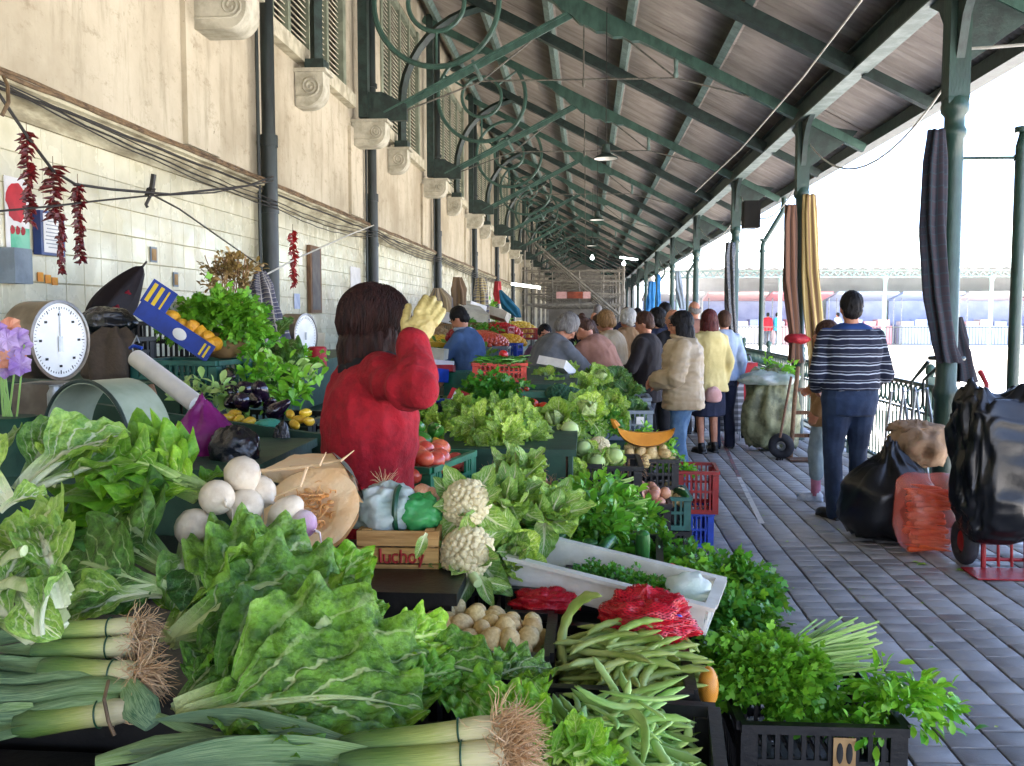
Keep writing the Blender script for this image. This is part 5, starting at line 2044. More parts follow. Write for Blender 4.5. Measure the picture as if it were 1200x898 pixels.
def side_mesh(key, L, h, mat, slots, hole):
 k = (key, round(L, 3), round(h, 3), slots, hole)
 if k in crate_cache:
  return crate_cache[k]
 t2 = .012
 mb = MB()
 mb.box((0, -.003, h - .011), (L, t2 + .012, .022))
 mb.box((0, 0, .014), (L, t2, .028))
 for s in (-1, 1):
  mb.box((s * (L / 2 - .020), .0005, h / 2), (.040, t2 - .001, h - .052))
 nb = max(3, int((L - .08) / .030))
 hz = h - .05
 mid = h * .52
 mb.box((0, .001, mid), (L - .082, t2 - .004, .016))
 if hole:
  mb.box((-L * .31, .001, h - .05), (.02, t2 - .003, .055)).box((L * .31, .001, h - .05), (.02, t2 - .003, .055))
  mb.box((0, .0015, h - .085), (L * .60, t2 - .005, .014))
 for i in range(nb):
  x = -(L - .08) / 2 + (L - .08) * (i + .5) / nb
  mb.box((x, 0, .028 + (mid - .036) / 2 - .0), (.011, t2 - .005, mid - .036))
  top = h - .022 if not (hole and abs(x) < L * .30) else h - .092
  if top > mid + .02:
   mb.box((x, 0, (mid + .008 + top) / 2), (.011, t2 - .005, top - mid - .008))
 crate_cache[k] = mb.mesh('side', mat)
 return crate_cache[k]


def crate(label, loc, w_, l_, h, mat, key, rotz=0.0, group='crates of the stalls', name='crate', rot=None):
 t_ = thing(name, label, 'crate', loc, rotz, group, rot)
 for s in (-1, 1):
  ob('side', side_mesh(key, w_, h, mat, 0, False), None, t_, (0, s * (l_ / 2 - .006), 0), (0, 0, 0 if s < 0 else PI))
  ob('side', side_mesh(key, l_ - .026, h, mat, 0, True), None, t_, (s * (w_ / 2 - .006), 0, 0), (0, 0, R(90) if s > 0 else R(-90)))
 mb = MB()
 n = int(w_ / .035)
 for i in range(n):
  mb.box((-(w_ - .05) / 2 + (w_ - .05) * i / (n - 1), 0, .006), (.02, l_ - .03, .008))
 mb.box((0, 0, .012), (w_ - .03, .02, .006))
 ob('base', mb, mat, t_)
 return t_


def crate_px(label, px, py, D, w_, l_, h, mat, key, rotz=0.0, **k):
 """crate whose front top edge has its middle at that place of the photograph"""
 p = pt(px, py, Y=D)
 c, s = math.cos(rotz), math.sin(rotz)
 loc = V((p.x - s * l_ / 2, p.y + c * l_ / 2, p.z - h))
 return crate(label, loc, w_, l_, h, mat, key, rotz, **k)


def stall_box(label, x0, x1, y0, y1, z1, z0=0.0, name='stall_table', mat=None):
 t_ = thing(name, label, 'stall table', ((x0 + x1) / 2, (y0 + y1) / 2, z0), 0, 'tables of the vegetable stalls')
 w_, l_, h = x1 - x0, y1 - y0, z1 - z0
 if label.startswith(('near', 'low table', 'narrow')):
  mat = mat_blackpl
 ob('top', MB().box((0, 0, h - .015), (w_, l_, .03)), mat or mat_gboard, t_)
 mb = MB()
 for s in (-1, 1):
  ob('panel', MB().box((s * (w_ / 2 - .025), 0, (h - .03) / 2), (.018, l_ - .04, h - .032)), mat or mat_gboard, t_)
  ob('panel', MB().box((0, s * (l_ / 2 - .025), (h - .03) / 2), (w_ - .09, .018, h - .032)), mat or mat_gboard, t_)
  for r_ in (-1, 1):
   ob('leg', MB().box((s * (w_ / 2 - .05), r_ * (l_ / 2 - .05), (h - .03) / 2), (.028, .028, h - .034)), mat_oldwood, t_)
 return t_


# ------------------------------------------------------------------ roots, fruit, pods
def potato_mesh(seed, mat, name='potato', el=(1.25, .95, .85)):
 q = random.Random(seed)
 def f(p):
  return p * (1 + .10 * MN.noise(p * 1.3 + V((seed, 0, 0))) + .04 * MN.noise(p * 3.5 + V((0, seed, 0))))
 return MB().ell((0, 0, 0), el, 14, 10, fn=f).mesh(name, mat, 180)


mat_potato = pm('potato_skin', '#dcc389', '#c4a66c', 3, .6, .25, 20, var=.10)
mat_tomato = pm('tomato_skin', '#d3402a', '#c22f20', 2, .22, 0, 10, var=.12, spec=.6)
mat_tomatop = pm('pale_tomato_skin', '#d66a4c', '#c9533a', 1.5, .25, 0, 10, var=.12, spec=.6)
mat_onion = pm('onion_skin', '#c79274', '#b2775a', 4, .35, .1, 20, var=.12, stretch=(3, 3, .5))
mat_lemon = pm('lemon_skin', '#e0a82c', '#d4951f', 4, .4, .3, 60, var=.08)
mat_yellow = pm('yellow_pepper', '#e0bd3a', '#d0a424', 3, .3, 0, 10, var=.1)
mat_greenpep = pm('green_pepper', '#3c7a2a', '#2b601f', 3, .22, 0, 10, var=.1)
mat_aub = pm('aubergine_skin', '#231528', '#180e1d', 3, .15, 0, 10, spec=.7)
mat_turnip = pm('turnip_skin', '#cfc4b0', '#a8957a', 22, .5, .3, 50, var=.04, lo=.42, hi=.85, detail=7)
mat_purpt = grad_mat('purple_turnip', [(0, '#e6dcd0'), (.45, '#dcc9cf'), (.7, '#b387a8'), (1, '#8f5d86')], .4)
mat_pump = pm('pumpkin_flesh', '#f3d4a8', '#ecc08a', 8, .6, .5, 60, sss=.1)
mat_pumpo = pm('orange_pumpkin_flesh', '#e0962c', '#d08522', 8, .55, .4, 60, sss=.1)
mat_rind = pm('dark_pumpkin_rind', '#3d4a37', '#59604a', 9, .6, .4, 30)
mat_rindb = pm('tan_pumpkin_rind', '#a3794a', '#866038', 7, .6, .4, 30)
mat_pulp = pm('pumpkin_pulp', '#dd9a54', '#e8b87c', 14, .5, .8, 40)
mat_carrot = pm('carrot_skin', '#db5f22', '#c94f1c', 8, .5, .3, 60, var=.1, stretch=(4, 4, 14))
mat_cour = pm('cucumber_skin', '#1f4f24', '#2f6a2f', 9, .35, .2, 30, stretch=(6, 6, 1))
mat_broad = pm('broad_bean_pod', '#7d9a40', '#a0b062', 9, .5, .3, 50, var=.12)
mat_green_b = pm('flat_bean_pod', '#84b052', '#a9c976', 8, .5, .2, 50, var=.14)
mat_brocc = pm('broccoli_head', '#2c5a3c', '#1f4630', 20, .8, .6, 60)
MESH = {
 'potato': [potato_mesh(k, mat_potato) for k in range(5)],
 'tomato': [MB().ell((0, 0, 0), (1, 1, .84), 16, 10, fn=lambda p: p * (1 + .035 * math.cos(5 * math.atan2(p.y, p.x)) * (1 - abs(p.z)))).mesh('tomato', mat_tomato, 180)],
 'tomatop': [MB().ell((0, 0, 0), (1, 1, .84), 16, 10, fn=lambda p: p * (1 + .04 * math.cos(6 * math.atan2(p.y, p.x)) * (1 - abs(p.z)))).mesh('tomato', mat_tomatop, 180)],
 'onion': [MB().lathe([(0, -.9), (.5, -.82), (.92, -.35), (1, .05), (.8, .55), (.4, .85), (.16, 1.05), (.10, 1.35), (0, 1.4)], 14).mesh('onion', mat_onion, 180)],
 'lemon': [MB().lathe([(0, -1.2), (.16, -1.12), (.6, -.85), (.95, -.3), (.95, .3), (.6, .85), (.2, 1.12), (.1, 1.25), (0, 1.28)], 14).mesh('lemon', mat_lemon, 180)],
 'yellow': [potato_mesh(31, mat_yellow, 'pepper', (1.5, .8, .8))],
 'aub': [MB().lathe([(0, -1.6), (.5, -1.5), (.85, -1.0), (.85, -.4), (.6, .3), (.38, .9), (.25, 1.2), (0, 1.25)], 14).mesh('aubergine', mat_aub, 180)],
}


def pod_mesh(mat, L, r, bend, flat, bumps, seed, name):
 q = random.Random(seed)
 P, Q = [], []
 n = 16
 a = -bend / 2
 p = V((0, 0, 0))
 for i in range(n + 1):
  u = i / n
  P.append(p.copy())
  env = min(1, u * 7) ** .7 * min(1, (1 - u) * 6) ** .7
  Q.append(max(.0012, r * env * (1 + bumps * math.sin(u * PI * 13))))
  aa = a + bend * u + .12 * math.sin(u * 5 + seed)
  p += V((math.sin(aa), math.cos(aa), .06 * math.sin(u * 7 + seed))) * L / n
 c = sum(P, V()) / len(P)
 P = [x - c for x in P]
 return MB().tube(P, Q, 8, flat=flat, up=(0, 0, 1)).mesh(name, mat, 180)


MESH['broad'] = [pod_mesh(mat_broad, .22, .0105, b, .75, .16, k, 'broad_bean') for k, b in enumerate((1.0, 1.5, 1.9, .6, 2.6))]
MESH['flat'] = [pod_mesh(mat_green_b, .17, .0082, b, .45, .10, k + 9, 'green_bean') for k, b in enumerate((.3, .9, 1.5, .0))]
MESH['carrot'] = [MB().lathe([(.012, 0), (.019, -.01), (.018, -.05), (.012, -.13), (.004, -.19), (0, -.2)], 8).mesh('carrot', mat_carrot, 180)]


def single(kind, name, label, cat, loc, s, group, rot=None, sc=None):
 rot = rot if rot is not None else (rnd.uniform(0, 6), rnd.uniform(0, 6), rnd.uniform(0, 6))
 o = ob(name, rnd.choice(MESH[kind]), None, None, loc, rot)
 o.scale = sc if sc else (s, s, s)
 return setp(o, label, cat, group)


def pile(kind, name, label, cat, group, c, hx, hy, r, h=0.0, layers=2, flatrot=False, rz=0.0, squash=1.0):
 """round things heaped over a rectangle: offset layers, mounded to the middle"""
 out = []
 cz, sz = math.cos(rz), math.sin(rz)
 for ly in range(layers):
  st = r * 1.9
  nx, ny = int(2 * hx / st), int(2 * hy / st)
  for i in range(nx + 1):
   for j in range(ny + 1):
    x = -hx + st * (i + .5 * (ly % 2) + .25 * (j % 2)) + rnd.uniform(-.38, .38) * r
    y = -hy + st * (j + .5 * (ly % 2)) + rnd.uniform(-.38, .38) * r
    if abs(x) > hx or abs(y) > hy:
     continue
    m_ = (1 - (x / hx) ** 2) * (1 - (y / hy) ** 2)
    if ly and m_ < .10 * ly and h > 0:
     continue
    z = r * 1.35 * ly + h * m_ + rnd.uniform(-.3, .3) * r
    rot = (rnd.uniform(-.4, .4), rnd.uniform(-.4, .4), rnd.uniform(0, 6)) if flatrot else None
    out.append(single(kind, name, label, cat, V(c) + V((x * cz - y * sz, x * sz + y * cz, z)), r * rnd.uniform(.86, 1.1), group, rot))
 return out
# ================================================================== the near stall
stall_box('near stall table under the leeks and broad leaved cabbages', -1.62, -.12, .98, 1.56, .80)
stall_box('near stall table under the turnips and cabbage stalks', -1.62, -.47, 1.58, 2.13, .90)
stall_box('near stall table under the cut pumpkin and the wooden box', -1.62, -.30, 2.15, 2.66, .925)
stall_box('low table under the potatoes and the two bean crates', -.45, .255, 1.59, 2.40, .655)
stall_box('low table under the cauliflowers, the white tray and the spinach', -.28, .40, 2.68, 3.32, .66)
stall_box('narrow table filling in behind the potato crate', -.28, .36, 2.42, 2.66, .655)
G_CR = 'black plastic crates of the near stall'
crate('black crate of potatoes in front of the wooden box', (-.255, 2.14, .658), .36, .30, .185, mat_blackpl, 'bk', 0, G_CR)
crate('black crate of broad beans beside the potatoes', (.075, 2.09, .658), .31, .40, .155, mat_blackpl, 'bk', R(-2), G_CR)
crate('black crate of flat green beans at the very front of the stall', (.085, 1.675, .658), .32, .36, .150, mat_blackpl, 'bk', R(-5), G_CR)
crate('black crate under the cauliflowers, right of the wooden box', (-.20, 2.60, .66), .32, .34, .20, mat_blackpl, 'bk', 0, G_CR)
for i, z in enumerate((0, .205, .41)):
 crate('black crate of parsley and cress at the walkway edge, ' + ('bottom of its stack', 'middle of its stack', 'topmost of its stack')[i], (.565, 2.42, z), .39, .42, .20, mat_blackpl, 'bk', R(1), G_CR)
for i, z in enumerate((0, .205)):
 crate('black crate under the dark herb bunches, ' + ('lower', 'upper') [i] + ' one', (.52, 2.95, z), .40, .50, .20, mat_blackpl, 'bk', 0, G_CR)
# bit of printed card on the front crate
p = V((.615, 2.207, .545))
t_ = thing('crate_label', 'worn pale card label with two dark figures on the front black crate', 'label', p)
ob('card', MB().box((0, 0, 0), (.052, .003, .075)), mat_card, t_)
mb = MB()
for k in (-.011, .011):
 mb.ell((k, -.002, .0), (.008, .0016, .026), 8, 6)
ob('print', mb, mat_ink, t_, kind='stuff')

# --- broad leaved cabbage bunches
def bunch(name, label, cat, at, group=None):
 return thing(name, label, cat, pt(at[0], at[1], Y=at[2]), 0, group)


GB = 'bunches of broad leaved greens on the near stall'
b = bunch('cabbage_bunch', 'bunch of dark collard leaves with bright ruffled edges, left of the wooden box', 'cabbage', (205, 745, 1.70), GB)
for B, T, n, wx, k in (((196, 752, 1.66), (300, 640, 1.95), (-.45, -.6, .6), .9, 0), ((198, 750, 1.68), (392, 655, 1.96), (-.1, -.5, .8), 1.1, 1), ((200, 752, 1.66), (450, 722, 1.82), (.1, -.5, .85), .9, 2),
      ((205, 755, 1.62), (345, 770, 1.66), (0, -.5, .8), .9, 3), ((205, 752, 1.64), (425, 665, 1.95), (.2, -.3, .9), 1.0, 3)):
 hero(b, 'collard', B, T, n, wx, k)
for B, T, n in (((360, 720, 1.84), (440, 640, 1.94), (.3, -.6, .7)), ((395, 735, 1.80), (455, 705, 1.86), (.5, -.5, .7)), ((270, 700, 1.85), (330, 636, 1.97), (-.1, -.8, .6)), ((330, 700, 1.86), (400, 645, 1.98), (.1, -.6, .8))):
 hero(b, 'collardB', B, T, n, 1.0)
b = bunch('cabbage_bunch', 'bunch of large dark collard leaves with white ribs lying above the front leeks', 'cabbage', (212, 832, 1.47), GB)
for B, T, n, wx, k in (((206, 836, 1.44), (520, 782, 1.60), (.15, -.75, .65), .80, 1), ((206, 838, 1.44), (440, 742, 1.66), (-.2, -.8, .55), .85, 0), ((208, 842, 1.42), (400, 850, 1.46), (.1, -.4, .9), .65, 2),
      ((206, 834, 1.46), (330, 745, 1.66), (-.4, -.7, .6), .75, 3), ((215, 840, 1.42), (505, 828, 1.50), (.1, -.6, .8), .65, 0)):
 hero(b, 'collard', B, T, n, wx, k)
for B, T, n in (((225, 800, 1.5), (268, 748, 1.6), (-.4, -.6, .7)), ((250, 850, 1.43), (390, 868, 1.43), (0, -.5, .9)), ((440, 760, 1.6), (540, 745, 1.7), (.2, -.6, .7)), ((470, 800, 1.55), (545, 790, 1.6), (.2, -.5, .8))):
 hero(b, 'collardB', B, T, n, .8)
b = bunch('cabbage_bunch', 'loose bunch of green leaves spilling between the collards and the potatoes', 'cabbage', (480, 770, 1.66), GB)
for B, T, n, kd, wx in (((465, 795, 1.64), (545, 756, 1.76), (.1, -.7, .7), 'chard', .9), ((470, 775, 1.64), (590, 800, 1.62), (.3, -.6, .7), 'collard', .8), ((500, 800, 1.66), (600, 785, 1.70), (0, -.6, .8), 'collard', .6),
      ((560, 805, 1.64), (652, 782, 1.74), (-.3, -.5, .8), 'collard', .7), ((540, 800, 1.64), (556, 762, 1.74), (-.5, -.6, .6), 'collardB', .7), ((560, 835, 1.58), (640, 815, 1.64), (.1, -.5, .8), 'collardB', .7),
      ((520, 800, 1.62), (590, 860, 1.50), (.2, -.6, .7), 'collardB', .8), ((575, 830, 1.6), (655, 845, 1.56), (.1, -.5, .8), 'collardB', .8), ((600, 780, 1.76), (640, 822, 1.68), (.4, -.5, .7), 'collardB', .8),
      ((465, 775, 1.72), (472, 742, 1.80), (-.2, -.8, .5), 'collardB', .9), ((450, 775, 1.68), (515, 742, 1.78), (-.1, -.7, .6), 'collardB', .7)):
 hero(b, kd, B, T, n, wx)
b = bunch('turnip_greens', 'small bright turnip leaves at the bottom beside the leek roots', 'greens', (660, 880, 1.45), GB)
for k in range(16):
 x, y = 665 + rnd.uniform(-30, 30), 885 + rnd.uniform(-12, 25)
 a = rnd.uniform(-2.6, .5)
 hero(b, 'bright', (x, y, 1.46 + rnd.uniform(-.03, .05)), (x + 52 * math.cos(a), y + 46 * math.sin(a), 1.48 + rnd.uniform(0, .1)), (rnd.uniform(-.4, .4), -.6, .7), 1.0)
b = bunch('cabbage_bunch', 'dark kale leaf bunch with a curved pale stalk at the left under the turnips', 'cabbage', (190, 665, 1.80), GB)
for B, T, n, kd, wx in (((200, 672, 1.80), (78, 622, 1.95), (-.2, -.6, .8), 'dark', 1.2), ((195, 690, 1.74), (66, 668, 1.82), (0, -.8, .6), 'dark', 1.1), ((200, 665, 1.82), (120, 600, 2.0), (-.2, -.5, .8), 'dark', 1.1),
      ((200, 685, 1.76), (110, 712, 1.72), (0, -.8, .5), 'dark', 1.0), ((215, 640, 1.88), (205, 715, 1.72), (.5, -.7, .4), 'chard', .8), ((190, 695, 1.74), (70, 720, 1.68), (0, -.7, .7), 'chard', .8),
      ((220, 660, 1.84), (250, 730, 1.72), (.4, -.7, .4), 'dark', 1.0)):
 hero(b, kd, B, T, n, wx)
b = bunch('cabbage_bunch', 'pale stalky cabbage with cut white stems at the far left edge', 'cabbage', (30, 690, 1.42), GB)
for B, T, n, wx in (((18, 690, 1.44), (60, 745, 1.38), (.2, -.8, .4), .8), ((70, 735, 1.42), (-10, 620, 1.55), (.3, -.7, .5), 1.0), ((75, 700, 1.46), (15, 596, 1.62), (.4, -.7, .4), .8), ((5, 690, 1.42), (72, 640, 1.5), (-.1, -.8, .6), .7),
     ((40, 750, 1.38), (-40, 680, 1.44), (.2, -.8, .5), .9), ((60, 720, 1.42), (10, 660, 1.46), (.5, -.6, .4), .6), ((74, 712, 1.40), (40, 612, 1.52), (.5, -.7, .3), .7), ((48, 745, 1.36), (70, 660, 1.42), (-.3, -.8, .4), .5), ((-5, 700, 1.40), (30, 640, 1.46), (.2, -.9, .3), .7)):
 hero(b, 'chard', B, T, n, wx)
mat_stalk = pm('pale_stalk', '#bcc896', '#90a866', 14, .42, .3, 60, stretch=(3, 3, 1))
for pp, r in ((((-5, 688, 1.42), (15, 682, 1.40), (40, 688, 1.39)), .012), (((0, 662, 1.43), (12, 650, 1.42), (28, 646, 1.41)), .010)):
 P = [pt(x, y, Y=D) - b.location for x, y, D in pp]
 P = [P[0]] + [P[i].lerp(P[i + 1], u) for i in range(len(P) - 1) for u in (.33, .66, 1)]
 ob('stalk', MB().tube(P, [r * (.9 + .2 * i / len(P)) for i in range(len(P))], 12, flat=.62, up=(0, -.6, .8)), mat_stalk, b)
b = bunch('cabbage_bunch', 'pale green bok choy like cabbage with wide stalks at the left, topmost of the heap', 'cabbage', (40, 570, 1.9), GB)
for B, T, n, kd, wx in (((22, 578, 1.88), (150, 502, 2.02), (-.3, -.75, .6), 'chard', .9), ((24, 580, 1.88), (70, 492, 2.03), (.4, -.8, .4), 'chard', .8), ((-10, 575, 1.86), (-5, 505, 2.0), (.2, -.8, .5), 'chard', 1.0),
      ((20, 580, 1.90), (182, 530, 2.02), (-.1, -.4, .9), 'chard', .9), ((60, 570, 1.94), (140, 505, 2.06), (-.1, -.8, .6), 'lettuce', .7), ((10, 590, 1.84), (-50, 520, 1.9), (.5, -.7, .5), 'chard', 1.0),
      ((90, 545, 2.02), (130, 508, 2.10), (.2, -.8, .5), 'lettuce', .7), ((0, 600, 1.8), (55, 575, 1.84), (0, -.6, .8), 'chard', .8), ((10, 610, 1.78), (50, 640, 1.72), (.1, -.8, .5), 'collardB', .8)):
 hero(b, kd, B, T, n, wx)
b = bunch('turnip_greens', 'turnip tops with thin stalks tied behind the white turnips', 'greens', (235, 575, 2.0), GB)
for k in range(30):
 a = PI + rnd.uniform(-.65, .75)
 L = rnd.uniform(60, 150)
 D = 1.98 + rnd.uniform(-.04, .14)
 B = (236 + rnd.uniform(-12, 6), 574 + rnd.uniform(-10, 12), 1.98)
 T = (B[0] + L * math.cos(a), B[1] + L * .50 * math.sin(a) - 2, D + .05)
 hero(b, 'turnipg' if k % 3 else 'bright', B, T, (rnd.uniform(-.3, .3), -.6, .75), 1.15)
for k in range(10):
 a = rnd.uniform(-2.2, -.6)
 B = (205 + rnd.uniform(-60, 30), 560 + rnd.uniform(-15, 12), 2.02)
 hero(b, 'bright', B, (B[0] + 42 * math.cos(a), B[1] + 34 * math.sin(a), 2.10), (rnd.uniform(-.4, .4), -.7, .6), 1.1)

# --- turnips
G_T = 'turnips at the left of the pumpkin'
def turnip(label, px, py, D, r, tail, mat=mat_turnip, sq=1.0):
 c = pt(px, py, Y=D)
 t_ = thing('turnip', label, 'turnip', c, 0, G_T)
 ax = V(tail).normalized()
 m = ax.to_track_quat('Z', 'Y').to_matrix()
 prof = [(0, -.96), (.35, -.93), (.7, -.74), (.95, -.3), (1, .05), (.9, .45), (.65, .75), (.33, .95), (.12, 1.08), (.06, 1.25)]
 ob('bulb', MB().lathe([(a_ * r, z_ * r * sq) for a_, z_ in prof], 20, m=m), mat, t_)
 e1 = ax.orthogonal().normalized()
 P = [ax * r * (1.05 * sq), ax * r * 1.45 + e1 * .006 + V((0, 0, -.004)), ax * r * 1.9 - e1 * .004 + V((0, 0, -.014)), ax * r * 2.5 + e1 * .01 + V((0, 0, -.03))]
 ob('tail', MB().tube(P, [r * .13, r * .07, r * .035, .0008], 6), mat, t_)


turnip('white turnip hanging lowest, its thin root pointing down', 228, 619, 1.93, .0425, (.05, -.55, -.8))
turnip('white turnip in the middle of its bunch, root pointing right at us', 254, 583, 1.95, .0385, (.7, -.7, -.05))
turnip('topmost white turnip of the bunch', 284, 556, 2.02, .041, (.6, -.2, -.75))
turnip('white turnip at the right of the bunch, below the topmost', 287, 594, 2.0, .0415, (.3, -.8, .1))
turnip('flushed white turnip peeping out behind the right of the bunch', 303, 577, 2.06, .040, (.7, -.3, -.4))
turnip('long pale turnip lying on the cut pumpkin', 335, 599, 2.02, .030, (-.6, -.5, -.45), mat_turnip, 1.5)
turnip('purple flushed turnip lying on the cut pumpkin', 355, 614, 2.02, .032, (.8, -.4, -.3), mat_purpt)
b = thing('turnip_roots', 'hairy pale roots reaching over the pumpkin from the turnips', 'root', pt(300, 552, Y=2.04))
mb = MB()
for (x0, y0), (x1, y1), (x2, y2) in (((300, 552), (350, 548), (400, 540)), ((340, 548), (375, 545), (382, 530)), ((360, 546), (352, 570), (322, 582)), ((380, 542), (400, 540), (415, 528))):
 mb.tube([pt(x0, y0, Y=2.04) - b.location, pt(x1, y1, Y=2.0) - b.location, pt(x2, y2, Y=2.02) - b.location], [.004, .003, .001], 5, uvx=.7)
ob('root', mb, M_rootl, b, kind='stuff')

# --- cut pumpkin
c = pt(362, 598, Y=2.26)
t_ = thing('pumpkin_half', 'half pumpkin with its pale cut face and stringy hollow turned to us', 'pumpkin', c)
fn_ = V((-.06, -.70, .71)).normalized()
m = fn_.to_track_quat('Z', 'Y').to_matrix()
Rp = .128
prof = [(0, -.62), (.4, -.58), (.75, -.42), (.95, -.18), (1, 0)]
mb = MB()
vs_p = [(a_ * Rp, z_ * Rp) for a_, z_ in prof]
mb.lathe(vs_p, 40, m=m, cap=False)
mb.v = [tuple(V(p) * (1 + .014 * math.cos(9 * math.atan2((m.inverted() @ V(p)).y, (m.inverted() @ V(p)).x)))) for p in mb.v]
ob('rind', mb, mat_rindb, t_)
mb = MB()
rings = [(1.0, 0), (.97, .012), (.62, .016), (.56, .0), (.48, -.04), (.3, -.10), (0, -.12)]
mb.lathe([(a_ * Rp, z_ * Rp) for a_, z_ in rings], 40, m=m, cap=False)
mb.v = [tuple(V(p) * (1 + .010 * math.cos(9 * math.atan2((m.inverted() @ V(p)).y, (m.inverted() @ V(p)).x))) + m @ V((0, 0, .004 * MN.noise(V(p) * 30)))) for p in mb.v]
ob('cut_face', mb, mat_pump, t_)
mb = MB()
q = random.Random(5)
for i in range(150):
 a, rr = q.uniform(0, 6.28), Rp * .56 * math.sqrt(q.random())
 P = [V((rr * math.cos(a), rr * math.sin(a), -.004 - .008 * q.random()))]
 d = V((q.gauss(0, 1), q.gauss(0, 1), q.uniform(-.1, .5))).normalized()
 for k in range(4):
  d = (d + V((q.gauss(0, .5), q.gauss(0, .5), q.gauss(0, .25)))).normalized()
  P.append(P[-1] + d * .010)
 mb.tube([m @ p for p in P], [.0022, .002, .0018, .0014, .0008], 5)
for i in range(14):
 a, rr = q.uniform(0, 6.28), Rp * .5 * math.sqrt(q.random())
 mb.ell(m @ V((rr * math.cos(a), rr * math.sin(a), .004)), (.010, .006, .003), 8, 5, m)
ob('pulp', mb, mat_pulp, t_, kind='stuff')
# wedge on top
t_ = thing('pumpkin_wedge', 'thick wedge of pumpkin with dark green rind lying on the pumpkin half', 'pumpkin', pt(365, 556, Y=2.44))
top = [pt(306, 551, Y=2.40), pt(345, 533, Y=2.54), pt(389, 531, Y=2.56), pt(404, 549, Y=2.40)]
bot = [p + V((.004, .008, -.026)) for p in top]
bot[2] += V((.05, .03, -.05)); bot[3] += V((.05, -.03, -.06))
mb = MB()
n = 6
vs, fs = [], []
def bil(q4, u, v):
 return q4[0].lerp(q4[3], u).lerp(q4[1].lerp(q4[2], u), v)
for lay in (top, bot):
 for i in range(n + 1):
  for j in range(n + 1):
   p = bil(lay, i / n, j / n)
   p = p + V((0, 0, .004 * MN.noise(p * 40)))
   vs.append(p - t_.location)
K = (n + 1) ** 2
for i in range(n):
 for j in range(n):
  a = i * (n + 1) + j
  fs.append((a, a + n + 1, a + n + 2, a + 1))
  fs.append((K + a, K + a + 1, K + a + n + 2, K + a + n + 1))
for i in range(n):
 for (a, b_) in ((i * (n + 1), (i + 1) * (n + 1)), (i * (n + 1) + n, (i + 1) * (n + 1) + n)):
  fs.append((a, b_, K + b_, K + a))
 fs.append((i, i + 1, K + i + 1, K + i))
ob('flesh', MB().add(vs, fs), mat_pump, t_)
vs, fs = [], []
for i in range(n + 1):
 for j in range(n + 1):
  v_ = i / n
  p = bil(top, 1, j / n).lerp(bil(bot, 1, j / n), v_)
  p = p + V((.012 * math.sin(PI * v_) + .002, -.004, .004))
  vs.append(p - t_.location)
for i in range(n):
 for j in range(n):
  a = i * (n + 1) + j
  fs.append((a, a + 1, a + n + 2, a + n + 1))
ob('rind', MB().add(vs, fs), mat_rind, t_)

# --- wooden box with its painted name, plastic bag of onions in it
Df = 2.36
x0, x1 = pt(419, 650, Y=Df).x, pt(514, 650, Y=Df).x
zt, zb = pt(460, 622, Y=Df).z, pt(460, 679, Y=Df).z
t_ = thing('wooden_box', 'pale wooden fruit box with red painted lettering on its front boards', 'box', ((x0 + x1) / 2, Df, zb), R(2))
w_ = x1 - x0
h = zt - zb
for k in range(3):
 hz = (h - .008) / 3
 ob('board', MB().box((0, 0, hz * (k + .5) + .004 * k), (w_, .009, hz - .001)), mat_wood, t_)
 ob('board', MB().box((0, .26, hz * (k + .5) + .004 * k), (w_, .009, hz - .001)), mat_wood, t_)
 for s in (-1, 1):
  ob('board', MB().box((s * (w_ / 2 - .005), .13, hz * (k + .5) + .004 * k), (.009, .248, hz - .001)), mat_wood, t_)
for s in (-1, 1):
 ob('corner_post', MB().box((s * (w_ / 2 - .024), .017, h / 2 + .002), (.024, .022, h)), mat_wood, t_)
ob('base', MB().box((0, .13, .005), (w_ - .022, .238, .008)), mat_wood, t_)
mb = MB()


def stroke(pts, r, ox, oz, sc):
 mb.tube([V((ox + a * sc, -.0062, oz + b * sc)) for a, b in pts], r, 5, flat=1.0)


def arc(cx, cz, rx, rz, a0, a1, n=9):
 return [(cx + rx * math.cos(R(a0 + (a1 - a0) * i / n)), cz + rz * math.sin(R(a0 + (a1 - a0) * i / n))) for i in range(n + 1)]


sc_ = .030
ox, oz = -.045, h * .36
GL = {'l': [[(0, 1.5), (0, .15), (.15, 0)]], 'u': [[(0, .9), (0, .3)] + arc(.3, .3, .3, .3, 180, 360) + [(.6, .9), (.6, 0)]], 'c': [arc(.35, .45, .35, .45, 45, 315)],
  'h': [[(0, 1.4), (0, 0)], [(0, .5)] + arc(.3, .55, .3, .35, 160, 0) + [(.6, 0)]], 'e': [[(.05, .48), (.62, .48)] + arc(.35, .45, .32, .45, 5, 315)],
  'o': [arc(.35, .45, .35, .45, 0, 360, 14)], 'y': [[(0, .9), (.3, .1)], [(.6, .9), (.15, -.5)]]}
xx = 0
for ch, wd in zip('luchoy', (.42, .9, .9, .9, .95, .7)):
 for s_ in GL[ch]:
  stroke([(xx + a_, b_) for a_, b_ in s_], .0032 if ch != 'l' else .0042, ox, oz, sc_ * .80)
 xx += wd
ob('lettering', mb, mat_redink, t_, kind='stuff')
mb = MB()
for s_ in ([(0, 1.2), (-.25, .4), (.5, .4)], [(.3, 1.1), (.2, -.1)], [(.8, 1.1), (.7, 0)], [(.7, .5), (1.0, .6), (1.1, 0)]):
 stroke(s_, .0016, -w_ / 2 + .020, oz, sc_ * .8)
ob('scrawl', mb, pm('blue_grey_ink', '#4e5a68', None, 5, .8), t_, kind='stuff')
mat_bagw = pm('thin_white_plastic', '#d8e0dc', '#b9cec4', 9, .25, .6, 30, trans=.35)
mat_bagg = pm('thin_green_plastic', '#2f9a4a', '#58b56a', 9, .25, .6, 30, trans=.3)
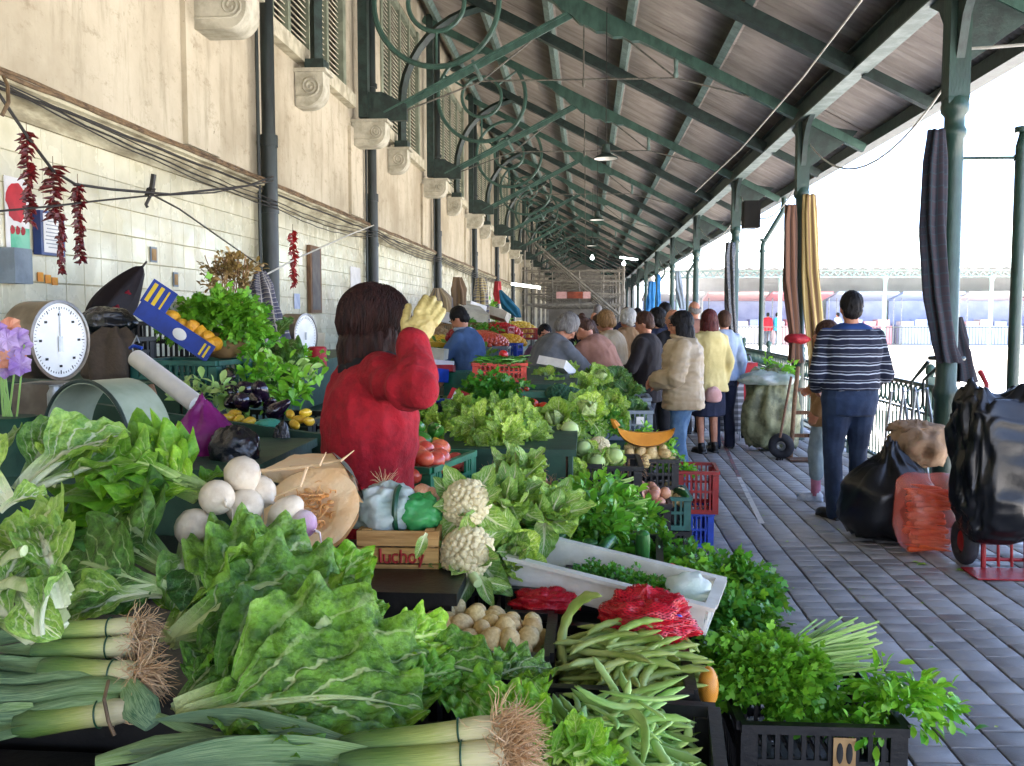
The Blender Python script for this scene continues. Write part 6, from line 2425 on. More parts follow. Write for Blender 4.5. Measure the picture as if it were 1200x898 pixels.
mat_bagp = pm('thin_purple_plastic', '#8a2378', '#a63a92', 9, .22, .7, 30, trans=.25)
mat_bagk = pm('thin_black_plastic', '#121418', '#1e2127', 7, .18, .8, 25, spec=.7)


def bag(name, label, c, r, mat, seed, amp=.18, cat='bag', fs=9.0, pinch=None, sub=(52, 38), m=None):
 """crumpled plastic bag: folded, sagging skin, pinched to a neck when asked"""
 def f(p):
  u = V((p.x / r[0], p.y / r[1], p.z / r[2]))
  a = MN.noise(u * 1.7 + V((seed, 0, 0))) * .6
  for q_, w_ in ((2.4, .42), (4.7, .26), (8.5, .15), (15, .07)):
   a += (1 - 2.2 * abs(MN.noise(V((u.x * q_ + seed, u.y * q_, u.z * q_ * .4 + seed))))) * w_
  k = 1 + amp * a
  q_ = p * k
  if pinch and u.z > pinch:
   s_ = max(.12, 1 - (u.z - pinch) / (1 - pinch) * 1.15)
   q_.x *= s_ ** .5
   q_.y *= s_ ** .5
   q_.z *= 1 + .35 * (u.z - pinch)
  if u.z < -.6:
   q_.z = -.6 * r[2] + (q_.z + .6 * r[2]) * .35
  return q_
 o = ob(name, MB().ell((0, 0, 0), r, sub[0], sub[1], fn=f, m=m), mat, None, c, angle=180)
 return setp(o, label, cat)


bag('plastic_bag', 'green and white plastic bag of onions stuffed in the wooden box', pt(450, 598, Y=2.46), (.085, .07, .062), mat_bagw, 3, .34)
bag('plastic_bag', 'green half of the onion bag lying at the right of the wooden box', pt(490, 602, Y=2.47), (.062, .06, .050), mat_bagg, 5, .34)
mat_band = pm('dark_green_band', '#14452a', None, 4, .4)
o = ob('bag_band', MB().ring((0, 0, 0), .062, .008, (0, 1, 0), (0, 0, 1), 24, 5), mat_band, None, pt(468, 598, Y=2.45))
setp(o, 'dark green tape round the middle of the onion bag', 'tape')
for k, (x, y) in enumerate(((444, 576), (495, 577), (505, 581))):
 single('onion', 'onion', 'pale onion with hairy roots sticking out of the white bag' if k == 0 else 'pale onion at the right behind the onion bag, ' + ('left one' if k == 1 else 'right one'), 'onion', pt(x, y, Y=2.5), .026, None, (R(160), R(20 * k), 0))
o = ob('onion_roots', strands(26, .065, .75, .0012, 5, (0, -.1, 1), .006), M_rootl, None, pt(450, 572, Y=2.48))
setp(o, 'tuft of dry onion roots standing above the white bag', 'root', kind='stuff')

# --- cauliflowers
GC = 'cauliflowers on the near stall'
t_ = cauliflower('creamy cauliflower above another, right behind the wooden box', pt(547, 590, Y=2.46), (-.05, -.85, .5), .068, GC, 8, 58)
t_ = cauliflower('creamy cauliflower hanging over the crate edge right of the red lettering', pt(548, 648, Y=2.38), (-.1, -.85, .45), .072, GC, 8, 60)
GLh = 'leafy cauliflower heads beside the wooden box'
for k, (x, y, D, Rr, ax, lb) in enumerate(((596, 590, 2.66, .085, (.1, -.6, .7), 'pale leafy cauliflower head just right of the upper cauliflower'), (640, 605, 2.72, .095, (.35, -.55, .7), 'pale leafy cauliflower head at the right, over the tray corner'),
          (600, 650, 2.50, .075, (.2, -.85, .4), 'leafy head hanging between lower cauliflower and white tray'), (575, 640, 2.56, .07, (0, -.8, .5), 'leafy head squeezed behind the lower cauliflower'),
          (610, 560, 2.86, .085, (0, -.4, .9), 'frilly green head behind the leafy cauliflowers'))):
 rosette('leafy_head', lb, 'cauliflower', pt(x, y, Y=D), ax, Rr, [('caul', 4, 18, 1.3, .1), ('lettuce', 4, 35, .85, .1), ('caul', 5, 48, 1.5, 0), ('wrapo', 4, 72, 1.2, -.05), ('caul', 3, 85, 1.6, -.05)], GLh)
t_ = thing('cauliflower_leaf', 'loose trimmed leaves and a stub hanging below the lower cauliflower', 'leaf', pt(545, 690, Y=2.3))
for B, T in (((552, 675, 2.34), (536, 715, 2.28)), ((560, 672, 2.34), (578, 712, 2.30)), ((545, 668, 2.34), (520, 690, 2.30)), ((500, 625, 2.33), (486, 655, 2.31)), ((565, 680, 2.34), (600, 690, 2.34))):
 hero(t_, 'caul', B, T, (.2, -.9, .2), .8)
ob('stalk_stub', MB().tube([pt(552, 672, Y=2.34) - t_.location, pt(560, 684, Y=2.30) - t_.location], [.014, .012], 10), mat_cabcore, t_)

# --- potatoes, broad beans, flat beans
pile('potato', 'potato', 'pale potato heaped in the black crate before the wooden box', 'potato', 'potatoes in the near black crate', (-.255, 2.13, .775), .165, .135, .0255, .02, 3)
pods = []
for i in range(110):
 x, y = rnd.uniform(-.10, .115), rnd.uniform(-.14, .14)
 ly = i / 110
 m_ = (1 - (x / .15) ** 2) * (1 - (y / .2) ** 2)
 o = single('broad', 'broad_bean', 'plump pale green broad bean pod heaped in the black crate', 'bean', (.075 + x * .9, 2.08 + y * .9, .72 + .115 * ly * (.4 + .8 * m_) + .03 * m_), 1, 'broad beans in the black crate',
    (rnd.uniform(-.25, .25) + R(8), rnd.uniform(-.5, .5), R(-75) + rnd.gauss(0, .6)))
 s_ = rnd.uniform(.8, 1.15)
 o.scale = (s_, s_, s_)
o = single('broad', 'broad_bean', 'long hooked broad bean pod curling up at the back left of its crate', 'bean', pt(672, 733, Y=2.06), 1, None, (R(65), R(10), R(-60)))
o.data = MESH['broad'][4]
o.scale = (1.2, 1.2, 1.2)
for i in range(190):
 x, y = rnd.uniform(-.14, .11), rnd.uniform(-.19, .17)
 ly = i / 190
 m_ = max(.1, (1 - (x / .17) ** 2) * (1 - (y / .2) ** 2))
 o = single('flat', 'green_bean', 'flat grey green bean pod heaped in the front crate', 'bean', (.075 + x, 1.67 + y, .72 + .13 * ly * (.4 + .7 * m_) + .03 * m_ - .07 * max(0, x - .05) / .1), 1, 'flat beans in the front crate',
    (rnd.uniform(-.35, .35) + R(6), rnd.uniform(-.9, .9), rnd.uniform(0, 6.28) if i % 3 else R(30) + rnd.gauss(0, .4)))
 s_ = rnd.uniform(.75, 1.15)
 o.scale = (s_, s_, s_)
for k, (a_, b_) in enumerate((((700, 770, 1.86), (735, 845, 1.74)), ((745, 800, 1.72), (700, 855, 1.64)), ((770, 830, 1.70), (738, 880, 1.60)))):
 A_, B_ = pt(*a_[:2], Y=a_[2]), pt(*b_[:2], Y=b_[2])
 m = frame(B_ - A_, (0, -.4, .9), (A_ + B_) / 2, (B_ - A_).length / .16)
 o = ob('green_bean', MESH['flat'][k], None, None, mat4=m)
 setp(o, 'long flat bean pod lying across the top of the front crate, ' + ('uppermost', 'middle', 'lowest')[k] + ' of three', 'bean')

# --- white tray of chopped parsley
TR = (0, R(9), R(-14))
t_ = thing('white_tray', 'long white plastic tray with latticed ends holding fine parsley', 'tray', (.075, 2.515, .815), 0, None, TR)
Lt, Wt, Ht = .54, .27, .085
mb = MB().box((0, 0, .005), (Lt - .03, Wt - .03, .008))
ob('base', mb, mat_whitepl, t_)
for s in (-1, 1):
 mb = MB()
 mb.bar((-Lt / 2 + .012, s * (Wt / 2 - .012), .045), (Lt / 2 - .012, s * (Wt / 2 - .012), .045), .007, Ht - .012)
 mb.box((0, s * (Wt / 2 - .002), Ht - .004), (Lt + .02, .030, .010))
 ob('side', mb, mat_whitepl, t_)
 mb = MB()
 for k in range(9):
  y = -Wt / 2 + .03 + (Wt - .06) * k / 8
  mb.bar((s * (Lt / 2 - .008), y - .02, .012), (s * (Lt / 2 - .008), y + .02, Ht - .018), .006, .006, up=(1, 0, 0))
  mb.bar((s * (Lt / 2 - .0085), y + .02, .012), (s * (Lt / 2 - .0085), y - .02, Ht - .018), .006, .006, up=(1, 0, 0))
 mb.box((s * (Lt / 2 - .002), 0, Ht - .004), (.030, Wt - .034, .010))
 mb.box((s * (Lt / 2 - .008), 0, .010), (.012, Wt - .03, .012))
 ob('end', mb, mat_whitepl, t_)
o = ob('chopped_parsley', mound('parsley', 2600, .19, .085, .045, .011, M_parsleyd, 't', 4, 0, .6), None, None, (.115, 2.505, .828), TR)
setp(o, 'bed of fine dark parsley lying in the white tray', 'parsley', kind='stuff')
o = ob('paper_wrap', MB().ell((0, 0, 0), (.06, .035, .045), 18, 12, fn=lambda p: p * (1 + .25 * MN.noise(p * 40))), mat_bagw, None, pt(806, 690, Y=2.46))
setp(o, 'crumpled pale wrapper at the right end of the white tray', 'wrapper')

# --- mesh bags
def mesh_mat(name, c, k=260):
 m_, t, p, out = _new(name)
 tc = N(t, 'ShaderNodeTexCoord')
 sx_ = N(t, 'ShaderNodeSeparateXYZ')
 t.links.new(tc.outputs['UV'], sx_.inputs[0])
 a = mth(t, 'ABSOLUTE', mth(t, 'SUBTRACT', mth(t, 'FRACT', mth(t, 'MULTIPLY', mth(t, 'ADD', sx_.outputs[0], sx_.outputs[1]), 38)), .5))
 b_ = mth(t, 'ABSOLUTE', mth(t, 'SUBTRACT', mth(t, 'FRACT', mth(t, 'MULTIPLY', mth(t, 'SUBTRACT', sx_.outputs[0], sx_.outputs[1]), 38)), .5))
 al = mth(t, 'GREATER_THAN', mth(t, 'MAXIMUM', a, b_), .30)
 t.links.new(al, p.inputs['Alpha'])
 p.inputs['Base Color'].default_value = lin(c)
 p.inputs['Roughness'].default_value = .35
 return m_


mat_redmesh = mesh_mat('red_net', '#c01428')
mat_redskin = pm('red_net_inner', '#a80f22', '#8c0b1a', 30, .6, .8, 90)
mat_ynet = mesh_mat('orange_net', '#e0962f')
mat_blueclip = pm('blue_clip', '#2f49b0', None, 4, .4)


def netbag(label, c, r, mats, seed, m=None, clips=0):
 t_ = thing('mesh_bag', label, 'bag', c)
 def f(p, k0=1.0):
  u = V((p.x / r[0], p.y / r[1], p.z / r[2]))
  return p * k0 * (1 + .38 * MN.noise(u * 2.2 + V((seed, 0, 0))) + .30 * (1 - 2 * abs(MN.noise(u * 4 + V((0, seed, 0))))) + .14 * (1 - 2 * abs(MN.noise(u * 9 + V((0, seed, 0))))))
 ob('net', MB().ell((0, 0, 0), r, 56, 40, fn=f, m=m), mats[0], t_, angle=180)
 ob('lining', MB().ell((0, 0, 0), r, 56, 40, fn=lambda p: f(p, .94), m=m), mats[1], t_, angle=180)
 for k in range(clips):
  ob('clip', MB().ell((.028 + .022 * k, -.045, -.012 + .018 * k), (.009, .006, .005), 8, 6), mat_blueclip, t_)
 return t_


netbag('large crumpled red net bag of blue clips at the back of the broad beans', pt(757, 726, Y=2.22), (.088, .065, .052), (mat_redmesh, mat_redskin), 2, None, 3)
netbag('small red net bag tucked between the potatoes and the white tray', pt(640, 705, Y=2.36), (.065, .04, .024), (mat_redmesh, mat_redskin), 6)
t_ = thing('mesh_bag', 'narrow orange net pouch hanging outside the broad bean crate', 'bag', pt(830, 805, Y=2.0))
ob('net', MB().ell((0, 0, 0), (.022, .03, .045), 24, 18), mat_ynet, t_)
ob('lining', MB().ell((0, 0, 0), (.0205, .028, .043), 20, 14), mat_card, t_)

# --- herbs at the walkway edge
GH = 'herb bunches at the walkway edge'
def herb(name, label, px, py, D, n, rx, ry, h, size, mat, tm_='t', seed=1, stems=None, droop=.4, up=.5, rz=0, cat='herbs', rot=None, group=GH):
 c = pt(px, py, Y=D)
 t_ = thing(name, label, cat, c, rz, group, rot)
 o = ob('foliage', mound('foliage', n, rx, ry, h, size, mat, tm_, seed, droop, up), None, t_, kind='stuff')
 if stems:
  mb = MB()
  q = random.Random(seed)
  a0, L, nn = stems
  for i in range(nn):
   a = a0 + q.gauss(0, .28)
   b0 = V((q.uniform(-.03, .03), q.uniform(-.03, .03), h * q.uniform(.1, .75)))
   e = V((math.cos(a), math.sin(a), q.uniform(-.05, .38)))
   mb.tube([b0, b0 + e * L * .5 + V((0, 0, .008)), b0 + e * L * q.uniform(.8, 1.05)], [.0028, .0030, .0032], 5, uvx=q.random())
  ob('stems', mb, M_stem, t_, kind='stuff')
  ring_c = V((math.cos(a0), math.sin(a0), 0)) * L * .30 + V((0, 0, h * .5))
  tn = V((math.cos(a0), math.sin(a0), .15)).normalized()
  e1 = tn.orthogonal().normalized()
  ob('tie', MB().ring(ring_c, .030, .0035, e1, tn.cross(e1), 20, 5), mat_band, t_)
 return t_


herb('parsley_bunch', 'big tied bunch of parsley with pale stalks fanning to the right', 905, 812, 2.42, 3000, .135, .13, .115, .023, M_parsley, 't', 11, (R(24), .27, 130), .5)
herb('parsley_bunch', 'parsley bunch leaning out at the left of the tied bunch', 868, 800, 2.44, 1700, .09, .10, .10, .023, M_parsley, 't', 12, None, .6)
herb('cress_bunch', 'bunch of round bright cress leaves at the right corner of the front crate', 1045, 838, 2.32, 520, .10, .085, .075, .030, M_herbl, 'o', 13, None, .5)
herb('cress_bunch', 'smaller dark cress bunch between the parsley and the bright cress', 990, 852, 2.34, 340, .075, .075, .05, .028, M_spin, 'o', 14, None, .5)
for k, (x, y, D, rx, lb) in enumerate(((800, 668, 3.25, .16, 'farthest coriander bunch in the dark herb crates'), (840, 695, 3.0, .17, 'middle coriander bunch in the dark herb crates'), (868, 735, 2.78, .17, 'nearest coriander bunch in the dark herb crates'),
         (795, 720, 2.85, .13, 'dark coriander bunch drooping beside the white tray'), (885, 690, 3.05, .13, 'coriander bunch drooping over the walkway side'))):
 herb('coriander_bunch', lb, x - 22, y + 18, D, 1700, rx, rx * .85, .12, .025, M_parsleyd if k != 1 else M_parsley, 't', 20 + k, None, .7)
for k, (x, y, D, lb) in enumerate(((690, 648, 3.15, 'round spinach heap in the crate behind the white tray'), (662, 632, 3.30, 'left part of the spinach heap behind the white tray'), (712, 632, 3.4, 'far part of the spinach heap behind the white tray'))):
 herb('spinach_heap', lb, x, y, D, 700, .135, .14, .14, .042, M_spin, 'o', 30 + k, (R(10), .14, 60) if k == 2 else None, .5, cat='spinach', group='spinach heaps behind the white tray')
herb('spinach_heap', 'pale stalked spinach fanned out on top of the heap', 690, 595, 3.55, 420, .14, .10, .09, .040, M_herbl, 'o', 34, (R(-5), .16, 70), .5, cat='spinach', group='spinach heaps behind the white tray')
crate('black crate of spinach behind the white tray', (.03, 3.1, .66), .44, .48, .14, mat_blackpl, 'bk', R(-4), G_CR)
for k, (x, y, a) in enumerate(((690, 655, .3), (708, 645, 1.2), (672, 650, -.2), (640, 648, .1))):
 o = ob('cucumber', MB().tube([(-.09, 0, 0), (-.07, 0, .006), (0, 0, .012), (.07, 0, .006), (.09, 0, 0)], [.006, .019, .021, .019, .006], 12), mat_cour, None, pt(x, y, Y=2.98), (0, R(-15 * k), a))
 setp(o, 'dark cucumber below the spinach, ' + ('second from the left', 'standing upright at the right', 'third from the left', 'leftmost')[k], 'cucumber')
o = ob('cucumber', MB().tube([(0, 0, -.07), (0, 0, -.05), (0, 0, .02), (0, 0, .045), (0, 0, .055)], [.008, .022, .024, .02, .006], 12), mat_cour, None, pt(753, 640, Y=2.92), (R(15), 0, 0))
setp(o, 'stubby courgette standing beside the carrots', 'courgette')
for k in range(5):
 o = single('carrot', 'carrot', 'carrot end poking out behind the white tray', 'carrot', pt(742 + 11 * k, 657 + 2 * k, Y=2.86), 1.0, 'carrots behind the white tray', (R(80), R(10 * k), R(140 + 8 * k)))

# --- leeks
M_leek = grad_mat('leek_shaft', [(0, '#d2c8a4'), (.2, '#d0cc98'), (.42, '#a5b15e'), (.7, '#5f7f38'), (1, '#3c5f34')], .45, .5, .12)
M_leekleaf = grad_mat('leek_leaf', [(0, '#6f8f42'), (.3, '#45703c'), (.6, '#33603f'), (1, '#426f58')], .42, .7, .25)


def leek(label, root, end, rad, leaves, group='leeks on the near stall', bend=0.0, roots=70, rootL=.055):
 """root and end: points of the photograph (px, py, depth); leaves: list of tips with widths"""
 A_, B_ = pt(*root[:2], Y=root[2]), pt(*end[:2], Y=end[2])
 t_ = thing('leek', label, 'leek', A_, 0, group)
 d = (B_ - A_)
 P = []
 for i in range(9):
  u = i / 8
  P.append(d * u + V((0, 0, bend * math.sin(PI * u))))
 ob('shaft', MB().tube(P, [rad * .92, rad * 1.08, rad, rad * .98, rad * 1.0, rad * 1.05, rad * 1.1, rad * 1.15, rad * .95], 16, flat=.95), M_leek, t_)
 ax = -d.normalized()
 ob('roots', strands(roots, rootL, .75, .0014, int(root[0]), ax + V((0, -.1, -.15)), rad * .75, .30), M_rootl, t_, kind='stuff')
 if rad > .01:
  pos = d * .26
  e1 = ax.orthogonal().normalized()
  ob('band', MB().ring(pos + V((0, 0, bend * .7)), rad * 1.06, .0016, e1, ax.cross(e1), 24, 5), mat_band, t_)
 for (tx, ty, tD, wd) in leaves:
  T = pt(tx, ty, Y=tD) - A_
  S_ = d * .82
  n_ = 14
  vs, uvs, fs = [], [], []
  dv = T - S_
  sd_ = dv.cross(V((0, -.5, .85))).normalized()
  up_ = sd_.cross(dv).normalized()
  for i in range(n_ + 1):
   u = i / n_
   c_ = S_ + dv * u + up_ * (.05 * dv.length * math.sin(PI * u)) + sd_ * (.02 * dv.length * math.sin(4 * u + tx))
   w2 = wd * (1.0 if u < .5 else max(.04, 1 - ((u - .5) / .5) ** 1.6)) * min(1, .75 + u)
   for v_ in (-1, -.5, 0, .5, 1):
    tw = .7 * math.sin(3 * u + tx)
    off = sd_ * (v_ * w2 * math.cos(tw)) + up_ * (v_ * w2 * math.sin(tw) + abs(v_) * w2 * .5)
    vs.append(c_ + off)
    uvs.append((.5 + v_ / 2, u))
  for i in range(n_):
   for j in range(4):
    a = i * 5 + j
    fs.append((a, a + 1, a + 6, a + 5))
  ob('leaf', MB().add(vs, fs, uvs), M_leekleaf, t_, angle=180)
 return t_


leek('front leek whose white root end lies at the bottom, upper one of the pair', (588, 854, 1.375), (400, 880, 1.36), .0225, [(175, 845, 1.41, .015), (300, 868, 1.36, .014), (110, 892, 1.34, .018)], roots=260, rootL=.075)
leek('front leek whose white root end lies at the bottom, lower one of the pair', (592, 884, 1.34), (400, 899, 1.33), .0225, [(150, 892, 1.33, .018), (120, 902, 1.30, .022), (250, 905, 1.31, .02)], roots=240, rootL=.07)
leek('leek at the left with brown roots, topmost of the four', (160, 735, 1.60), (40, 742, 1.58), .0185, [(-60, 740, 1.6, .02), (-50, 765, 1.58, .02)], roots=170, rootL=.055)
leek('leek at the left with brown roots, second of the four', (158, 757, 1.56), (40, 765, 1.54), .019, [(-60, 790, 1.54, .022), (-60, 770, 1.54, .02)], roots=170, rootL=.055)
leek('leek at the left tied with green string, third of the four', (162, 790, 1.50), (50, 785, 1.50), .0215, [(-70, 800, 1.5, .02), (-60, 780, 1.5, .02)], roots=240, rootL=.07)
leek('green leek at the left, lowest of the four, tied with brown string', (150, 832, 1.44), (20, 850, 1.42), .021, [(-70, 860, 1.42, .03), (-80, 880, 1.40, .03)], roots=20, rootL=.03)
t_ = thing('leek_bundle', 'dark green leek tops lying along the left edge of the heap', 'leek', pt(60, 810, Y=1.46))
for (x0, y0, D0, x1, y1, D1, r) in ((150, 805, 1.47, -60, 815, 1.44, .024), (140, 820, 1.455, -60, 840, 1.42, .022), (120, 795, 1.49, -60, 790, 1.48, .02)):
 a, c = pt(x0, y0, Y=D0) - t_.location, pt(x1, y1, Y=D1) - t_.location
 ob('leaf', MB().tube([a.lerp(c, i / 8) + V((0, 0, .006 * math.sin(i))) for i in range(9)], [r * .7] + [r] * 7 + [r * .8], 12, flat=.55), M_leekleaf, t_)
t_ = thing('leek_leaf', 'blue green strap leaf bent over the front collards', 'leaf', pt(180, 840, Y=1.42))
for pts_, r in (([(172, 834, 1.43), (210, 850, 1.40), (260, 866, 1.38), (320, 872, 1.37), (430, 872, 1.37)], .010), ([(112, 893, 1.33), (180, 876, 1.36), (240, 870, 1.37), (330, 884, 1.34), (420, 900, 1.32)], .022), ([(150, 800, 1.47), (165, 830, 1.43), (180, 850, 1.41)], .03)):
 ob('blade', MB().tube([pt(a, b_, Y=c_) - t_.location for a, b_, c_ in pts_], [r * .5] + [r] * (len(pts_) - 2) + [r * .5], 10, flat=.35, up=(0, -.5, .85)), M_leekleaf, t_)
t_ = thing('string', 'brown string tied round the lowest leeks', 'string', pt(126, 815, Y=1.40))
ob('loop', MB().tube([pt(127, 798, Y=1.45) - t_.location, pt(122, 820, Y=1.41) - t_.location, pt(127, 845, Y=1.40) - t_.location, pt(134, 862, Y=1.40) - t_.location], .003, 6), mat_cableb, t_)
# ================================================================== the middle stall
stall_box('dark green high table of the middle stall, before the chicory', -.80, -.04, 4.02, 6.1, 1.0)
stall_box('dark green high table of the middle stall, under the orange crate', -.82, -.06, 6.2, 9.0, 1.12)
stall_box('table of the middle stall under the cabbages', -.26, .28, 4.45, 5.3, .70)
stall_box('table of the middle stall under the far lettuces', -.02, .42, 5.78, 7.9, .74)
stall_box('table piece of the middle stall under the dill', -.02, .17, 5.36, 5.76, .74)
stall_box('table of the middle stall under the tomatoes', -.92, -.46, 3.28, 3.98, .86)
stall_box('table of the middle stall under the onions with their dry roots', -.44, .02, 3.36, 3.98, .80)
GM = 'crates of the middle stall'
crate('green crate of tomatoes behind the red coat', (-.66, 3.55, .865), .34, .46, .17, mat_greenpl, 'gr', R(-14), GM)
pile('tomatop', 'tomato', 'orange red tomato in the green crate behind the red coat', 'tomato', 'tomatoes behind the red coat', (-.66, 3.52, .995), .145, .20, .040, .015, 2, True, R(-14))
GP_ = 'green peppers behind the red coat'
for k, (x, y, D, lb) in enumerate(((494, 516, 3.75, 'green bell pepper above the tomatoes, right one with a curled stalk'), (487, 500, 3.85, 'pale green bell pepper nearest the red coat'), (510, 505, 3.95, 'green bell pepper farther back by the chicory'))):
 mb = MB().ell((0, 0, 0), (.036, .036, .050), 16, 12, fn=lambda p: p * (1 + .10 * math.cos(3 * math.atan2(p.y, p.x)) - .12 * max(0, p.z / .05) ** 4))
 t_ = thing('pepper', lb, 'pepper', pt(x, y, Y=D), 0, GP_, (R(70), 0, R(-60 + 40 * k)))
 ob('fruit', mb, mat_greenpep, t_)
 ob('stalk', MB().tube([(0, 0, .04), (0, .002, .058), (.008, .004, .07)], [.006, .005, .004], 6), mat_cabcore, t_)
o = single('tomato', 'pepper', 'small red pepper beside the red coat sleeve hem', 'pepper', pt(482, 492, Y=3.8), .03, None)
o = single('yellow', 'pepper', 'yellow pepper behind the tomatoes', 'pepper', pt(512, 521, Y=3.75), .022, None)
# onions with dry roots
for k, (x, y, D, lb) in enumerate(((590, 556, 3.62, 'tangle of brown onion roots behind the frilly heads, left one'), (640, 575, 3.42, 'tangle of brown onion roots behind the frilly heads, right one'), (612, 552, 3.75, 'tangle of brown onion roots behind the frilly heads, middle one'))):
 t_ = thing('onion_bunch', lb, 'onions', pt(x, y, Y=D))
 mb = MB()
 for i in range(9):
  q_ = strands(16, .075, 1.2, .0016, k * 20 + i, (rnd.uniform(-.5, .5), -.3, .9), .008)
  o_ = V((rnd.uniform(-.07, .07), rnd.uniform(-.04, .04), rnd.uniform(-.01, .015)))
  mb.add([tuple(V(p) + o_) for p in q_.v], q_.f, q_.uv)
 ob('roots', mb, M_root, t_, kind='stuff')
 for i in range(9):
  ob('onion', MESH['onion'][0], None, t_, mat4=M4.Translation(V((rnd.uniform(-.08, .08), rnd.uniform(-.03, .05), -.035))) @ M4.Rotation(rnd.uniform(2, 4), 4, 'X') @ M4.Scale(.026, 4))
for k, x in enumerate((535, 545)):
 single('onion', 'onion', 'small pink onion before the dark green table, ' + ('left one' if k == 0 else 'right one'), 'onion', pt(x, 549 - k * 2, Y=3.7), .024, None, (R(20), 0, 0))

GCh = 'chicory and loose greens on the middle stall'
spec = [('chicory', CHICORY, 520, 500, 4.25, .115, (-.3, -.8, .6)), ('chicory', CHICORY, 556, 497, 4.30, .12, (0, -.8, .6)), ('chicory', CHICORY, 590, 508, 4.22, .12, (.2, -.8, .5)), ('chicory', CHICORY, 545, 480, 4.75, .12, (-.2, -.6, .8)),
  ('chicory', CHICORY, 505, 482, 4.6, .12, (-.4, -.6, .7)), ('lettuce', ROMAINE, 580, 482, 4.8, .12, (.1, -.6, .8)), ('lettuce', ROMAINE, 612, 492, 4.55, .11, (.3, -.6, .7)), ('lettuce', LETTUCE, 565, 515, 4.15, .11, (0, -.8, .5)),
  ('kale_head', DARKH, 525, 478, 5.0, .13, (0, -.5, .9)), ('lettuce', ROMAINE, 600, 480, 5.0, .12, (.2, -.5, .8)), ('chicory', CHICORY, 620, 510, 4.35, .10, (.3, -.8, .5))]
where = ['left front, drooping over the dark green table', 'second from the left at the front', 'right front, over the dark green board', 'middle of the second row', 'leftmost, beside the red sleeve', 'pale, in the second row', 'pale, right end of the row',
   'lowest, hanging on the dark green board', 'dark, in the back row', 'pale, in the back row', 'rightmost, next to the dark cabbage leaves']
for (nm, ly, x, y, D, Rr, ax), wh in zip(spec, where):
 rosette(nm, ('loose ' if nm != 'kale_head' else '') + nm.replace('_', ' ') + ' of the middle stall, ' + wh, 'greens', pt(x, y + 6, Y=D), (ax[0] * 2.2, -.8, .45), Rr * .70, ly, GCh)
GCb = 'cabbages on the middle stall'
for (ly, x, y, D, Rr, ax, lb) in ((OPENCAB, 655, 500, 5.0, .13, (-.3, -.7, .7), 'large dark leaved cabbage at the left of the cabbages'), (OPENCAB, 685, 488, 5.25, .13, (.2, -.7, .7), 'dark leaved cabbage standing behind the cauliflower'),
         (LETTUCE, 640, 540, 4.42, .105, (-.3, -.8, .5), 'frilly pale lettuce hanging over the black crate, left one'), (LETTUCE, 662, 556, 4.36, .10, (.1, -.9, .4), 'frilly lettuce hanging lowest over the black crate'),
         (LETTUCE, 628, 520, 4.6, .10, (-.4, -.7, .6), 'frilly lettuce next to the dark green board end')):
 rosette('cabbage', lb, 'cabbage', pt(x, y, Y=D), ax, Rr, ly, GCb)
for (x, y, D, Rr, ax, lb) in ((668, 512, 4.75, .085, (0, -.6, .8), 'round pale cabbage behind the frilly lettuces'), (684, 530, 4.6, .072, (0, -.8, .6), 'small round cabbage left of the two pointed ones'), (697, 545, 4.5, .07, (.3, -.8, .5), 'smooth green cabbage low in the black crate'),
        (716, 538, 4.55, .07, (.5, -.7, .5), 'smooth green cabbage at the right end of the black crate'), (645, 515, 4.85, .08, (-.3, -.6, .8), 'round cabbage half under the dark leaves')):
 rosette('cabbage', lb, 'cabbage', pt(x, y, Y=D), ax, Rr, cabbage_layers(), GCb, ballcore)
cauliflower('round white cauliflower among the cabbages of the middle stall', pt(702, 524, Y=4.75), (.1, -.75, .65), .058, GC, 6, 70)
crate('black crate under the cabbages, left one', (-.10, 4.60, .704), .36, .34, .17, mat_blackpl, 'bk', 0, GM)
crate('black crate under the cabbages, right one', (.16, 4.66, .60), .22, .40, .26, mat_blackpl, 'bk', 0, GM)
crate('black crate under the round onions', (.28, 5.10, .40), .34, .38, .19, mat_blackpl, 'bk', 0, GM)
crate('black crate below the onion crate of the middle stall', (.28, 5.10, .20), .34, .38, .19, mat_blackpl, 'bk', 0, GM)
crate('black crate on the ground below the onion crates', (.28, 5.10, .0), .34, .38, .19, mat_blackpl, 'bk', 0, GM)
pile('onion', 'onion', 'copper onion in the black crate before the pumpkin slice', 'onion', 'copper onions of the middle stall', (.31, 5.02, .575), .13, .14, .036, .02, 2)
b = thing('onion_bunch', 'tangle of pale brown roots on the copper onions', 'onions', pt(738, 548, Y=5.05))
mb = MB()
for i in range(9):
 q_ = strands(14, .11, 1.2, .0022, 300 + i, (rnd.uniform(-.6, .6), -.3, .8), .01)
 o_ = V((rnd.uniform(-.09, .09), rnd.uniform(-.03, .03), rnd.uniform(-.02, .02)))
 mb.add([tuple(V(p) + o_) for p in q_.v], q_.f, q_.uv)
ob('roots', mb, M_root, b, kind='stuff')
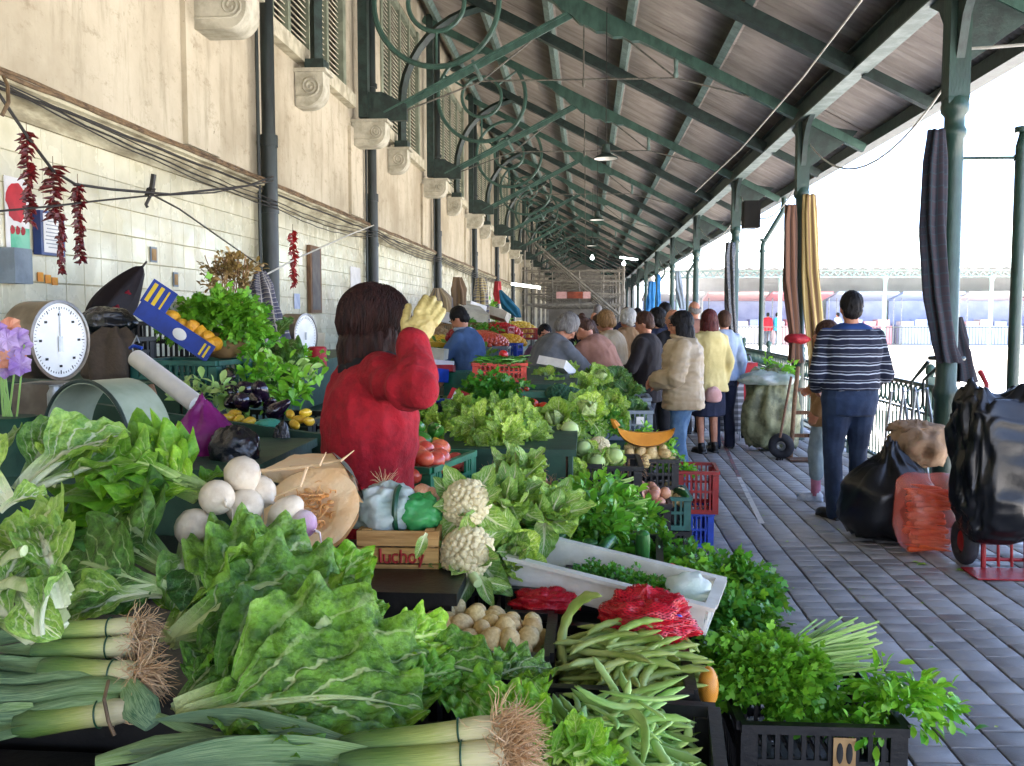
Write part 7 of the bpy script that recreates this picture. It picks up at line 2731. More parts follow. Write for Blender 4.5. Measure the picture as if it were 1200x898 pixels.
# potatoes behind, pumpkin slice on top of them
crate('black crate of brown potatoes under the pumpkin slice', (.36, 5.52, .58), .34, .36, .18, mat_blackpl, 'bk', 0, GM)
crate('black crate supporting the brown potatoes', (.36, 5.52, .39), .34, .36, .18, mat_blackpl, 'bk', 0, GM)
pile('potato', 'potato', 'brown potato under the pumpkin slice of the middle stall', 'potato', 'brown potatoes of the middle stall', (.36, 5.50, .735), .145, .15, .034, .02, 2)
c = pt(757, 512, Y=5.40)
t_ = thing('pumpkin_slice', 'crescent slice of orange pumpkin lying on the brown potatoes', 'pumpkin', c)
mb, mr = MB(), MB()
P, Q = [], []
n = 14
vs, fs, vr, fr_ = [], [], [], []
for i in range(n + 1):
 a = PI * (1.03 + .94 * i / n)
 ex = math.sin(PI * i / n) ** .45
 o1 = V((.165 * math.cos(a), 0, .115 * math.sin(a) + .055))
 i1 = V((.160 * math.cos(a), 0, .040 * math.sin(a) + .052 + .012 * ex))
 for k, (p, yy) in enumerate(((i1, -.02), (i1, .03), (o1 + V((0, 0, .008)), .055), (o1, .02), (o1, -.02), (o1 + V((0, 0, .012)), -.050))):
  vs.append(p + V((0, yy * (.35 + .65 * ex), 0)))
for i in range(n):
 for k in range(6):
  k2 = (k + 1) % 6
  fs.append((i * 6 + k, i * 6 + k2, i * 6 + 6 + k2, i * 6 + 6 + k))
ob('flesh', MB().add([p for p in vs], [f for j, f in enumerate(fs) if j % 6 in (0, 1, 5)]), mat_pumpo, t_)
ob('rind', MB().add([p for p in vs], [f for j, f in enumerate(fs) if j % 6 in (2, 3, 4)]), mat_rindb, t_)
ob('stem_end', MB().tube([(-.165, 0, .055), (-.185, 0, .085), (-.20, .01, .098)], [.022, .017, .006], 8), mat_pumpo, t_)
crate('grey crate of greens right of the lettuces', (.28, 6.45, .745), .33, .40, .20, mat_greypl, 'gy', 0, GM)
crate('grey crate behind the other grey one', (.30, 6.95, .745), .33, .40, .24, mat_greypl, 'gy', 0, GM)
o = ob('price_card', MB().box((0, 0, 0), (.05, .003, .05)), mat_paper, None, (.36, 6.238, .88))
setp(o, 'small white card on the front of the grey crate', 'card')
herb('dill_heap', 'dark feathery dill heap left of the grey crate', 700, 497, 5.55, 1100, .15, .13, .09, .018, M_parsleyd, 't', 41, None, .3, cat='herbs', group='herbs of the middle stall')
herb('herb_sprigs', 'leafy sprigs lying round the pumpkin slice', 738, 512, 5.6, 260, .13, .10, .05, .030, M_herbl, 'o', 42, None, .4, group='herbs of the middle stall')
herb('herb_sprigs', 'green sprigs hanging right of the pumpkin slice', 783, 545, 5.5, 240, .05, .09, .12, .035, M_parsley, 'o', 43, None, .6, group='herbs of the middle stall')
for k in range(4):
 single('carrot', 'carrot', 'carrot lying beside the dill', 'carrot', pt(683 + 4 * k, 491 + (k % 2) * 3, Y=5.3), 1.3, 'carrots beside the dill', (R(80), R(20 * k), R(60 + 20 * k)))
# stack at the walkway: teal, red, blue
crate('teal crate of pale potatoes at the walkway edge', (.475, 5.45, .37), .235, .38, .19, mat_tealpl, 'te', 0, GM)
for i in range(2):
 crate('black crate under the teal potato crate, ' + ('on the ground' if i == 0 else 'upper one'), (.475, 5.45, .185 * i), .235, .38, .18, mat_blackpl, 'bk', 0, GM)
pile('potato', 'potato', 'pale potato in the teal crate at the walkway edge', 'potato', 'potatoes in the teal crate', (.475, 5.43, .505), .095, .165, .027, .03, 2)
o = ob('cucumber', MB().tube([(0, -.1, 0), (0, -.06, .006), (0, .06, .006), (0, .1, 0)], [.008, .020, .020, .008], 10), mat_cour, None, pt(797, 578, Y=5.3), (0, 0, R(20)))
setp(o, 'dark courgette lying at the right on the teal crate', 'courgette')
crate('blue crate on the ground below the red one', (.74, 6.55, 0), .26, .38, .24, mat_bluepl, 'bl', 0, GM)
crate('red crate on top of the blue one at the walkway edge', (.765, 6.50, .245), .27, .40, .29, mat_redpl, 'rd', R(-3), GM)
crate('small dark crate holding up the herb sprigs by the red one', (.46, 6.1, .0), .26, .36, .24, mat_blackpl, 'bk', 0, GM)
herb('herb_sprigs', 'bright sprigs in the red crate of the middle stall', 800, 555, 6.4, 200, .10, .12, .05, .035, M_herbl, 'o', 44, None, .3, group='herbs of the middle stall')

# far lettuces of the middle stall
GLt = 'lettuces on the middle stall'
for (ly, x, y, D, Rr, lb) in ((LETTUCE, 652, 446, 6.6, .17, 'pale lettuce, leftmost of the heap behind the broccoli'), (LETTUCE, 682, 440, 6.9, .17, 'pale lettuce at the top left of the lettuce heap'), (ROMAINE, 664, 462, 6.0, .15, 'long leaved lettuce just behind the broccoli'),
        (LETTUCE, 692, 458, 6.2, .16, 'bright lettuce in the middle of the heap'), (LETTUCE, 716, 458, 6.3, .15, 'yellow green lettuce right of the middle of the heap'), (DARKH, 736, 446, 6.7, .15, 'dark curly lettuce at the right top of the heap'),
        (LETTUCE, 722, 476, 6.0, .14, 'pale frilly lettuce above the grey crate'), (ROMAINE, 700, 476, 5.85, .14, 'lettuce at the bottom middle of the heap'), (DARKH, 742, 466, 6.6, .13, 'dark curly lettuce hanging at the walkway side'),
        (OPENCAB, 640, 432, 7.2, .16, 'leafy cabbage behind the orange crate, left one'), (LETTUCE, 664, 424, 7.6, .17, 'light lettuce behind the orange crate'), (OPENCAB, 700, 428, 7.6, .16, 'leafy cabbage at the far end of the lettuces'),
        (DARKH, 722, 428, 7.8, .15, 'dark leafy head at the far end beside the pink coat'), (LETTUCE, 676, 478, 5.7, .12, 'small lettuce above the dill')):
 rosette('lettuce', lb, 'lettuce', pt(x, y + 17, Y=D), (rnd.uniform(-.4, .4), -.7, .6), Rr * .74, ly, GLt)
# broccoli, tomatoes, parsley, radishes, red box
for k, (x, y) in enumerate(((655, 462), (668, 466))):
 t_ = thing('broccoli', 'dark blue green broccoli head behind the dark cabbage leaves, ' + ('left one', 'right one')[k], 'broccoli', pt(x, y, Y=5.55), 0, 'broccoli heads')
 mb = MB()
 for i in range(70):
  z = 1 - (i + .5) / 70 * 1.1
  a = i * 2.4
  r_ = math.sqrt(max(0, 1 - z * z))
  mb.ell((r_ * math.cos(a) * .07, r_ * math.sin(a) * .07, z * .05), rnd.uniform(.012, .018), 6, 4)
 mb.ell((0, 0, 0), (.065, .065, .045), 12, 8)
 ob('florets', mb, mat_brocc, t_, kind='stuff')
 ob('stalk', MB().tube([(0, 0, -.10), (0, 0, 0)], [.018, .025], 10), mat_cabcore, t_)
for k, (x, y) in enumerate(((613, 470), (624, 473), (637, 477), (612, 479), (622, 482))):
 single('tomato', 'tomato', 'red tomato in the row above the pale cabbages', 'tomato', pt(x, y, Y=5.3), .034, 'tomatoes beside the broccoli', (0, 0, 0))
single('tomato', 'tomato', 'large orange tomato above the red price box', 'tomato', pt(553, 452, Y=5.4), .045, None, (0, 0, 0))
herb('parsley_heap', 'dark parsley heap between the red box and the radishes', 576, 474, 5.2, 900, .17, .14, .12, .032, M_parsleyd, 't', 45, None, .4, group='herbs of the middle stall')
for k in range(7):
 single('tomato', 'radish', 'red radish in the bunch before the dark green board', 'radish', pt(598 + 3.2 * k, 456 + 3 * (k % 3), Y=5.6), .016, 'radishes of the middle stall')
t_ = thing('price_box', 'red cardboard box with a square white label among the vegetables', 'box', pt(537, 468, Y=4.95), R(-12), None, (R(-28), R(18), R(-12)))
mat_redcard = pm('red_card', '#b3202c', '#9a1a25', 5, .6)
ob('box', MB().box((0, 0, 0), (.10, .06, .085)), mat_redcard, t_)
ob('label', MB().box((0, -.0315, .004), (.052, .002, .05)), mat_paper, t_)
o = ob('green_tray', MB().box((0, 0, 0), (.17, .10, .035)), mat_greenpl, None, pt(625, 462, Y=5.6), (0, 0, R(10)))
setp(o, 'small flat green plastic box before the dark green board', 'box')
crate('black blue rimmed crate behind the raised sleeve', (-.90, 5.0, .99), .34, .36, .14, mat_blackpl, 'bk', R(-12), GM)
o = ob('blue_strip', MB().bar((-.17, 0, 0), (.17, 0, 0), .02, .02), mat_bluepl, None, (-.86, 4.80, 1.14), (0, 0, R(-12)))
setp(o, 'bright blue plastic strip along the crate behind the raised sleeve', 'strip')
# orange crate of beans
crate('orange red crate of green beans on the high dark table', (-.60, 6.55, 1.122), .37, .40, .13, mat_orangepl, 'or', R(4), GM)
mb = MB()
q = random.Random(8)
t_ = thing('bean_heap', 'heap of green beans in the orange red crate', 'beans', (-.60, 6.5, 1.22))
for i in range(130):
 c = V((q.uniform(-.15, .15), q.uniform(-.16, .16), q.uniform(0, .06)))
 a = q.uniform(0, 6.3)
 d = V((math.cos(a), math.sin(a), q.uniform(-.3, .3))) * q.uniform(.05, .08)
 mb.tube([c - d, c + V((0, 0, .006)), c + d], [.004, .006, .003], 5, uvx=q.random())
ob('pods', mb, M_spin, t_, kind='stuff')
single('tomato', 'tomato', 'red and yellow tomato on the green beans of the orange crate', 'tomato', pt(590, 416, Y=6.6), .036, None)
single('lemon', 'orange', 'orange fruit lying behind the green beans', 'fruit', pt(611, 421, Y=6.7), .03, None)
o = ob('carton', MB().box((0, 0, 0), (.24, .22, .07)), mat_paper, None, pt(652, 430, Y=7.4), (R(-24), R(8), R(-25)))
setp(o, 'pale cardboard tray before the grey jumper', 'box')

# ------------------------------------------------------------------ the stalls farther down
def heap(name, label, cat, c, rx, ry, h, r, mat, seed=1, group=None, leafy=None):
 t_ = thing(name, label, cat, c, 0, group)
 if leafy:
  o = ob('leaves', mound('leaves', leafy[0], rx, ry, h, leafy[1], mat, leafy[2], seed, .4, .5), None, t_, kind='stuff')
 else:
  q_ = random.Random(seed)
  mb_ = MB()
  k = int(rx * ry / r / r * 1.5) + 4
  for i in range(k):
   a, rr = i * 2.39996, math.sqrt((i + .5) / k)
   z = h * math.sqrt(max(0, 1 - rr * rr))
   mb_.ell((rx * rr * math.cos(a), ry * rr * math.sin(a), z), r * q_.uniform(.85, 1.15), 8, 6)
  ob('pieces', mb_, mat, t_, kind='stuff')
 return t_


GF = 'heaps on the far stalls'
stall_box('dark table of the wall side stalls beyond the blue jumper', -2.9, -1.35, 10.4, 22, .92)
stall_box('dark table of the middle stall beyond the stooping shoppers', -.62, .15, 9.3, 21, .86)
mat_white_v = pm('white_bulbs', '#dfe0cc', '#c8ccb0', 8, .5)
mat_purple_v = pm('red_onion_net', '#a8202e', '#8a1826', 12, .5, .4, 60)
mat_box_l = pm('light_carton', '#cfc8b4', '#b8b09a', 5, .8)
far = [
 ('pepper_heap', 'heap of green leaves and peppers beyond the blue jumper', 'greens', -1.55, 11.2, 1.02, .30, .40, .16, .05, M_turnipg, (500, .07, 'o')),
 ('onion_net', 'red nets of onions beside the blue jumper', 'onions', -1.30, 10.7, .98, .16, .25, .14, .04, mat_purple_v, None),
 ('banana_heap', 'row of yellow peppers along the wall stall', 'peppers', -1.9, 12.2, 1.16, .35, .40, .12, .04, mat_yellow, None),
 ('tomato_heap', 'wide heap of tomatoes on the wall stall', 'tomatoes', -1.55, 13.6, 1.10, .42, .55, .22, .04, mat_tomatop, None),
 ('potato_heap', 'heap of brown roots behind the tomatoes of the wall stall', 'potatoes', -2.2, 13.2, 1.2, .35, .40, .18, .045, mat_card, None),
 ('orange_heap', 'heap of oranges on the wall stall', 'oranges', -1.3, 15.4, 1.08, .3, .4, .15, .045, mat_lemon, None),
 ('cabbage_heap', 'heap of greens on the wall stall behind the tomatoes', 'greens', -1.9, 15.2, 1.2, .4, .5, .22, .05, M_spin, (400, .08, 'o')),
 ('red_heap', 'heap of red peppers far along the wall stall', 'peppers', -1.6, 17.4, 1.15, .4, .5, .25, .05, mat_tomato, None),
 ('yellow_heap', 'far heap of yellow fruit on the wall stall', 'fruit', -1.4, 19.5, 1.1, .4, .5, .3, .06, mat_yellow, None),
 ('green_heap', 'far heap of greens at the end of the wall stall', 'greens', -2.1, 19.0, 1.25, .5, .6, .35, .05, M_herbl, (300, .10, 'o')),
 ('turnip_heap', 'heap of white turnips on the middle stall behind the grey jumper', 'turnips', -.30, 9.7, .98, .22, .25, .12, .045, mat_white_v, None),
 ('lettuce_heap', 'heap of greens on the middle stall beside the pink coat', 'greens', -.05, 10.4, .98, .28, .5, .14, .05, M_turnipg, (600, .08, 'o')),
 ('onion_heap', 'heap of white onions on the middle stall farther back', 'onions', -.35, 11.2, 1.0, .22, .35, .12, .04, mat_white_v, None),
 ('greens_heap', 'leafy heap far along the middle stall', 'greens', -.2, 13.5, 1.0, .35, .8, .22, .05, M_spin, (500, .09, 'o')),
 ('fruit_heap', 'orange and yellow heap far along the middle stall', 'fruit', -.25, 16.0, 1.0, .35, .7, .25, .05, mat_lemon, None),
 ('tomato_heap', 'far tomato heap at the end of the middle stall', 'tomatoes', -.3, 18.5, 1.0, .35, .7, .3, .05, mat_tomato, None),
]
for k, (nm, lb, ct, x, y, z, rx, ry, h, r, m_, lf) in enumerate(far):
 heap(nm, lb, ct, (x, y, z), rx, ry, h, r, m_, 50 + k, GF, lf)
farc = [(-1.62, 12.0, 1.0, mat_greenpl, 'bright green crate on the wall stall behind the blue jumper'), (-1.95, 14.3, 1.0, mat_redpl, 'red crate on the wall stall behind the greens'), (-1.25, 12.9, .92, mat_greypl, 'grey crate at the front of the wall stall'),
  (-1.2, 14.4, .92, mat_bluepl, 'blue crate at the front of the wall stall'), (-1.5, 16.5, 1.15, mat_redpl, 'far red crate on the wall stall'), (-1.15, 18.4, 1.1, mat_redpl, 'farthest red crate below the scaffolding'), (-.5, 12.4, .90, mat_greypl, 'grey crate on the far middle stall'),
  (-.45, 14.8, .9, mat_redpl, 'red crate on the far middle stall'), (-2.3, 16.2, 1.2, mat_bluepl, 'blue crate near the wall far along')]
for x, y, z, m_, lb in farc:
 crate(lb, (x, y, z), .38, .5, .22, m_, 'f' + m_.name, rnd.uniform(-.2, .2), 'crates on the far stalls')
for k, (x, y, z) in enumerate(((-2.2, 14.5, 1.55), (-1.9, 15.5, 1.62), (-2.1, 16.6, 1.7), (-1.7, 17.6, 1.6))):
 o = ob('carton', MB().box((0, 0, 0), (.45, .5, .16)), mat_box_l if k % 2 else mat_paper, None, (x, y, z), (.3 * (k % 2), .2, .5 * k))
 setp(o, 'pale carton piled by the wall far along, ' + ('nearest', 'second', 'third', 'farthest')[k] + ' one', 'box', 'cartons piled by the far wall')
for k, (x, y, z) in enumerate(((-2.25, 14.5, 1.21), (-1.95, 15.5, 1.22), (-2.15, 16.6, 1.22), (-1.75, 17.6, 1.22))):
 crate('brown stacked box under a pale carton, ' + ('nearest', 'second', 'third', 'farthest')[k] + ' one', (x, y, z - .27), .42, .5, .5, mat_card, 'br', 0, 'boxes under the far cartons')
# things around the blue jumper man
o = ob('green_crate_side', MB().box((0, 0, 0), (.22, .30, .26)), mat_greenpl, None, (-1.20, 8.75, .92))
setp(o, 'dark green box standing at the arm of the blue jumper', 'box')
o.name = 'green_box'
stall_box('dark table where the blue jumper man works', -2.9, -1.30, 8.2, 10.2, .80)
G5 = 'clutter on the table of the blue jumper man'
for k, (x, y, D, s_, m_, nm, lb) in enumerate(((505, 414, 9.0, (.30, .3, .10), mat_box_l, 'carton', 'flat pale carton left of the blue jumper'), (514, 404, 9.9, (.3, .3, .05), mat_yellow, 'yellow_tray', 'yellow tray left of the blue jumper'),
            (512, 425, 8.6, (.25, .2, .05), mat_paper, 'paper_stack', 'white papers beside the raised sleeve'), (508, 440, 8.3, (.2, .2, .12), mat_bluepl, 'blue_box', 'blue box just right of the red sleeve'),
            (522, 432, 8.5, (.22, .16, .06), mat_redcard, 'red_tin', 'small red tin before the blue jumper'))):
 o = ob(nm, MB().box((0, 0, 0), s_), m_, None, pt(x, y, Y=D), (0, .1, .4 * k))
 setp(o, lb, 'box', G5)
heap('apple_net', 'red net of apples hanging left of the blue jumper', 'apples', pt(538, 405, Y=9.9), .14, .12, .16, .045, mat_purple_v, 77, G5)

# ------------------------------------------------------------------ the wall side stall, left of the red coat
stall_box('dark green table of the wall stall under the aubergines', -2.92, -1.06, 3.50, 6.6, .98)
stall_box('raised shelf of the wall stall along the tiles', -2.92, -1.75, 4.0, 8.0, 1.28, .985)
stall_box('low dark table of the weighing scale', -2.2, -1.0, 2.68, 3.42, 1.12)
t_ = thing('green_board', 'long dark green board closing the end of the wall stall', 'board', (-1.5, 3.47, .95))
ob('board', MB().box((0, 0, .02), (1.05, .03, .44), rot3(0, R(7), 0)), mat_gboard, t_)
# dial scale
c = pt(72, 399, Y=2.95)
t_ = thing('dial_scale', 'round dial weighing scale with a worn brown drum, facing the walkway', 'scale', c, 0, None, (0, R(-90) + R(180), R(-12)))
Rd = .128
ob('drum', MB().lathe([(Rd * .96, -.13), (Rd, -.125), (Rd, -.02), (Rd * 1.03, -.018), (Rd * 1.03, .0), (Rd * .95, .002), (Rd * .95, -.008)], 40), mat_chrome, t_)
ob('face', MB().lathe([(Rd * .955, -.006), (0, -.0058)], 40, cap=False), mat_white, t_)
mb = MB()
for k in range(60):
 a = 2 * PI * k / 60
 L = .012 if k % 5 == 0 else .006
 r0 = Rd * .86
 mb.bar(V((r0 * math.cos(a), r0 * math.sin(a), -.0048)), V(((r0 - L) * math.cos(a), (r0 - L) * math.sin(a), -.0048)), .0016 if k % 5 else .003, .001)
for k in range(8):
 a = 2 * PI * k / 8
 mb.box((Rd * .66 * math.cos(a), Rd * .66 * math.sin(a), -.0048), (.008, .012, .001))
ob('ticks', mb, mat_ink, t_, kind='stuff')
mb = MB().bar((0, 0, -.003), (-Rd * .75, 0, -.003), .004, .001).box((.012, 0, -.003), (.05, .020, .0014))
ob('pointer', mb, mat_steel, t_)
o = ob('scale_foot', MB().box((0, 0, 0), (.16, .16, .10)), mat_chrome, None, c + V((-.06, .02, -.19)))
setp(o, 'dull metal foot block under the dial scale', 'scale foot')
# curved pale green hood
c = pt(100, 522, Y=2.50)
t_ = thing('metal_hood', 'pale green curved metal band arching before the dial scale', 'hood', c, R(-24))
mat_hood = pm('pale_green_metal', '#9fae9c', '#84947f', 6, .35, .15, 30)
vs, fs = [], []
n = 28
for i in range(n + 1):
 a = PI * i / n
 for r_, y in ((.180, 0), (.180, .15), (.172, .15), (.172, 0)):
  vs.append((r_ * math.cos(a), y, r_ * math.sin(a)))
for i in range(n):
 for k in range(4):
  k2 = (k + 1) % 4
  fs.append((i * 4 + k, i * 4 + 4 + k, i * 4 + 4 + k2, i * 4 + k2))
ob('band', MB().add(vs, fs), mat_hood, t_)
mb = MB()
mb.ring((0, 0, 0), .181, .006, (1, 0, 0), (0, 0, 1), 48, 6)
ob('rim', mb, mat_greend, t_)
o = ob('wooden_stick', MB().tube([pt(176, 452, Y=2.75), pt(196, 516, Y=2.70)], .012, 8), mat_oldwood)
setp(o, 'reddish wooden stick leaning right of the green metal band', 'stick')
for k, (x, y, m_) in enumerate(((66, 472, mat_steel), (84, 470, mat_white))):
 o = ob('jar', MB().lathe([(.02, -.05), (.026, -.045), (.026, .03), (.018, .045), (.02, .055)], 14), m_, None, pt(x, y, Y=2.8))
 setp(o, ('metal' if k == 0 else 'white') + ' pot seen under the curved green band', 'pot')
# flowers
t_ = thing('flower_bunch', 'purple and peach cloth flowers at the left edge', 'flowers', pt(8, 412, Y=2.6))
mat_petv = pm('violet_petal', '#a07ac8', '#cdb6e0', 12, .7, trans=.3)
mat_petp = pm('peach_petal', '#d98a6a', '#e6ab8c', 12, .7, trans=.3)
for k, (x, y) in enumerate(((12, 384), (22, 396), (8, 398), (18, 412), (4, 415), (24, 428), (8, 432), (-4, 388), (-2, 424), (26, 408))):
 mb = MB()
 ctr = pt(x, y, Y=2.6 - .02 * (k % 3)) - t_.location
 ax = V((rnd.uniform(.1, .7), -.8, rnd.uniform(.1, .6))).normalized()
 e1 = ax.orthogonal().normalized()
 e2 = ax.cross(e1)
 for j in range(6):
  a = j * PI / 3 + k
  d = e1 * math.cos(a) + e2 * math.sin(a)
  s_ = ax.cross(d)
  mb.add([ctr, ctr + d * .012 + s_ * .011 + ax * .010, ctr + d * .025 + s_ * .013 + ax * .010, ctr + d * .034 + ax * .003, ctr + d * .025 - s_ * .013 + ax * .010, ctr + d * .012 - s_ * .011 + ax * .010, ctr + d * .02 + ax * .005],
    [(0, 1, 6), (1, 2, 6), (2, 3, 6), (3, 4, 6), (4, 5, 6), (5, 0, 6)])
 ob('flower', mb, mat_petp if k in (0, 3, 8) else mat_petv, t_)
mb = MB()
for k in range(8):
 mb.tube([V((rnd.uniform(-.05, .06), 0, .02)), V((rnd.uniform(-.02, .02), 0, -.22))], .003, 5)
ob('stems', mb, M_stem, t_, kind='stuff')
o = ob('flower_pot', MB().lathe([(.05, -.36), (.07, -.20), (.075, -.19)], 16), mat_gboard, None, pt(8, 412, Y=2.6))
setp(o, 'dark pot under the cloth flowers', 'pot')
# umbrella, dark crates, brown bag
a, b_ = pt(104, 392, Y=4.95), pt(170, 309, Y=5.3)
t_ = thing('folded_umbrella', 'dark folded umbrella with red flowers leaning on the tiles', 'umbrella', a)
d = b_ - a
ax = d.normalized()
e1 = ax.orthogonal().normalized(); e2 = ax.cross(e1)
mat_umb = pm('dark_flowered_cloth', '#241a1c', '#1a1216', 6, .6, .4, 20)
n, k_ = 16, 8
vs, fs = [], []
for i in range(n + 1):
 u = i / n
 rr = (.012 + .085 * math.sin(PI * min(1, (1 - u) * .95 + .05)) ** .8 * (1 - u) ** .25) if u < .97 else .006
 for j in range(k_ * 2):
  th = PI * j / k_
  q_ = rr * (1 + (.42 if j % 2 else -.40)) * (1 + .15 * math.sin(j * 3 + 4 * u))
  vs.append(d * (u * .95) + e1 * math.cos(th) * q_ + e2 * math.sin(th) * q_)
for i in range(n):
 for j in range(k_ * 2):
  j2 = (j + 1) % (k_ * 2)
  fs.append((i * 16 + j, i * 16 + j2, i * 16 + 16 + j2, i * 16 + 16 + j))
ob('canopy', MB().add(vs, fs), mat_umb, t_, angle=180)
ob('shaft', MB().tube([d * -.1, d * 1.03], .006, 6), mat_cable, t_)
mat_redfl = pm('red_print', '#a3152c', '#7d1022', 30, .7)
for (u, s_, r_) in ((.30, .0, .050), (.48, -.02, .034), (.66, .0, .024), (.2, -.03, .03)):
 cc_ = d * u + V((.035, -.085 + .06 * max(0, u - .3), -.045 + s_))
 mb = MB().ell(cc_, (r_, .010, r_ * .9), 12, 8, fn=lambda p: p * (1 + .25 * math.cos(5 * math.atan2(p.z, p.x))))
 ob('flower_print', mb, mat_redfl, t_)
crate('black crate behind the blue fruit box, against the tiles', (-2.45, 5.35, 1.30), .50, .40, .24, mat_blackpl, 'bk', R(8), 'crates of the wall stall')
crate('black crate behind the umbrella, against the tiles', (-2.55, 4.85, 1.30), .34, .34, .16, mat_blackpl, 'bk', R(-6), 'crates of the wall stall')
mat_bagc = pm('brown_sacking', '#54483c', '#43392f', 6, .9, .6, 50)
a_ = pt(132, 384, Y=4.25)
t_ = thing('cloth_bag', 'dark brown cloth bag slumped under the umbrella', 'bag', a_)
BAG = (a_, t_)
bag('cloth_bag', 'black bundle wedged between the umbrella and the brown bag', pt(125, 378, Y=4.5), (.13, .10, .07), mat_bagk, 12, .2)
# green crate of lemons with printed box
crate('green crate full of lemons on the wall stall', (-1.87, 4.34, 1.20), .44, .34, .17, mat_tealpl, 'te', R(-8), 'crates of the wall stall')
mat_bluecard = pm('blue_printed_card', '#1d3f9e', '#17327e', 6, .6)
a0 = pt(206, 385, Y=4.16)
t_ = thing('fruit_carton', 'blue printed carton with yellow bars leaning in the lemon crate', 'box', a0, 0, None, (R(-6), R(33), 0))
ob('card', MB().box((0, 0, -.012), (.40, .006, .085)), mat_bluecard, t_)
ob('flap', MB().box((-.145, .004, .075), (.13, .006, .12)), mat_bluecard, t_)
mat_yel = pm('yellow_print', '#dcc034', None, 5, .6)
for k in range(3):
 ob('stripe', MB().box((-.185 + .036 * k, -.0005, .073), (.018 if k < 2 else .008, .004, .10), rot3(0, R(0), 0)), mat_yel, t_)
ob('emblem', MB().ell((.03, -.003, -.012), (.035, .003, .026), 16, 8), mat_white, t_)
for k in range(2):
 ob('stripe', MB().box((.155 + .022 * k, -.001, -.012), (.010, .008, .06)), mat_yel, t_)
o = ob('carton', MB().box((0, 0, 0), (.16, .14, .10)), mat_paper, None, pt(198, 363, Y=4.5), (R(10), R(28), R(-10)))
setp(o, 'white open carton behind the lemons', 'box')
for k, (x, y) in enumerate(((199, 381), (211, 391), (224, 393), (233, 401), (241, 405), (250, 412), (218, 398), (228, 408), (245, 413), (207, 400))):
 single('lemon', 'lemon', 'yellow orange lemon in the blue carton', 'lemon', pt(x + 2, y - 9, Y=4.25 - .004 * k), .036, 'lemons in the blue carton')
o = ob('paper_roll', MB().tube([pt(160, 420, Y=3.62), pt(232, 475, Y=3.38)], .036, 20), mat_paper)
setp(o, 'thick roll of white plastic sheet hanging before the lemon crate', 'roll')
o2 = MB().tube([pt(232, 475, Y=3.38) + V((.001, -.0015, -.001)), pt(233, 476, Y=3.377)], .014, 14)
oo = ob('core', o2, mat_card, None)
oo.parent = o
t_ = thing('roll_hanger', 'blue cord and hook that holds the white roll', 'cord', pt(158, 408, Y=3.64))
ob('cord', MB().tube([V((-.02, 0, 0)), V((0, -.01, .01)), V((.035, -.01, .0))], .007, 8), mat_bluepl, t_)
ob('hook', MB().tube([V((0, 0, -.05)), V((-.012, 0, .01)), V((.01, 0, .05)), V((.02, 0, .02))], .003, 6), mat_steel, t_)
herb('parsley_heap', 'lush heap of parsley above the lemons on the wall stall', 258, 388, 4.5, 1500, .21, .17, .16, .036, M_parsley, 't', 61, None, .6, cat='herbs', group='herbs of the wall stall')
herb('parsley_heap', 'lower spill of parsley right of the lemons', 285, 402, 4.4, 700, .10, .10, .13, .034, M_parsley, 't', 62, None, .8, cat='herbs', group='herbs of the wall stall')
o = ob('brown_paper', MB().ell((0, 0, 0), (.13, .07, .06), 20, 14, fn=lambda p: p * (1 + .3 * MN.noise(p * 18))), mat_card, None, pt(262, 405, Y=4.38), angle=180)
setp(o, 'crumpled brown paper under the parsley', 'paper')
# dried stalks on the tiles
t_ = thing('dried_herbs', 'bundle of dry brown herbs leaning on the wall above the parsley', 'herbs', pt(270, 335, Y=5.3))
o = ob('leaves', mound('leaves', 500, .14, .10, .14, .035, herb_mat('dry_leaf', '#6b5233', '#a5874f', trans=.1), 'o', 63, .2, .9), None, t_, kind='stuff')
mb = MB()
for i in range(26):
 mb.tube([V((rnd.uniform(-.1, .1), 0, -.2)), V((rnd.uniform(-.14, .14), rnd.uniform(-.04, .04), rnd.uniform(.08, .18)))], .003, 4, uvx=rnd.random())
ob('stems', mb, M_root, t_, kind='stuff')
# corn husk like big drooping leaves, pumpkin bits, small parsley
t_ = thing('corn_leaves', 'big drooping dull green leaves before the small scale', 'leaves', pt(320, 420, Y=4.9))
for B, T in (((325, 395, 4.95), (345, 372, 4.9)), ((322, 398, 4.9), (300, 440, 4.7)), ((325, 400, 4.9), (340, 460, 4.6)), ((318, 400, 4.9), (318, 455, 4.6)), ((330, 400, 4.9), (352, 430, 4.7)), ((310, 410, 4.9), (290, 430, 4.7)), ((325, 420, 4.8), (332, 478, 4.55))):
 hero(t_, 'dark', B, T, (rnd.uniform(-.3, .3), -.8, .5), .8)
o = ob('pumpkin_piece', MB().ell((0, 0, 0), (.06, .05, .045), 14, 10), mat_lemon, None, pt(328, 415, Y=5.0))
setp(o, 'orange yellow squash behind the drooping leaves', 'squash')
herb('parsley_heap', 'small bright parsley heap before the small scale', 353, 430, 5.2, 300, .08, .07, .06, .03, M_herbl, 't', 64, None, .5, group='herbs of the wall stall')
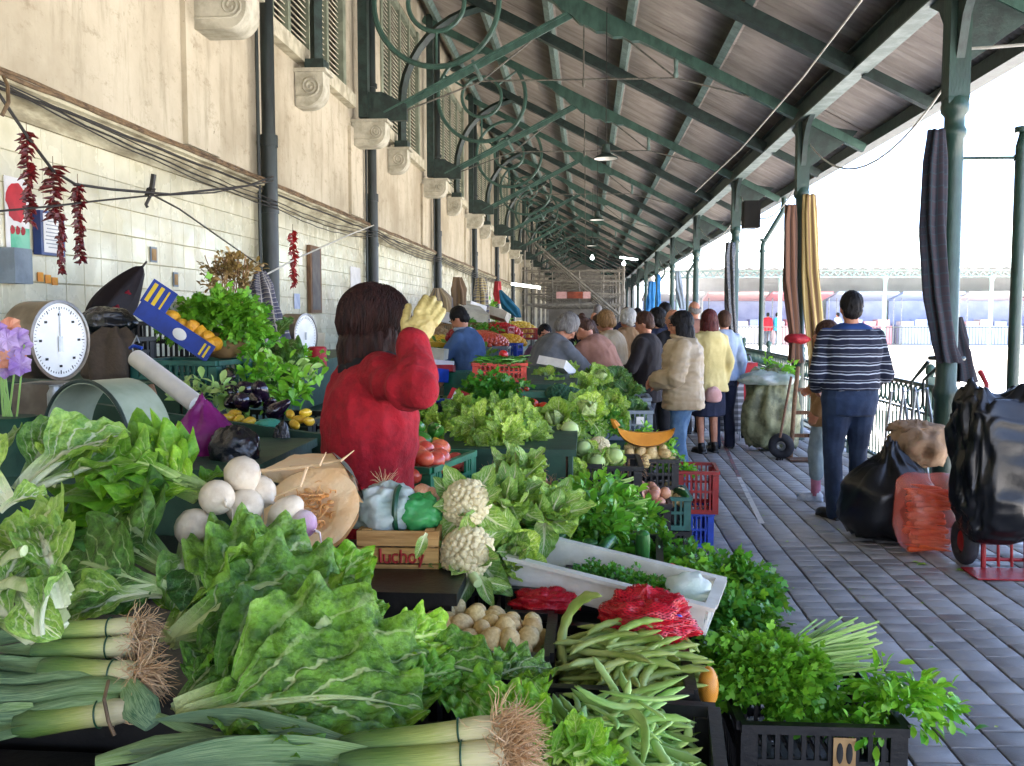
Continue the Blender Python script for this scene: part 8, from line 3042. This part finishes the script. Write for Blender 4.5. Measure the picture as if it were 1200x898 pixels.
# aubergines, yellow peppers, bags
for k, (x, y, D) in enumerate(((262, 452, 4.0), (278, 462, 3.9), (270, 440, 4.15), (292, 455, 3.95), (308, 462, 3.85), (318, 474, 3.75), (300, 470, 3.8), (285, 474, 3.75), (328, 478, 3.7), (270, 472, 3.78))):
 single('aub', 'aubergine', 'glossy dark aubergine in the heap behind the dark green board', 'aubergine', pt(x, y, Y=D), .040, 'aubergines of the wall stall')
for k, (x, y, D) in enumerate(((268, 490, 3.62), (280, 492, 3.62), (292, 494, 3.60), (340, 486, 3.62), (350, 492, 3.6), (358, 484, 3.65), (345, 498, 3.56), (362, 494, 3.6), (275, 485, 3.7))):
 single('yellow', 'pepper', 'yellow pepper lying along the dark green board', 'pepper', pt(x, y, Y=D), .022, 'yellow peppers of the wall stall', (rnd.uniform(-.3, .3), rnd.uniform(-.3, .3), rnd.uniform(0, 3)))
for k, (x, y, D, s_) in enumerate(((255, 470, 3.9, .1), (300, 445, 4.3, .12), (330, 440, 4.5, .12), (355, 470, 4.1, .12))):
 herb('salad_leaves', 'loose pale leaves tucked among the aubergines, ' + ('left', 'middle', 'upper right', 'right')[k] + ' ones', x, y, D, 120, s_, .08, .05, .05, M_herbl if k % 2 else M_stem, 'o', 70 + k, None, .4, group='loose leaves of the wall stall')
crate('black crate of aubergines behind the dark green board', (-1.38, 3.98, .985), .52, .40, .16, mat_blackpl, 'bk', R(-5), 'crates of the wall stall')
crate('dark green crate of yellow peppers beside the red coat', (-1.18, 3.75, .985), .30, .24, .10, mat_tealpl, 'te', R(-5), 'crates of the wall stall')
bag('plastic_bag', 'bright purple plastic bag twisted to a point behind the turnips', pt(238, 512, Y=3.0), (.095, .07, .095), mat_bagp, 21, .26, pinch=.25)
bag('plastic_bag', 'crumpled shiny black plastic bag beside the purple one', pt(274, 527, Y=2.9), (.070, .06, .070), mat_bagk, 25, .28)
o = bag('plastic_bag', 'turquoise plastic bag lying on the dark green board', pt(316, 497, Y=3.5), (.045, .03, .018), pm('turquoise_plastic', '#3fae9a', '#5cc4b0', 9, .3, .5, 30, trans=.3), 28, .3)
o = bag('plastic_bag', 'long black plastic bag hanging from the dark green board', pt(330, 530, Y=3.42), (.03, .02, .10), mat_bagk, 33, .3)
# smaller scale, further along
c = pt(359, 394, Y=6.05)
t_ = thing('dial_scale', 'smaller dial scale farther along the wall stall', 'scale', c, 0, None, (0, R(90), R(-14)))
Rd = .145
ob('drum', MB().lathe([(Rd * .96, -.15), (Rd, -.145), (Rd, -.02), (Rd * 1.03, -.018), (Rd * 1.03, .0), (Rd * .95, .002), (Rd * .95, -.008)], 32), mat_chrome, t_)
ob('face', MB().lathe([(Rd * .955, -.006), (0, -.0058)], 32, cap=False), mat_white, t_)
mb = MB()
for k in range(40):
 a = 2 * PI * k / 40
 r0 = Rd * .86
 mb.bar(V((r0 * math.cos(a), r0 * math.sin(a), -.0048)), V(((r0 - .012) * math.cos(a), (r0 - .012) * math.sin(a), -.0048)), .002, .001)
ob('ticks', mb, mat_ink, t_, kind='stuff')
ob('pointer', MB().box((.0, 0, -.003), (.05, .022, .0014)), mat_steel, t_)
o = ob('scale_foot', MB().box((0, 0, 0), (.18, .2, .16)), mat_chrome, None, c + V((-.08, .02, -.23)))
setp(o, 'dark metal foot under the smaller dial scale', 'scale foot')
o = ob('red_tin', MB().lathe([(.06, 0), (.06, .12), (.05, .13)], 16), mat_redcard, None, pt(372, 430, Y=5.9))
setp(o, 'red tin right of the smaller scale', 'tin')
for k, x in enumerate((368, 376)):
 o = ob('packet', MB().box((0, 0, 0), (.05, .03, .12)), mat_box_l, None, pt(x, 400, Y=6.6), (0, .1, .3))
 setp(o, 'pale packet beside the smaller scale, ' + ('left one', 'right one')[k], 'packet')

# ------------------------------------------------------------------ hung on the wall
mat_chili = pm('dried_chilli', '#4a0f14', '#6d1519', 30, .35, .2, 60)
mat_chilir = pm('bright_chilli', '#a31a1c', '#7a1216', 30, .35)


def chilis(label, x, y0, y1, D, wpx, mat, seed):
 a, b_ = pt(x, y0, Y=D), pt(x + 4, y1, Y=D)
 q_ = random.Random(seed)
 t_ = thing('chilli_string', label, 'chillies', a, 0, 'strings of dried chillies')
 L = a.z - b_.z
 rw = wpx * D / FPX / 2
 mb_ = MB()
 n_ = int(L / .0038)
 for i in range(n_):
  u = i / n_
  an = q_.uniform(0, 6.28)
  w_ = rw * (1.0 if u < .5 else .8) * (.7 + .5 * abs(math.sin(u * 9 + seed)))
  o_ = V((math.cos(an), math.sin(an) * .7, 0))
  s0 = V((.004 * math.sin(i), 0, -u * L))
  mb_.tube([s0, s0 + o_ * w_ * .55 + V((0, 0, -.006)), s0 + o_ * w_ * q_.uniform(.8, 1.1) + V((0, 0, -q_.uniform(.005, .035)))], [.005, .0085, .0012], 5, cap=False)
 ob('chillies', mb_, mat, t_, kind='stuff')
 ob('string', MB().tube([(0, 0, .05), (0, 0, -L * .98)], .002, 4), mat_cableb, t_)


chilis('string of dark dried chillies, leftmost of the three on the cable', 31, 155, 262, 4.42, 24, mat_chili, 1)
chilis('thick clump of dark dried chillies, middle of the three on the cable', 62, 195, 258, 4.62, 34, mat_chili, 2)
chilis('thin tail of dried chillies hanging below the middle clump', 70, 250, 320, 4.60, 13, mat_chili, 5)
chilis('string of dark dried chillies, right of the three on the cable', 91, 215, 308, 4.84, 20, mat_chili, 3)
chilis('string of red dried chillies beside the first drain pipe', 343, 270, 336, 7.9, 13, mat_chilir, 4)


def on_wall(name, label, cat, x0, y0, x1, y1, mat, d=.02, parts=None, group=None):
 """flat thing fixed to the tiled wall between two corners of the photograph"""
 a, b_ = pt(x0, y0, X=-2.975), pt(x1, y1, X=-2.975)
 yc, zc = (a.y + b_.y) / 2, (a.z + pt(x0, y1, X=-2.975).z) / 2
 t_ = thing(name, label, cat, (-2.972, yc, zc), 0, group)
 w_, h_ = abs(b_.y - a.y), abs(a.z - pt(x0, y1, X=-2.975).z)
 ob('panel', MB().box((d / 2, 0, 0), (d, w_, h_)), mat, t_)
 return t_, w_, h_, d


mat_blue_fr = pm('blue_frame', '#2b3f7a', '#1f2f60', 6, .4)
t_, w_, h_, d = on_wall('framed_notice', 'blue framed white notice on the tiles behind the chillies', 'notice', 37, 246, 67, 298, mat_blue_fr, .045)
ob('sheet', MB().box((d + .001, 0, 0), (.003, w_ * .80, h_ * .88)), mat_paper, t_)
mb = MB()
for k in range(9):
 mb.box((d + .0035, rnd.uniform(-.03, .03) * w_, h_ * (.36 - .085 * k)), (.002, w_ * rnd.uniform(.45, .68), h_ * .022))
ob('print', mb, pm('grey_print', '#8c9298', None, 5, .8), t_, kind='stuff')
mat_post = pm('red_green_poster', '#b9d2c0', '#4fae86', 2.2, .6, lo=.45, hi=.55)
t_, w_, h_, d = on_wall('poster', 'torn red and green poster at the left edge of the tiles', 'poster', 3, 205, 34, 292, mat_paper, .004)
ob('green_field', MB().box((d + .001, w_ * .08, -h_ * .33), (.003, w_ * .8, h_ * .30)), pm('poster_green', '#4fae86', '#86c9a8', 5, .6), t_)
ob('red_field', MB().ell((d + .001, -.01, h_ * .16), (.003, w_ * .42, h_ * .26), 16, 8, fn=lambda p: p * (1 + .3 * MN.noise(p * 30))), pm('poster_red', '#c62430', '#a81a26', 8, .6), t_)
for k in range(3):
 ob('red_figure', MB().ell((d + .003, w_ * (-.25 + .22 * k), -h_ * .22), (.002, w_ * .10, h_ * .06), 10, 6, fn=lambda p: p * (1 + .4 * MN.noise(p * 60))), mat_redcard, t_)
t_, w_, h_, d = on_wall('switch_box', 'grey metal switch box low at the left edge of the tiles', 'box', -4, 290, 19, 332, mat_greypl, .09)
mat_orcard = pm('orange_sticker', '#e2a03a', '#d98a34', 9, .7)
for k, (x0, y0, x1, y1) in enumerate(((22, 316, 37, 329), (43, 319, 50, 330), (52, 322, 59, 332), (60, 325, 67, 334), (26, 300, 31, 312))):
 t_, w_, h_, d = on_wall('sticker', 'small ' + ('orange sun sticker', 'orange figure sticker, left of the row', 'orange figure sticker, middle of the row', 'orange figure sticker, right of the row', 'red arrow sticker')[k] + ' on the tiles', 'sticker', x0, y0, x1, y1, mat_orcard if k < 4 else mat_redcard, .003)
for k, (x0, y0, x1, y1) in enumerate(((175, 289, 183, 307), (202, 319, 208, 336))):
 t_, w_, h_, d = on_wall('wall_plate', 'little grey vent plate on the tiles, ' + ('upper left', 'lower right') [k] + ' one', 'plate', x0, y0, x1, y1, mat_greypl, .006)
 ob('grille', MB().box((d + .001, 0, 0), (.003, w_ * .7, h_ * .75)), mat_card, t_)
t_, w_, h_, d = on_wall('slate_board', 'dark narrow framed board on the tiles between the drain pipes', 'board', 359, 287, 373, 367, mat_oldwood, .04)
ob('slate', MB().box((d + .001, 0, 0), (.004, w_ * .72, h_ * .9)), pm('slate', '#5a5756', '#6e6a66', 8, .8), t_)
t_, w_, h_, d = on_wall('paper_notice', 'pale paper taped on the tiles right of the slate board', 'notice', 410, 312, 422, 338, mat_paper, .004)
t_, w_, h_, d = on_wall('paper_notice', 'small bluish paper taped low left of the slate board', 'notice', 344, 344, 351, 362, pm('blue_paper', '#a8b4d0', '#c8d0e0', 9, .8), .004)
# folded parasols and cloths


def drape(name, label, cat, pts_, mat, pleats=7, depth=.35, group=None, twist=0.0, flat=.6, n=56, tie=None, parent=None):
 """hanging pleated cloth: pts_ [(world point, radius)] from top to bottom"""
 t_ = parent or thing(name, label, cat, pts_[0][0], 0, group)
 vs, fs, uvs = [], [], []
 S = 26
 for i in range(S + 1):
  u = i / S * (len(pts_) - 1)
  k = min(int(u), len(pts_) - 2)
  f = u - k
  f = f * f * (3 - 2 * f) * .5 + f * .5
  p = V(pts_[k][0]).lerp(V(pts_[k + 1][0]), f)
  r = pts_[k][1] + (pts_[k + 1][1] - pts_[k][1]) * f
  for j in range(n):
   th = 2 * PI * j / n
   q_ = r * (1 + depth * math.sin(pleats * th + .8 * math.sin(2.2 * i / S * 3) + twist * i / S) + .10 * math.sin(3 * th + i * .3))
   vs.append(p - pts_[0][0] + V((math.cos(th) * q_, math.sin(th) * q_ * flat, .006 * math.sin(5 * th))))
   uvs.append((j / n, i / S))
 for i in range(S):
  for j in range(n):
   j2 = (j + 1) % n
   fs.append((i * n + j, i * n + n + j, i * n + n + j2, i * n + j2))
 fs.append(tuple(range(n)))
 ob('cloth', MB().add(vs, fs, uvs), mat, t_, angle=180)
 if tie:
  ob('tie', MB().ring(V(pts_[tie[0]][0]) - V(pts_[0][0]), pts_[tie[0]][1] * 1.15, tie[2], (1, 0, 0), (0, flat, .0), 24, 6), tie[1], t_)
 return t_


def dp(D, *q_):
 return [(pt(x, y, Y=D), r * D / FPX) for x, y, r in q_]


drape('', '', '', [(BAG[0], .05), (BAG[0] + V((0, -.02, -.05)), .10), (BAG[0] + V((0, -.03, -.22)), .125), (BAG[0] + V((0, -.02, -.30)), .10)], mat_bagc, 5, .16, parent=BAG[1])
mat_strg = plaid_mat('grey_flower_cloth', '#6f6c70', '#3b3f58', '#c7c2b8', .11, .05)
mat_strb = weave_mat('beige_striped_canvas', '#a99678', [(.0, .22, '#6f6a68'), (.5, .6, '#c9b99a')], 'UVX', .09)
mat_brn = weave_mat('brown_striped_canvas', '#8a7258', [(.0, .3, '#6d5844')], 'UVX', .1)
mat_plb = plaid_mat('blue_yellow_plaid', '#b9a46a', '#3a466a', '#d8cfae', .14, .07)
drape('folded_parasol', 'grey patterned parasol hanging folded by the first drain pipe', 'parasol', dp(5.7, (304, 318, 5), (306, 335, 11), (310, 365, 15), (318, 412, 20)), mat_strg, 6, .35)
drape('folded_parasol', 'dull blue grey parasol cloth hanging left of the patterned one', 'parasol', dp(5.85, (296, 330, 4), (298, 350, 7), (300, 410, 10)), mat_greypl, 5, .3)
GW = 'cloths hanging on the wall farther along'
drape('folded_parasol', 'beige striped parasol hanging on the wall left of the blue jumper', 'parasol', dp(14.5, (513, 338, 4), (515, 350, 12), (518, 385, 16), (528, 415, 9)), mat_strb, 7, .3, GW)
drape('folded_parasol', 'brown striped parasol on the wall behind the beige one', 'parasol', dp(15.5, (536, 325, 4), (537, 340, 8), (538, 375, 7), (540, 395, 5)), mat_brn, 5, .3, GW)
drape('hanging_cloth', 'blue and yellow plaid cloth on the wall above the blue jumper', 'cloth', dp(17.2, (563, 326, 5), (564, 345, 7), (564, 378, 8)), mat_plb, 4, .3, GW)
drape('hanging_cloth', 'narrow red cloth on the wall beyond the plaid one', 'cloth', dp(20, (583, 330, 3), (583, 345, 4), (583, 356, 3)), mat_redcard, 4, .3, GW)
drape('folded_parasol', 'teal folded parasol leaning over the far wall stall', 'parasol', dp(15.0, (586, 340, 1), (592, 352, 6), (599, 362, 8), (607, 372, 3)), pm('teal_cloth', '#1d6f8c', '#175a74', 5, .7), 5, .3, GW)
# cloths tied to the columns
mat_tart = plaid_mat('dark_tartan', '#0b1120', '#22161e', '#182c34', .10, .035)
mat_ylw = weave_mat('yellow_striped_canvas', '#98824e', [(.0, .35, '#6b5236'), (.6, .72, '#bda974')], 'UVX', .10)
mat_brw = weave_mat('rust_striped_canvas', '#6e4c38', [(.0, .35, '#46332a')], 'UVX', .12)
D1, D2, D3 = 7.05, 11.92, 17.08
drape('tied_parasol', 'dark tartan parasol cloth tied to the nearest column', 'parasol', dp(D1, (1097, 152, 8), (1095, 190, 11), (1093, 270, 12), (1098, 350, 12), (1106, 405, 11), (1112, 425, 12)), mat_tart, 6, .3, None, 1.0)
drape('tied_parasol', 'lower end of tartan cloth flaring right of the nearest column', 'parasol', dp(7.35, (1120, 372, 6), (1126, 410, 9), (1132, 448, 11)), mat_tart, 5, .3)
o = ob('column_tie', MB().ring(V((2.66, 7.17, 1.26)), .115, .016, (1, 0, 0), (0, 1, 0), 24, 6), mat_greend)
setp(o, 'dark band round the nearest column and its tartan cloth', 'band')
drape('tied_parasol', 'rust brown parasol tied left of the second column', 'parasol', dp(D2, (927, 240, 5), (926, 260, 6), (926, 330, 7), (932, 395, 5), (932, 425, 7)), mat_brw, 5, .3, None, .6)
drape('tied_parasol', 'yellow striped parasol tied right of the second column', 'parasol', dp(D2, (948, 228, 6), (948, 250, 7), (950, 320, 8), (954, 370, 9), (957, 412, 9), (958, 435, 8)), mat_ylw, 6, .3, None, .6)
o = ob('red_wrap', MB().ell((0, 0, 0), (.16, .14, .07), 24, 12, fn=lambda p: p * (1 + .18 * MN.noise(p * 14))), mat_redskin, None, pt(935, 397, Y=11.95), angle=180)
setp(o, 'red plastic wrapped round the cloths of the second column', 'wrap')
drape('tied_parasol', 'black cloth tied to the third column', 'parasol', dp(D3, (856, 284, 4), (855, 300, 5), (856, 360, 5), (860, 400, 4)), mat_bagk, 5, .3)
mat_bcl = pm('bright_blue_sheet', '#2f8fd0', '#2678b4', 5, .6, trans=.3)
drape('blue_sheet', 'bright blue sheet hanging on a far column, left one', 'cloth', dp(31, (764, 330, 3), (763, 350, 4), (762, 366, 4)), mat_bcl, 5, .3)
drape('blue_sheet', 'bright blue sheet hanging on a far column, right one', 'cloth', dp(29, (772, 322, 1.5), (772, 345, 2), (772, 362, 2)), mat_bcl, 5, .3)
drape('tied_parasol', 'grey cloth leaning on the fifth column', 'parasol', dp(23.2, (794, 318, 2), (796, 340, 4), (800, 362, 3)), mat_greypl, 5, .3)

# ------------------------------------------------------------------ bags and trolleys along the railing
mat_bagK = pm('black_bin_bag', '#0c0d0f', '#141518', 5, .3, .35, 9, spec=.45)
bag('rubbish_bag', 'slumped black rubbish bag left of the red carrot bag', (2.13, 6.72, .26), (.30, .24, .34), mat_bagK, 41, .22, fs=5, sub=(40, 30), pinch=.35)
mat_sack = pm('kraft_paper_sack', '#a3876a', '#866d54', 5, .85, .5, 30)
bag('paper_sack', 'crushed brown paper sack lying on the black rubbish bag', pt(1076, 525, Y=6.9), (.17, .14, .16), mat_sack, 45, .5, sub=(36, 26))
bag('paper_sack', 'flattened brown paper rim on top of the crushed sack', pt(1074, 502, Y=6.95), (.16, .12, .045), mat_sack, 48, .5, sub=(36, 20))
t_ = thing('carrot_bag', 'clear red tinted bag packed with carrots standing by the railing', 'bag', (2.26, 6.35, .0))
mat_clear = pm('red_clear_film', '#ff6448', '#ff9a80', 7, .14, .9, 18, alpha=.38, spec=.8)
def fb(p):
 u = V((p.x / .2, p.y / .13, p.z / .27))
 k = 1 + .08 * MN.noise(u * 2.4) + .05 * (1 - 2 * abs(MN.noise(u * 5)))
 x = math.copysign(abs(u.x) ** .6, u.x) * .20 * k
 z = math.copysign(abs(u.z) ** .7, u.z) * .27
 return V((x, p.y * k, z + (.05 * (abs(x) / .2) ** 2 if z > .1 else 0)))
ob('film', MB().ell((0, 0, .265), (.2, .13, .27), 40, 28, fn=fb), mat_clear, t_, angle=180)
for k in range(72):
 row = k // 4.4
 mm = M4.Translation(V((rnd.uniform(-.055, .055), -.085 + .04 * (k % 4), .05 + .024 * row + rnd.uniform(-.008, .008)))) @ M4.Rotation(R(90) * (1 if k % 2 else -1) + rnd.gauss(0, .12), 4, 'Y') @ M4.Rotation(rnd.uniform(-.12, .12), 4, 'X') @ M4.Translation(V((0, 0, .1)))
 ob('carrot', MESH['carrot'][0], None, t_, mat4=mm)
# big black bag on the red sack truck
t_ = thing('sack_truck', 'red sack truck with fat tyres by the nearest column', 'trolley', (2.62, 5.95, 0))
mat_redmet = pm('red_painted_steel', '#a81a22', '#8c141b', 8, .4, .2, 30)
mb = MB().box((-.10, -.14, .012), (.38, .26, .008))
ob('toe_plate', mb, mat_redmet, t_)
for s in (-1, 1):
 ob('upright', MB().tube([(.02 + s * .17, 0, .012), (.02 + s * .17, .02, .3), (.04 + s * .17, .10, 1.15), (.04 + s * .17, .2, 1.22)], .016, 8), mat_redmet, t_)
for z in (.06, .20, .55, .9):
 ob('crossbar', MB().tube([(-.15, .02 + z * .08, z), (.19, .02 + z * .08, z)], .012, 8), mat_redmet, t_)
for x in (-.08, .0, .08):
 ob('bar', MB().tube([(x + .02, .0, .02), (x + .02, .02, .2)], .009, 6), mat_redmet, t_)
for s, x in ((-1, -.22), (1, .28)):
 tr = ob('wheel', MB().ring((x, .12, .15), .105, .045, (0, 1, 0), (0, 0, 1), 32, 12), mat_rubber, t_)
 ob('hub', MB().lathe([(.07, -.02), (.07, .02), (.03, .028), (.0, .03)], 20, (x, .12, .15), rot3(0, R(-90) if s < 0 else R(90), 0)), mat_redmet, tr)
def fbb(p):
 u = V((p.x / .24, p.y / .20, p.z / .5))
 k = 1 + .16 * MN.noise(u * 1.9 + V((3, 0, 0))) + .12 * (1 - 2 * abs(MN.noise(u * 3.3)))
 w_ = 1 + .10 * u.z + .09 * (1 - 2 * abs(MN.noise(V((u.x * 6, u.y * 6, u.z * 1.2))))) + .035 * (1 - 2 * abs(MN.noise(V((u.x * 13, u.y * 13, u.z * 5)))))
 k *= .98 + .25 * (w_ - 1 - .1 * u.z)
 return V((math.copysign(abs(u.x) ** .6, u.x) * .235 * k * w_, math.copysign(abs(u.y) ** .8, u.y) * .19 * k, math.copysign(abs(u.z) ** .75, u.z) * .46 + (max(0, u.z) ** 2) * (.42 * abs(u.x) ** 1.4 + .10 * MN.noise(u * 5))))
o = ob('rubbish_bag', MB().ell((0, 0, 0), (.24, .20, .5), 96, 64, fn=fbb), mat_bagK, None, (2.52, 5.92, .63), angle=180)
setp(o, 'tall black plastic bag strapped upright on the red sack truck', 'bag')
bag('rubbish_bag', 'grey white plastic bag hanging at the right of the tall black one', (2.74, 6.02, .62), (.10, .10, .36), mat_greypl, 52, .25, sub=(30, 24))
o = ob('black_drape', MB().ell((0, 0, 0), (.11, .09, .25), 30, 24, fn=lambda p: p * (1 + .3 * MN.noise(p * 9))), mat_bagK, None, (2.76, 5.86, .95), angle=180)
setp(o, 'loose black plastic corner tied at the top right of the tall bag', 'bag')
# hand truck with wooden uprights further on
t_ = thing('hand_truck', 'old wooden hand truck with a pneumatic wheel before the second column', 'trolley', (2.34, 10.4, 0))
for x in (-.10, .12):
 ob('rail', MB().tube([(x, 0, .02), (x + .06, .15, .6), (x + .12, .28, 1.0)], .024, 8), mat_oldwood, t_)
for z in (.25, .5, .75):
 ob('slat', MB().bar((-.08 + z * .12, .06 + z * .2, z), (.16 + z * .12, .06 + z * .2, z), .03, .04), mat_oldwood, t_)
ob('toe_plate', MB().box((0, -.12, .02), (.3, .24, .012)), mat_oldwood, t_)
for x in (-.2, .24):
 tr = ob('wheel', MB().ring((x, .02, .145), .095, .048, (1, -.45, 0), (0, 0, 1), 28, 10), mat_rubber, t_)
 ob('hub', MB().ring((x, .02, .145), .042, .022, (1, -.45, 0), (0, 0, 1), 20, 8), mat_steel, tr)
t_ = thing('broom', 'old broom leaning against the hand truck', 'broom', (2.10, 10.3, 0))
ob('handle', MB().tube([(0, 0, .25), (.15, .2, .9)], .014, 8), mat_oldwood, t_)
ob('bristles', strands(70, .26, .12, .004, 5, (0, 0, -1), .04, .05), pm('bristle', '#2a231d', '#3a3028', 9, .9), t_, kind='stuff')
mat_gsack = pm('olive_sack', '#9a9e78', '#5d6246', 7, .45, .9, 14)
bag('rubbish_bag', 'big olive grey sack leaning before the third column', (2.14, 11.1, .42), (.28, .26, .50), mat_gsack, 61, .34, sub=(56, 44))
bag('plastic_bag', 'whitish plastic rim folded over the top of the olive sack', (2.12, 11.05, .84), (.28, .24, .09), mat_bagw, 66, .3)
herb('leaf_litter', 'green leaves spilling from the top of the olive sack', 908, 436, 11.0, 90, .22, .15, .06, .06, M_herbl, 'o', 81, None, .5, group='leaves on the olive sack')
mat_chk = plaid_mat('black_white_check', '#b9bcc4', '#16181f', '#16181f', .16, .11)
def trolley(label, x, D, mat, h=.62):
 t_ = thing('shopping_trolley', label, 'trolley', (x, D, 0), 0, 'shopping trolleys')
 vs = []
 mb_ = MB()
 for i in range(7):
  z = .12 + h * i / 6
  k = 1 + .06 * math.sin(i)
  for (sx_, sy_) in ((-1, -1), (0, -1.15), (1, -1), (1.1, 0), (1, 1), (0, 1.1), (-1, 1), (-1.1, 0)):
   vs.append((sx_ * .17 * k, sy_ * .12 * k, z))
 fs = [(i * 8 + j, i * 8 + (j + 1) % 8, i * 8 + 8 + (j + 1) % 8, i * 8 + 8 + j) for i in range(6) for j in range(8)]
 fs.append(tuple(range(48, 56)))
 uv = [(j / 8 * 1.2, i / 6) for i in range(7) for j in range(8)]
 ob('bag', mb_.add(vs, fs, uv), mat, t_)
 for s in (-1, 1):
  ob('frame', MB().tube([(s * .14, .16, .05), (s * .14, .15, .9), (s * .10, .22, 1.02)], .011, 6), mat_steel, t_)
  ob('wheel', MB().ring((s * .2, .14, .075), .06, .016, (0, 1, 0), (0, 0, 1), 20, 6), mat_rubber, t_)
 ob('foot', MB().tube([(-.12, -.12, .12), (-.12, -.14, .0), (.12, -.14, 0), (.12, -.12, .12)], .009, 6), mat_steel, t_)
 ob('handle', MB().tube([(-.12, .22, 1.02), (.12, .22, 1.02)], .013, 6), mat_cable, t_)


trolley('black and white checked shopping trolley beside the yellow coat', gx(856, 12.0), 12.0, mat_chk, .68)
trolley('red shopping trolley behind the checked one', gx(873, 13.2), 13.2, mat_redcard, .80)
o = bag('handbag', 'small cream handbag hanging at the side of the yellow coat', pt(836, 464, Y=10.55), (.09, .05, .10), mat_pinkb, 71, .1)
# folded white metal frames by the railing
t_ = thing('folded_trestle', 'pale metal trestle frames leaning on the railing behind the paper sack', 'trestle', (2.72, 8.1, 0))
for k in range(3):
 x = -.12 + .10 * k
 ob('frame', MB().tube([(x - .12, 0, 0), (x, .12, .92), (x + .10, .14, .96), (x + .22, .0, .02)], .013, 6), mat_steel, t_)
for k, (x0, y0, x1, y1) in enumerate(((1068, 448, 1088, 424), (1082, 446, 1100, 430))):
 o = ob('handle_grip', MB().tube([pt(x0, y0 + 30, Y=7.6), pt(x0, y0, Y=7.6), pt(x1, y1, Y=7.5)], [.010, .012, .017], 8), mat_greend)
 setp(o, 'dark rubber trolley grip above the paper sack, ' + ('left one', 'right one')[k], 'grip')
# scraps on the paving
scr = [(1068, 658, .05), (1088, 662, .07), (1120, 668, .05), (922, 634, .03), (1078, 706, .025), (984, 621, .03), (985, 635, .02), (1165, 852, .02), (865, 850, .03), (930, 690, .02), (1090, 757, .025), (960, 612, .02), (1010, 700, .015)] + [(rnd.uniform(880, 1000), rnd.uniform(560, 720), rnd.uniform(.01, .022)) for _ in range(16)]
for k, (x, y, s_) in enumerate(scr):
 p = pt(x, y, Z=.008)
 o = ob('leaf_scrap', LV['bright'][k % 3] if k not in (5, 7) else LV['wrap'][0], None, None, p, (rnd.uniform(-.1, .1), rnd.uniform(-.1, .1), rnd.uniform(0, 6)))
 o.scale = (s_, s_, s_ * .5)
 setp(o, 'scrap of ' + ('pale' if k in (5, 7) else 'green') + ' leaf dropped on the grey paving', 'leaf', 'leaf scraps on the paving')
